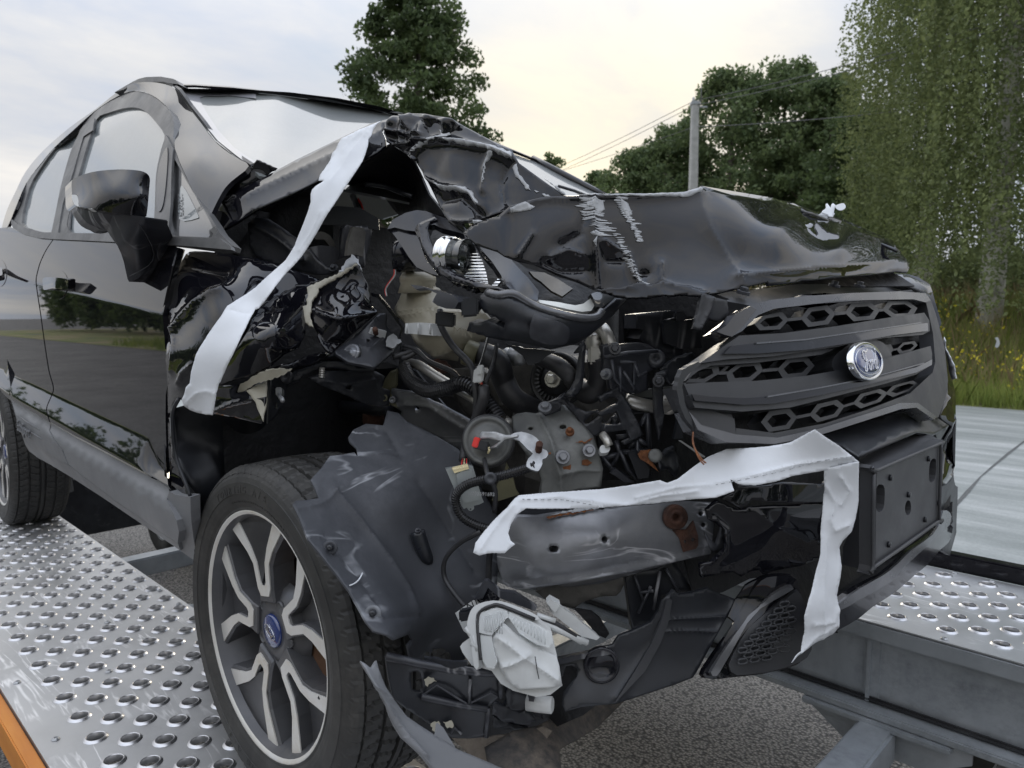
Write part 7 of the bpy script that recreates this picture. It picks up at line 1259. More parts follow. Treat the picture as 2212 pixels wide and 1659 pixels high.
m, nt, b = new_mat('ribbed_reflector'); setp(b, col=(.82, .83, .84), rough=.12, metal=1.0); t_ = nt.nodes.new('ShaderNodeTexCoord'); wv = nt.nodes.new('ShaderNodeTexWave'); wv.inputs['Scale'].default_value = 55; wv.bands_direction = 'Z'; nt.links.new(t_.outputs['Object'], wv.inputs['Vector']); bump(nt, b, wv.outputs['Fac'], 1, .003); M['ribbed'] = m
sheet('ribbed_reflector', q(2, 1862, 1300, 1900, 1330, 1955, 1420, 1990, 1530, 2012, 1652, 1935, 1640, 1860, 1600, 1800, 1555, 1835, 1500, 1855, 1400), lo(.012), M['ribbed'], lamp, th=.004, step=10); sheet('ribbed_reflector', q(2, 2030, 1645, 2088, 1578, 2122, 1590, 2085, 1640), lo(.012), M['ribbed'], lamp, th=.004, step=10)
sheet('inner_reflector', q(3, 150, 962, 280, 972, 400, 1030, 525, 1110, 435, 1178, 340, 1130, 250, 1050, 190, 1010), lo(.025), generic('smoked_reflector', (.07, .06, .05), (.16, .145, .12), .2, .6, 12), lamp, th=.004, step=12)
m, nt, b = new_mat('daylight_strip_plastic'); setp(b, col=(.62, .63, .60), rough=.3); M['drl'] = m
sheet('daylight_strip', q(3, 228, 1188, 400, 1208, 480, 1225, 560, 1240, 630, 1228, 690, 1182, 735, 1230, 700, 1290, 620, 1300, 500, 1275, 400, 1250, 232, 1212), LP, M['drl'], lamp, th=.01, step=10, off=-.004)
sheet('lamp_corner_lens', q(3, 680, 1160, 760, 1130, 900, 1180, 770, 1285, 735, 1270), LP, M['darkglass'], lamp, th=.01, step=12, off=.001)
tub = sheet('lamp_housing', rough(q(4, 1945, 150, 1950, 75, 2000, 35, 2100, 60, 2212, 105), .5, 8, 2, False)+q(5, 110, 115, 220, 160, 400, 215, 560, 245, 660, 252, 740, 232, 770, 195, 890, 82, 985, 100, 880, 232, 790, 332, 640, 440, 520, 500, 400, 532, 330, 542, 200, 512, 0, 455)+rough(q(4, 2212, 455, 2050, 420, 1835, 368, 1858, 290, 1930, 300, 2010, 272, 2150, 330, 2160, 290, 2060, 235, 1990, 210), 1.2, 6, 3, False), LP, M['plastic_dark'], lamp, th=.02, step=9, off=.004, creases=[(q(5, 0, 470, 350, 550, 660, 450, 890, 240), -.010, 8)])
tube('lamp_housing_highlight', [CAMP+ray(*p)*(tps(LP)(*p)-.008) for p in q(4, 2000, 38, 2100, 62)+q(5, 0, 50, 110, 110, 220, 165, 400, 222, 560, 255, 660, 262, 740, 245, 775, 200)], .0065, M['satin'], tub, 7, 3)  # paler tube paints in the highlight on the housing's top edge
sheet('housing_boss', smooth(q(5, 150, 330, 175, 265, 205, 250, 300, 262, 410, 290, 452, 322, 450, 395, 425, 425, 330, 425, 210, 395, 160, 372), 2), LP, M['plastic'], tub, th=.012, step=9, off=.014)
sheet('lamp_bracket', q(4, 1355, -20, 1440, -10, 1560, 15, 1900, 105, 1945, 165, 1890, 240, 1830, 245, 1790, 185, 1700, 160, 1600, 60, 1480, 10, 1400, 20), LP, M['plastic_dark'], lamp, th=.01, step=10, off=.006)
sheet('lamp_motor', q(4, 1595, 132, 1640, 60, 1665, 48, 1790, 82, 1832, 130, 1795, 182, 1720, 182, 1640, 160), LP, M['plastic'], lamp, th=.03, step=10, off=.02); box('lamp_plug', at(*q(4, 1640, 270)[0], 'Y', -.665), ((.7, .7, -.1), (-.7, .7, 0), (.1, 0, 1)), (.032, .03, .024), M['plastic_dark'], lamp, .003); box('lamp_plug', at(*q(4, 1850, 170)[0], 'Y', -.69), ((.7, .7, .1), (-.7, .7, 0), EZ), (.026, .02, .028), M['plastic_dark'], lamp, .003)
flat('lamp_mount_foot', rough(q(5, -60, 480, 100, 520, 200, 525, 380, 545, 300, 590, 240, 640, 160, 670, 130, 660, 100, 590, 20, 530), .8, 7, 2), (-.60, -.53), M['plastic_dark'], .008, 9)
lathe('bulb_cap', at(*q(2, 1235, 1380)[0], 'Y', -.60), (-.5, -.8, 0), [(.03, -.03), (.032, 0), (.026, .012), (.01, .014)], M['gloss'], lamp, 24)

# ---------------------------------------------------------------- crash beam, wheel liner, bumper remains
BM = [(1082, 1190, 'Y', -.655), (1100, 1262, 'Y', -.645), (1105, 1120, 'Y', -.645), (1200, 1105, 'Y', -.565), (1300, 1095, 'Y', -.50), (1500, 1080, 'Y', -.375), (1535, 1190, 'Y', -.365), (1300, 1235, 'Y', -.515), (1300, 1170, 'Y', -.525), (1150, 1200, 'Y', -.625), (1530, 1130, 'Y', -.365)]
beam = sheet('crash_beam', q(27, 1190, 490, 1150, 560, 1105, 650, 1088, 705, 1090, 760, 1112, 860, 1140, 893)+q(11, 40, 948, 180, 938, 500, 890, 1000, 800, 1400, 712, 1720, 640, 1745, 400, 1720, 190, 1500, 180, 1200, 210, 800, 240, 400, 270, 200, 300), BM, M['steel'], car, th=.03, step=9, crump=[(.003, 8, 3, 'n')], creases=[(q(11, 0, 880, 500, 830, 1000, 735, 1700, 580), -.006, 14)], holes=[smooth(q(11, 320, 590, 335, 570, 385, 568, 402, 590, 385, 622, 335, 622), 2), [(1306+6.5*math.cos(a), 1165.5+7.5*math.sin(a)) for a in an[::2]], [(1514+5*math.cos(a), 1109+5.5*math.sin(a)) for a in an[::2]], [(1519.5+5*math.cos(a), 1134+5.5*math.sin(a)) for a in an[::2]]])
bt = lambda x, y, d=.012: CAMP+ray(*q(11, x, y)[0])*(tps(BM)(*q(11, x, y)[0])-d)
bn = np.array([.78, -.60, .12]); lathe('rusty_tow_socket', bt(1410, 320, .008), bn, [(.0210, -.004), (.0205, .004), (.0175, .007), (.013, .005), (.011, .009), (.007, .008), (.005, -.004), (.001, -.006)], M['rust_dark'], beam, 28)
sheet('rusty_plate', q(11, 1380, 430, 1500, 425, 1560, 350, 1600, 480, 1602, 560, 1580, 590, 1475, 618, 1440, 500), BM, M['rust_dark'], beam, th=.004, step=9, off=.004, holes=[[(1478+3*math.cos(a), 1169+4*math.sin(a)) for a in an[::4]], [(1495+4.5*math.cos(a), 1165+4.5*math.sin(a)) for a in an[::4]]])
chips('rust_streak', [q(11, 280, 330, 400, 300, 560, 285, 700, 260, 700, 272, 560, 298, 420, 322, 300, 345)], BM, M['rust'], beam, .006, 3); chips('scraped_edge', [q(11, 300, 315, 500, 270, 700, 240, 820, 236, 720, 262, 560, 284, 400, 302)], BM, M['primer'], beam, .0085, 5)
flat('beam_mount', q(11, 0, 250, 120, 245, 800, 240, 500, 280, 200, 320, -40, 380, -80, 320), (-.62, -.50), M['black_steel'], .02, 12)
WL = [(658, 1090, 'Y', -.88), (672, 1040, 'Y', -.85), (740, 1000, 'Y', -.78), (690, 1200, 'Y', -.905), (790, 1345, 'Y', -.895), (845, 1378, 'Y', -.875), (640, 1095, 'Y', -.895), (770, 950, 'Y', -.72), (830, 915, 'Y', -.66), (900, 940, 'Y', -.62), (1000, 1000, 'Y', -.585), (850, 1080, 'Y', -.73), (950, 1150, 'Y', -.655), (1040, 1200, 'Y', -.615), (1050, 1350, 'Y', -.625), (960, 1320, 'Y', -.70), (900, 1410, 'Y', -.75), (780, 1150, 'Y', -.80), (880, 1290, 'Y', -.77)]
liner = sheet('wheel_liner', q(4, 470, 1659, 560, 1560, 640, 1450, 740, 1440, 850, 1420, 880, 1465, 870, 1385, 812, 1325, 800, 1285, 850, 1212, 950, 1168, 1100, 1182, 1135, 1060, 1230, 1080, 1300, 1150, 1560, 1280, 1740, 1390, 1850, 1480, 1900, 1659)+q(27, 1090, 500, 1100, 700, 1090, 900, 1060, 1000, 1000, 1150, 960, 1250, 890, 1310)+q(9, 1640, 1540, 1540, 1545, 1420, 1570, 1340, 1562, 1308, 1432, 1350, 1385, 1325, 1330, 1250, 1360, 1182, 1385, 1130, 1345, 1010, 1308, 945, 1230, 880, 1110, 800, 965, 700, 830, 600, 700, 530, 610, 450, 520, 400, 390, 370, 320, 312, 215, 345, 180, 440, 175, 540, 160, 500, 60, 470, 0), WL, M['liner'], car, th=.003, step=9, crump=[(.0022, 5, 2, 'f')], creases=[(q(9, 1400, 0, 1550, 220, 1740, 540, 1900, 800), -.008, 10), (q(9, 680, 100, 900, 350, 1180, 720, 1320, 940, 1410, 1170), .009, 8), (q(9, 600, 480, 760, 660, 960, 920, 1120, 1180, 1420, 1170), -.007, 8), (q(9, 330, 260, 540, 220, 640, 160, 690, 100), .005, 6), (q(9, 450, 500, 600, 490, 660, 560), .004, 5), (q(4, 860, 1220, 1000, 1190, 1130, 1230, 1250, 1440), -.008, 8), (q(4, 880, 1440, 1000, 1430, 1240, 1470), .005, 5)])
lt = lambda p, d: CAMP+ray(*p)*(tps(WL)(*p)-d)
for p in q(9, 642, 585, 1010, 1150):
    lathe('liner_clip_washer', lt(p, .004), (.75, -.6, .25), [(.0115, 0), (.0115, .003), (.007, .004), (.005, .002)], M['liner'], liner, 16); lathe('liner_clip', lt(p, .010), (.75, -.6, .25), [(.0055, 0), (.005, .007), (.003, .010), (.001, .009)], M['plastic_dark'], liner, 8)
tube('liner_boss', [lt(p, d) for p, d in zip(q(9, 1395, 445, 1430, 560, 1475, 670, 1500, 720), (.016, .012, .004, -.008))], .012, M['plastic_dark'], liner, 14, 3, rad=[.0125, .0125, .011, .006]); bolt('boss_cap', lt(q(9, 1398, 440)[0], .026), (.3, -.2, 1), .0055, M['plastic'], liner)
tube('chalk_thread', [lt(p, .007) for p in q(9, 920, 805, 890, 860, 850, 895, 810, 912)], .0011, M['tape'], liner, 5, 3)
chips('scuff_mark', [q(25, 1290, 1470, 1340, 1490, 1400, 1495, 1490, 1470, 1500, 1510, 1420, 1500, 1380, 1512, 1310, 1490)], WL, M['primer'], liner, .0045, 2, 2.5) if False else None
# torn bumper skin beside the tape
BS = [(1515, 1230, 'X', .665), (1527, 1100, 'X', .675), (1600, 1060, 'X', .70), (1775, 1040, 'X', .765), (1770, 1215, 'X', .755), (1640, 1240, 'X', .705), (1640, 1140, 'X', .722), (1700, 1120, 'X', .745)]
sheet('bumper_skin_upper', rough(q(28, 660, 680, 740, 640, 720, 578, 762, 600, 860, 612, 1000, 590, 1200, 600, 1300, 560, 1260, 700, 1080, 712, 900, 702, 830, 690, 800, 722, 770, 738), .8, 8, 3), BS, M['paint'], car, th=.006, step=8, crump=[(.0012, 10, 4, 'f')], off=.006)
sheet('bumper_skin', rough(q(28, 588, 745, 650, 692, 700, 720, 770, 745, 830, 725, 1080, 715, 1260, 702, 1240, 800, 1230, 1015, 1100, 1060, 980, 1080, 900, 1102, 880, 1078, 830, 1085, 780, 1115, 735, 1090, 650, 1105, 560, 1120, 553, 1050, 600, 1030, 660, 1000, 695, 930, 685, 850, 650, 810, 600, 795), .7, 8, 4), BS, M['paint'], car, th=.006, step=8, crump=[(.0012, 8, 4, 'f')], creases=[(q(28, 850, 750, 1000, 860, 1150, 930, 1210, 900), .003, 6), (q(28, 620, 800, 700, 850, 690, 960, 600, 1040), .008, 5)])
sheet('torn_inner_rib', rough(q(28, 570, 860, 600, 900, 640, 940, 670, 830, 690, 940, 660, 990, 610, 970), 1, 5, 4), [(a, b_, c, v-.01) for a, b_, c, v in BS], M['plastic'], car, th=.005, step=7, crump=[(.006, 40, 4, 'r')])
# lower bumper with fog-lamp grille
LB = [(1200, 1440, 'X', .50), (1260, 1510, 'X', .55), (1330, 1500, 'X', .58), (1430, 1280, 'X', .615), (1350, 1400, 'X', .575), (1580, 1290, 'X', .655), (1530, 1440, 'X', .655), (1650, 1370, 'X', .71), (1715, 1240, 'X', .735), (1735, 1390, 'X', .735), (1500, 1478, 'X', .65), (1600, 1470, 'X', .69)]
lowb = sheet('lower_bumper', rough(q(12, 340, 770, 385, 705, 640, 650, 790, 612, 870, 595, 920, 520, 1030, 480, 1200, 400, 1260, 300, 1285, 210, 1310, 175, 1400, 118, 1438, 160, 1560, 142, 1700, 105, 1820, 160, 1935, 200), .7, 9, 4, False)+q(12, 1860, 350, 1700, 640, 1590, 840, 1560, 880, 1400, 942, 1000, 1072, 900, 1102, 700, 1122, 600, 1132, 460, 1172, 430, 1110, 445, 1000, 500, 930, 555, 870, 560, 800, 520, 770, 460, 780, 440, 860, 415, 875), LB, M['plastic_dark'], car, th=.006, step=9, creases=[(q(12, 1330, 180, 1290, 400, 1180, 620, 1040, 850, 900, 1060), .012, 7), (q(12, 1330, 370, 1600, 360, 1830, 352), .006, 3), (q(12, 1290, 470, 1530, 470, 1770, 482), .006, 3)], crump=[(.0015, 12, 4, 'n')])
sheet('bumper_ridge', q(12, 1310, 180, 1350, 185, 1330, 360, 1270, 560, 1140, 820, 900, 1075, 870, 1075, 1040, 800, 1180, 560, 1270, 350), LB, M['grille'], lowb, th=.004, step=10, off=.010)
cup = CAMP+ray(*q(12, 770, 762)[0])*(tps(LB)(*q(12, 770, 762)[0])-.006); lathe('sensor_cup', cup, (.72, -.68, .1), [(.0285, -.002), (.0285, .006), (.024, .007), (.020, -.004), (.012, -.010), (.002, -.012)], M['gloss'], lowb, 24)
sheet('carrier_ledge', rough(q(12, 340, 740, 380, 705, 640, 650, 790, 612, 875, 640, 840, 655, 620, 700, 380, 760), .6, 8, 4), LB, M['plastic'], lowb, th=.02, step=9, off=.014)
sheet('bumper_tear_flap', rough(q(12, 1930, 195, 2010, 80, 2140, 10, 2212, -20, 2240, 20, 2120, 90, 2050, 190, 1940, 420, 1860, 350), .7, 9, 2), LB, M['paint'], lowb, th=.008, step=10, off=.004)
fog = sheet('fog_bezel', smooth(q(28, 545, 1655, 600, 1560, 760, 1330, 830, 1200, 890, 1120, 950, 1098, 1050, 1100, 1078, 1140, 1105, 1290, 1132, 1420, 1118, 1500, 1080, 1560, 1050, 1590, 880, 1630, 700, 1665, 600, 1680), 2), LB, M['paint'], car, th=.012, step=9, off=.012)
sheet('fog_trim', smooth(q(28, 575, 1640, 640, 1540, 820, 1330, 930, 1200, 1020, 1140, 1045, 1150, 1010, 1180, 880, 1300, 740, 1470, 660, 1590, 610, 1660), 2), LB, M['satin'], fog, th=.008, step=9, off=.020)
fin = sheet('fog_blank', smooth(q(28, 690, 1605, 700, 1560, 760, 1465, 880, 1335, 1000, 1215, 1050, 1170, 1078, 1180, 1100, 1300, 1125, 1450, 1105, 1520, 1060, 1560, 880, 1610, 730, 1640), 2), LB, M['grille'], fog, th=.01, step=9, off=.019)
FT = tps(LB); ins = grow(q(28, 735, 1605, 760, 1500, 900, 1355, 1010, 1235, 1050, 1195, 1068, 1230, 1092, 1330, 1116, 1450, 1100, 1520, 900, 1590), 1.0)
for j in range(12):
    for i in range(9):
        cx, cy = 690+i*66+(33 if j % 2 else 0), 1225+j*31; hx = []
        for a_, b_ in ((-29, 0), (-17, -14), (17, -14), (29, 0), (17, 14), (-17, 14), (-29, 0)): hx.append(q(28, cx+a_, cy+b_-(cx+a_-900)*.16)[0])
        if inpoly(np.array(hx), ins).all(): tube('honeycomb_relief', [CAMP+ray(*p)*(float(FT(*p))-.0285) for p in hx], .0022, M['grille'], fin, 5, 0)
# undertray and fallen pieces
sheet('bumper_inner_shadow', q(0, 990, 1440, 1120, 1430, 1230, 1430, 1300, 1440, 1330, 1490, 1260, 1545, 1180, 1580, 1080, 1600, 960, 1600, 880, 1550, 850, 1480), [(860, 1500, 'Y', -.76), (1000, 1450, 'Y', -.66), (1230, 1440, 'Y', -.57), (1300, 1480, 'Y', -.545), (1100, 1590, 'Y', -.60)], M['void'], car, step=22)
UT = [(1170, 1570, 'Y', -.60), (1350, 1510, 'X', .50), (1210, 1655, 'Y', -.62), (1000, 1600, 'Y', -.70), (1090, 1590, 'Y', -.66), (1300, 1560, 'X', .46)]
sheet('undertray', rough(q(12, 220, 1290, 460, 1175, 700, 1122, 985, 1068, 900, 1150, 750, 1300, 600, 1390, 415, 1492, 430, 1700, 0, 1700, -200, 1700, -240, 1480, 0, 1340), .6, 9, 3), UT, generic('muddy_undertray', (.02, .02, .022), (.035, .034, .034), .7, 0, 8, dust=(.16, .13, .10), dscale=5, dpos=(.35, .62), bmp=.4, bscale=80), car, th=.004, step=11, crump=[(.003, 12, 3, 'n')])
sheet('muddy_splash_tray', rough(q(10, 1690, 1400, 1980, 1395, 2300, 1345, 2480, 1300, 2560, 1340, 2480, 1460, 2300, 1620, 2150, 1690, 1900, 1600), .8, 9, 3), [(976, 1594, 'Y', -.72), (1150, 1575, 'Y', -.615), (1190, 1590, 'Y', -.60), (1090, 1659, 'Y', -.66)], generic('dried_mud', (.10, .085, .07), (.20, .17, .14), .95, 0, 20, bmp=1, bscale=45, bd=.01), car, th=.004, step=10, crump=[(.004, 25, 3, 'n')])
SP = [(778, 1428, 'Y', -.925), (815, 1440, 'Y', -.905), (832, 1530, 'Y', -.905), (905, 1600, 'Y', -.86), (985, 1620, 'Y', -.80), (1090, 1659, 'Y', -.72), (925, 1655, 'Y', -.86), (870, 1555, 'Y', -.875), (850, 1500, 'Y', -.885)]
sheet('broken_spoiler_strip', q(10, 895, 732, 930, 762, 985, 795, 1005, 780, 1040, 728, 1060, 800, 1085, 870, 1120, 955, 1190, 1078, 1300, 1208, 1400, 1280, 1480, 1330, 1560, 1385, 1750, 1500, 2000, 1605, 2200, 1690, 1560, 1690, 1400, 1545, 1250, 1400, 1190, 1310, 1140, 1225, 1085, 1090, 1000, 940, 930, 800), SP, M['clad'], car, th=.005, step=9, creases=[(q(10, 930, 780, 1000, 920, 1100, 1100, 1250, 1340, 1450, 1560), .012, 6), (q(10, 1010, 965, 1100, 1010, 1185, 1085), .006, 3)])
sheet('spoiler_tab', q(10, 1555, 1385, 1570, 1268, 1620, 1312, 1660, 1380, 1722, 1478, 1640, 1430), [(a, b_, c, v+.004) for a, b_, c, v in SP], M['clad'], car, th=.004, step=9)
CB = [(833, 1420, 'Y', -.85), (1000, 1445, 'Y', -.755), (1105, 1455, 'Y', -.69), (860, 1520, 'Y', -.84), (960, 1590, 'Y', -.77), (1050, 1570, 'Y', -.715), (1080, 1510, 'Y', -.705), (960, 1500, 'Y', -.765)]
cb = sheet('bumper_carrier', q(10, 1118, 700, 1140, 686, 1300, 725, 1500, 770, 1700, 805, 2000, 828, 2200, 818, 2208, 890, 2112, 902, 2118, 1050, 2000, 1135, 2008, 1300, 1985, 1390, 1850, 1405, 1700, 1402, 1580, 1330, 1480, 1262, 1300, 1152, 1190, 1065, 1150, 900), CB, M['plastic_dark'], car, th=.006, step=9, holes=[smooth(q(10, 1338, 840, 1360, 828, 1420, 840, 1440, 980, 1410, 1000, 1345, 970), 2)], crump=[(.0015, 18, 2, 'n')])
cbt = lambda x, y, d: CAMP+ray(*q(10, x, y)[0])*(float(tps(CB)(*q(10, x, y)[0]))-d)
for v, w in (((1125, 692, 1400, 755, 1700, 808, 2000, 835, 2200, 825), .0062), ((1440, 1035, 1560, 940, 1830, 1110, 2030, 1010, 2110, 1050), .002), ((1430, 1040, 1700, 1100, 2000, 1150), .0055), ((1850, 890, 1845, 1110), .003), ((1990, 1390, 2005, 1140), .004), ((2110, 900, 2115, 1050), .004), ((1680, 1365, 1715, 1310, 1775, 1365), .002)): tube('carrier_rib', [cbt(v[i], v[i+1], .005) for i in range(0, len(v), 2)], w, M['plastic'], cb, 6, 0)
chips('torn_foil_scrap', [q(10, 1440, 870, 1480, 840, 1530, 850, 1555, 880, 1500, 900, 1470, 930), q(10, 1600, 1245, 1680, 1230, 1700, 1280, 1640, 1300), q(10, 1490, 1260, 1560, 1240, 1570, 1290, 1520, 1330)], CB, M['beige'], cb, .008, 5, 3)
flat('broken_ledge', rough(q(10, 1450, 700, 1700, 745, 1820, 740, 1828, 775, 1700, 800, 1450, 730), 1, 7, 2), (-.80, -.76), M['plastic_dark'], .006, 9, cb)
for k, (p, mm) in enumerate(((q(12, -60, 960, 0, 900, 130, 1000, 150, 920, 175, 1000, 250, 1180, 262, 1230, 200, 1200, 120, 1150, 60, 1180, -60, 1120), 'plastic_dark'), (q(12, -160, 1080, 0, 1120, 160, 1170, 205, 1240, 120, 1280, -40, 1260, -170, 1200), 'plastic'), (q(12, -170, 1200, 0, 1270, 150, 1320, 60, 1340, -160, 1300), 'plastic_dark'), (q(12, 150, 920, 170, 1000, 260, 1225, 235, 1220, 190, 1150, 165, 1060), 'plastic'))): flat('broken_plastic', rough(p, 1.5, 6, k), (-.66, -.60), M[mm], .008, 9, crump=[(.010, 28, k, 'r')])
lathe('pale_bulb_socket', at(*q(12, 235, 1105)[0], 'Y', -.635), (.85, .5, .05), [(.012, -.02), (.013, 0), (.013, .02), (.0105, .022), (.009, .012)], M['whiteplas'], car, 20)
flat('support_strut', q(11, 970, 820, 1250, 760, 1400, 700, 1560, 950, 1420, 960, 1300, 1000, 1260, 1200, 1180, 1250, 1035, 1290, 1010, 1100), (-.45, -.36), M['plastic_dark'], .02, 14, crump=[(.006, 18, 3, 'n')])
flat('engine_undershield', rough(q(11, 330, 900, 960, 830, 970, 900, 940, 960, 900, 1000, 760, 1010, 600, 1060, 530, 1110, 300, 1040, 200, 960), .8, 9, 3), (-.56, -.46), M['engine'], .02, 14, crump=[(.006, 12, 3, 'n')])
flat('shield_edge', q(11, 540, 1120, 690, 1145, 760, 1200, 840, 1330, 810, 1370, 740, 1340, 600, 1180), (-.54, -.50), M['void'], .01, 14)
for v in ((1060, 830, 1140, 1050), (1090, 1150, 1200, 920), (1280, 790, 1220, 1120), (1330, 770, 1440, 960), (1100, 970, 1220, 960)): tube('strut_rib', [at(x, y, 'Y', -.455+(x-1350)/150*.085) for x, y in q(11, *v)], .003, M['plastic'], car, 5, 0)

# ---------------------------------------------------------------- fallen lamp unit
LC = [(985, 1330, 'Y', -.735), (1010, 1430, 'Y', -.745), (1100, 1300, 'Y', -.69), (1200, 1400, 'Y', -.66), (1215, 1480, 'Y', -.668), (1100, 1400, 'Y', -.715)]
fl = empty('broken_lamp_unit', tuple(at(1110, 1500, 'Y', -.70)), 'smashed white lamp unit lying loose behind the torn lower bumper', 'lamp')
sheet('lamp_body', q(27, 885, 1225, 900, 1205, 955, 1165, 950, 1090, 965, 1010, 1040, 980, 1110, 978, 1200, 1010, 1310, 1058, 1385, 1120, 1420, 1270, 1440, 1400, 1452, 1440, 1385, 1492, 1310, 1505, 1180, 1470, 1110, 1430, 1060, 1360, 1010, 1345, 950, 1330, 900, 1260), LC, M['whiteplas'], fl, th=.02, step=9)
sheet('lamp_frame', smooth(q(27, 950, 1130, 958, 1060, 985, 1010, 1050, 985, 1120, 985, 1220, 1020, 1310, 1062, 1305, 1085, 1210, 1048, 1110, 1010, 1060, 1010, 1010, 1035, 995, 1080, 1005, 1200, 1015, 1330, 990, 1330, 975, 1200), 2), LC, M['whiteplas'], fl, th=.012, step=8, off=.014)
tube('frame_seal', [CAMP+ray(*p)*(float(tps(LC)(*p))-.018) for p in smooth(q(27, 1000, 1300, 985, 1150, 985, 1065, 1005, 1025, 1060, 1000, 1115, 1000, 1300, 1075), 3, False)], .0026, M['hose'], fl, 6, 0)
sheet('ribbed_lens', rough(q(27, 1000, 1080, 1030, 1045, 1105, 1022, 1160, 1040, 1165, 1075, 1130, 1110, 1085, 1170, 1010, 1150), .8, 8, 2), LC, M['clearplas'], fl, th=.003, step=10, off=.017)
sheet('ribbed_lens', rough(q(27, 1165, 1045, 1250, 1085, 1380, 1140, 1385, 1190, 1360, 1230, 1290, 1210, 1210, 1160, 1160, 1075), .8, 8, 4), LC, M['clearplas'], fl, th=.003, step=10, off=.017)
sheet('lens_shard', rough(q(27, 1010, 1160, 1085, 1172, 1110, 1300, 1095, 1335, 1060, 1330, 1020, 1260), .6, 8, 5), LC, M['clearplas'], fl, th=.003, step=10, off=.015)
sheet('reflector_shell', rough(q(27, 1090, 1180, 1140, 1105, 1200, 1165, 1300, 1220, 1410, 1280, 1425, 1330, 1445, 1440, 1390, 1445, 1210, 1450, 1160, 1405, 1120, 1340, 1085, 1260), .6, 9, 6), LC, M['whiteplas'], fl, th=.004, step=9, off=.012, creases=[(q(27, 1100, 1340, 1180, 1310, 1260, 1265), .010, 3), (q(27, 1110, 1180, 1250, 1290, 1420, 1410), .008, 4)], crump=[(.005, 14, 5, 'f')])
for k in range(11): tube('lens_rib', [CAMP+ray(*p)*(float(tps(LC)(*p))-.0215) for p in q(27, 1180+k*18, 1062+k*8, 1165+k*19, 1095+k*12)], .0007, M['clearplas'], fl, 4, 0)
for k in range(9): tube('lens_rib', [CAMP+ray(*p)*(float(tps(LC)(*p))-.0215) for p in q(27, 1015+k*14, 1060-k*4, 1022+k*12, 1140+k*2)], .0007, M['clearplas'], fl, 4, 0)
tube('shell_crack', [CAMP+ray(*p)*(float(tps(LC)(*p))-.0165) for p in q(27, 1300, 1280, 1308, 1330, 1312, 1360, 1322, 1405)], .0009, M['hose'], fl, 4, 0)
sheet('part_label', q(27, 858, 1040, 970, 960, 985, 985, 960, 1080, 940, 1165, 905, 1140), [(980, 1325, 'Y', -.705), (1030, 1295, 'Y', -.69), (1010, 1370, 'Y', -.70)], M['whiteplas'], fl, th=.006, step=10)
text('label_code', 'GN15-15', .017, at(*q(27, 890, 1045)[0], 'Y', -.7165), np.array([.66, .60, .42]), np.array([-.25, -.25, .93]), M['hose'], fl, .0005)
box('lamp_plug', at(*q(27, 925, 1045)[0], 'Y', -.725), ((.7, .7, .2), (-.6, .7, 0), (.2, -.2, 1)), (.024, .016, .02), M['plastic_dark'], fl, .003)
for v in ((920, 1120, 945, 1165), (960, 1165, 985, 1250), (950, 1210, 1010, 1240)): tube('clip_leg', [CAMP+ray(*p)*(float(tps(LC)(*p))-.012) for p in q(27, *v)], .004, M['whiteplas'], fl, 6, 0)
for v, w, mm in (((1310, 1052, 1410, 1085), .0042, 'whiteplas'), ((1318, 1082, 1450, 1140, 1590, 1205), .005, 'whiteplas'), ((1395, 1120, 1500, 1165, 1560, 1200), .005, 'whiteplas'), ((1330, 1070, 1420, 1100, 1560, 1190), .004, 'hose')): tube('broken_bracket', [at(x, y, 'Y', -.665+(x-1160)/110*.06) for x, y in q(27, *v)], w, M[mm], fl, 6, 0)
flat('broken_reflector', rough(q(27, 1380, 1000, 1410, 985, 1440, 1000, 1520, 1060, 1659, 1175, 1640, 1190, 1560, 1170, 1480, 1110, 1400, 1050), .6, 9, 2), (-.64, -.57), M['whiteplas'], .02, 9, fl); flat('ribbed_reflector_end', q(27, 1365, 985, 1385, 965, 1440, 995, 1410, 1040), (-.645, -.63), M['whiteplas'], .02, 9, fl)
flat('black_shroud', rough(q(27, 960, 970, 1020, 865, 1040, 862, 1110, 920, 1190, 930, 1310, 1010, 1300, 1030, 1200, 995, 1110, 960, 1040, 900, 1010, 960), .6, 9, 2), (-.70, -.63), M['plastic'], .012, 9, fl); flat('shroud_inside', q(27, 1015, 890, 1040, 900, 1105, 960, 1090, 985, 1000, 990, 975, 965), (-.69, -.67), M['gloss'], .006, 9, fl)

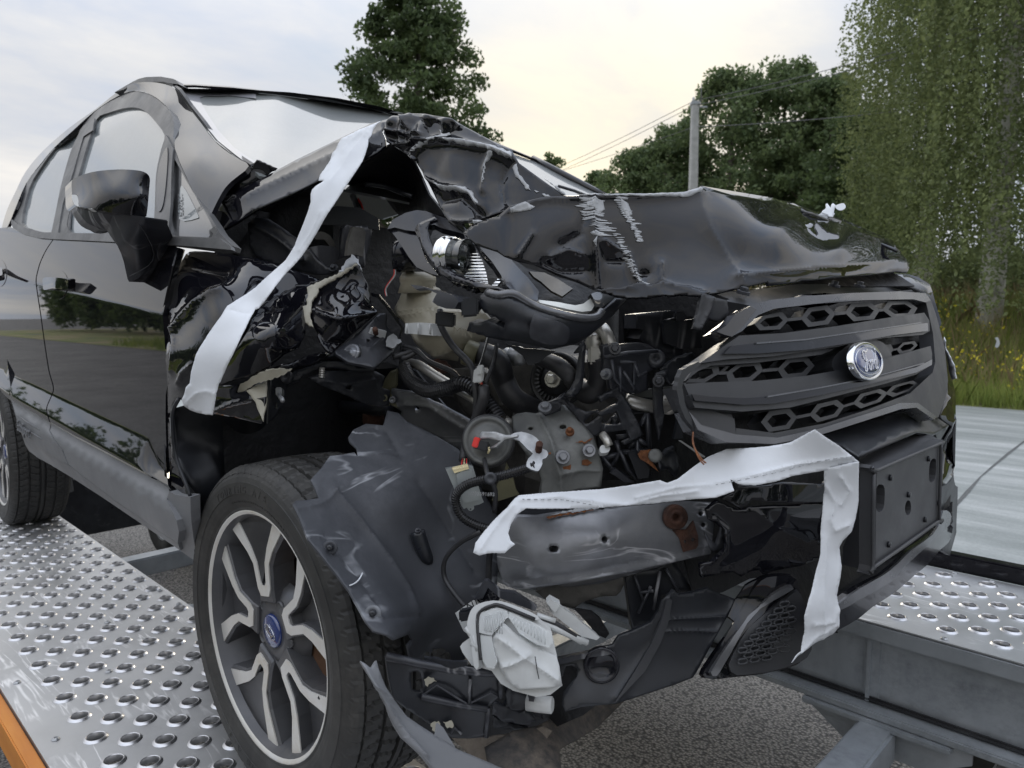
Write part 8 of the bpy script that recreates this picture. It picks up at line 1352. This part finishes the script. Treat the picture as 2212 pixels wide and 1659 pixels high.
# ---------------------------------------------------------------- white tape
T1 = [(815, 265, 'Y', -.610), (740, 302, 'Y', -.645), (760, 350, 'Y', -.672), (690, 392, 'Y', -.722), (720, 330, 'Y', -.668), (670, 440, 'Y', -.745), (730, 430, 'Y', -.715), (640, 520, 'Y', -.765), (600, 600, 'Y', -.80), (560, 660, 'Y', -.835), (520, 680, 'Y', -.865), (590, 640, 'Y', -.825), (460, 760, 'Y', -.912), (530, 790, 'Y', -.892), (420, 850, 'Y', -.928), (400, 880, 'Y', -.925), (470, 890, 'Y', -.908), (490, 830, 'Y', -.902)]
t1o = rough(q(2, 1092, 213, 1000, 245, 880, 298, 742, 368, 705, 420, 690, 455, 655, 490, 640, 560, 590, 640, 555, 680, 540, 732)+q(2, 588, 736, 520, 775, 482, 812, 470, 850, 468, 920, 440, 1010, 415, 1080, 390, 1150, 330, 1300, 250, 1420, 120, 1540, 0, 1650)+q(1, 2100, 900, 1960, 985, 1905, 1080, 1850, 1150, 1800, 1225, 1740, 1330, 1700, 1405, 1690, 1450, 1655, 1555, 1640, 1650)+q(8, 1600, 30, 1588, 90, 1568, 135, 1590, 190, 1640, 225, 1700, 248, 1780, 262, 1846, 266, 1862, 160, 1890, 0)+q(1, 1905, 1640, 1960, 1500, 2050, 1325, 2130, 1152, 2200, 1012)+q(4, 20, 175, 75, 115, 120, 55)+q(2, 180, 1630, 260, 1530, 330, 1460, 400, 1380, 500, 1220, 600, 1050, 700, 900, 780, 772, 860, 660, 920, 560, 950, 470, 965, 430, 970, 370, 990, 350, 1010, 290, 1040, 250), .35, 2.4, 3)
tp1 = sheet('white_tape', t1o, T1, M['tape'], None, th=.0008, step=7, crump=[(.002, 10, 3, 'n'), (.0022, 12, 5, 'f')], creases=[(q(2, 760, 470, 830, 380, 900, 320), .004, 4), (q(2, 640, 740, 750, 600, 850, 450, 960, 310), .004, 5), (q(2, 560, 1000, 480, 1180, 380, 1340), .004, 4), (q(1, 1990, 1010, 2100, 1040, 2180, 1040), -.004, 5), (q(8, 1620, 150, 1700, 80, 1780, 60, 1860, 80), .004, 5)])
tag(tp1, 'long white fabric tape strip hanging from the bonnet down over the crushed wing', 'tape', 'white tape strips on the wreck')
T2 = [(1030, 1190, 'Y', -.735), (1075, 1130, 'Y', -.70), (1100, 1190, 'Y', -.705), (1125, 1070, 'Y', -.665), (1150, 1105, 'Y', -.665), (1300, 1055, 'Y', -.555), (1300, 1090, 'Y', -.565), (1440, 1028, 'X', .655), (1480, 1075, 'X', .675), (1540, 985, 'X', .685), (1590, 1060, 'X', .735), (1690, 958, 'X', .765), (1760, 928, 'X', .80), (1855, 996, 'X', .835), (1780, 1012, 'X', .80), (1650, 1030, 'X', .76)]
t2o = rough(q(27, 958, 706, 970, 655, 1010, 600, 1060, 540, 1100, 500, 1150, 455, 1185, 410, 1212, 388, 1400, 372, 1659, 355)+q(28, 40, 626, 160, 610, 330, 582, 372, 597, 430, 575, 520, 505, 600, 450, 700, 407, 800, 404, 930, 395, 1030, 378, 1060, 370, 1190, 302, 1250, 345, 1330, 397, 1435, 482, 1380, 492, 1240, 526, 1060, 560, 980, 588, 860, 610, 800, 606, 762, 600, 722, 580, 742, 640, 690, 660, 640, 678, 480, 690, 300, 710, 100, 728, 0, 732)+q(11, 830, 236, 500, 246, 250, 250, 122, 246, 40, 300)+q(27, 1195, 500, 1165, 550, 1152, 600, 1165, 640, 1190, 660, 1165, 680, 1130, 710, 1060, 708, 1030, 712, 990, 722), .35, 2.6, 5)
tp2 = sheet('white_tape', t2o, T2, M['tape'], None, th=.0008, step=7, crump=[(.0015, 12, 7, 'n'), (.002, 14, 11, 'f')], creases=[(q(28, 640, 600, 850, 555, 1100, 490, 1400, 450), .005, 4), (q(11, 80, 180, 400, 150, 700, 190, 1000, 220, 1300, 130, 1600, 100), .006, 5), (q(27, 1000, 690, 1060, 600, 1120, 520, 1180, 450), .005, 5), (q(28, 200, 680, 420, 620, 620, 610), .005, 5)])
tag(tp2, 'white fabric tape across the crash beam, its end hanging beside the plate holder', 'tape', 'white tape strips on the wreck')
T3 = [(1785, 1015, 'X', .802), (1850, 1000, 'X', .836), (1855, 1080, 'X', .835), (1780, 1080, 'X', .795), (1840, 1150, 'X', .83), (1770, 1200, 'X', .80), (1815, 1200, 'X', .815), (1740, 1330, 'X', .80), (1812, 1350, 'X', .82), (1715, 1428, 'X', .79), (1790, 1370, 'X', .81)]
sheet('hanging_tape_end', rough(q(28, 1240, 522, 1380, 488, 1434, 483, 1432, 600, 1428, 700, 1412, 800, 1392, 870, 1345, 920, 1328, 955, 1335, 1060, 1315, 1180, 1312, 1220, 1326, 1290, 1322, 1388, 1280, 1432, 1180, 1490, 1120, 1530, 1058, 1590, 1108, 1522, 1132, 1425, 1130, 1335, 1155, 1240, 1182, 1165, 1205, 1060, 1218, 990, 1225, 800, 1240, 640), .35, 2.6, 7), T3, M['tape'], tp2, th=.0008, step=7, crump=[(.0015, 14, 9, 'n'), (.0025, 14, 19, 'f')], creases=[(q(28, 1250, 620, 1300, 700, 1270, 800, 1300, 860, 1370, 830), .007, 5), (q(28, 1330, 560, 1380, 640, 1330, 720), .006, 4), (q(28, 1250, 900, 1240, 1100, 1235, 1300, 1230, 1470), .004, 4), (q(28, 1180, 1380, 1290, 1360, 1320, 1300), .006, 5), (q(28, 1110, 1530, 1200, 1440, 1300, 1380), .005, 4)])
sc1 = sheet('plastic_scrap', rough(q(6, 445, 188, 470, 160, 500, 135, 498, 100, 512, 95, 530, 118, 542, 132, 548, 100, 562, 92, 585, 108, 572, 148, 568, 175, 577, 182, 560, 222, 520, 215, 480, 205), .8, 4, 2), [(1772, 462, 'Y', .30), (1800, 440, 'Y', .32), (1800, 468, 'Y', .30)], M['tape'], None, th=.002, step=6, crump=[(.012, 25, 3, 'n')]); tag(sc1, 'scrap of crumpled white plastic stuck up on the bonnet edge', 'plastic scrap')
sheet('scrap_tip', smooth(q(6, 578, 122, 620, 102, 655, 97, 673, 130, 640, 157, 605, 153), 2), [(1805, 446, 'Y', .30), (1826, 445, 'Y', .31), (1815, 453, 'Y', .30)], M['tape'], sc1, th=.002, step=6)
sc2 = sheet('plastic_scrap', rough(q(6, 1512, 1255, 1530, 1290, 1540, 1360, 1560, 1410, 1595, 1500, 1605, 1560, 1622, 1612, 1592, 1622, 1575, 1560, 1540, 1450, 1525, 1370), .8, 5, 2), [(2040, 735, 'Y', .60), (2055, 800, 'Y', .61), (2062, 818, 'Y', .60)], M['tape'], None, th=.002, step=6, crump=[(.006, 25, 3, 'n')]); tag(sc2, 'pale plastic scrap on the bumper flank against the grass', 'plastic scrap')
sc3 = sheet('plastic_scrap', smooth(q(6, 1960, 1262, 1988, 1258, 2002, 1310, 1985, 1345, 1960, 1335, 1975, 1290), 2), [(2150, 735, 'Y', 13.2), (2158, 740, 'Y', 13.2), (2152, 748, 'Y', 13.25)], M['tape'], None, th=.004, step=4); tag(sc3, 'white plastic scrap caught in the roadside weeds', 'plastic scrap')

# stitched seams of the tape
def seam(par, ctrl, pts, off=.0026):
    f_ = tps(ctrl); run = smooth(pts, 6, False)
    for i in range(0, len(run)-1, 2): tube('seam_stitch', [CAMP+ray(*run[i])*(float(f_(*run[i]))-off), CAMP+ray(*run[i+1])*(float(f_(*run[i+1]))-off)], .0006, M['zinc'], par, 4, 0)
seam(tp2, T2, q(28, 640, 606, 760, 585, 900, 556, 1050, 520, 1200, 480, 1330, 458, 1405, 450), .005); seam(tp2, T2, q(11, 90, 165, 250, 168, 420, 170, 560, 190, 700, 215), .005)
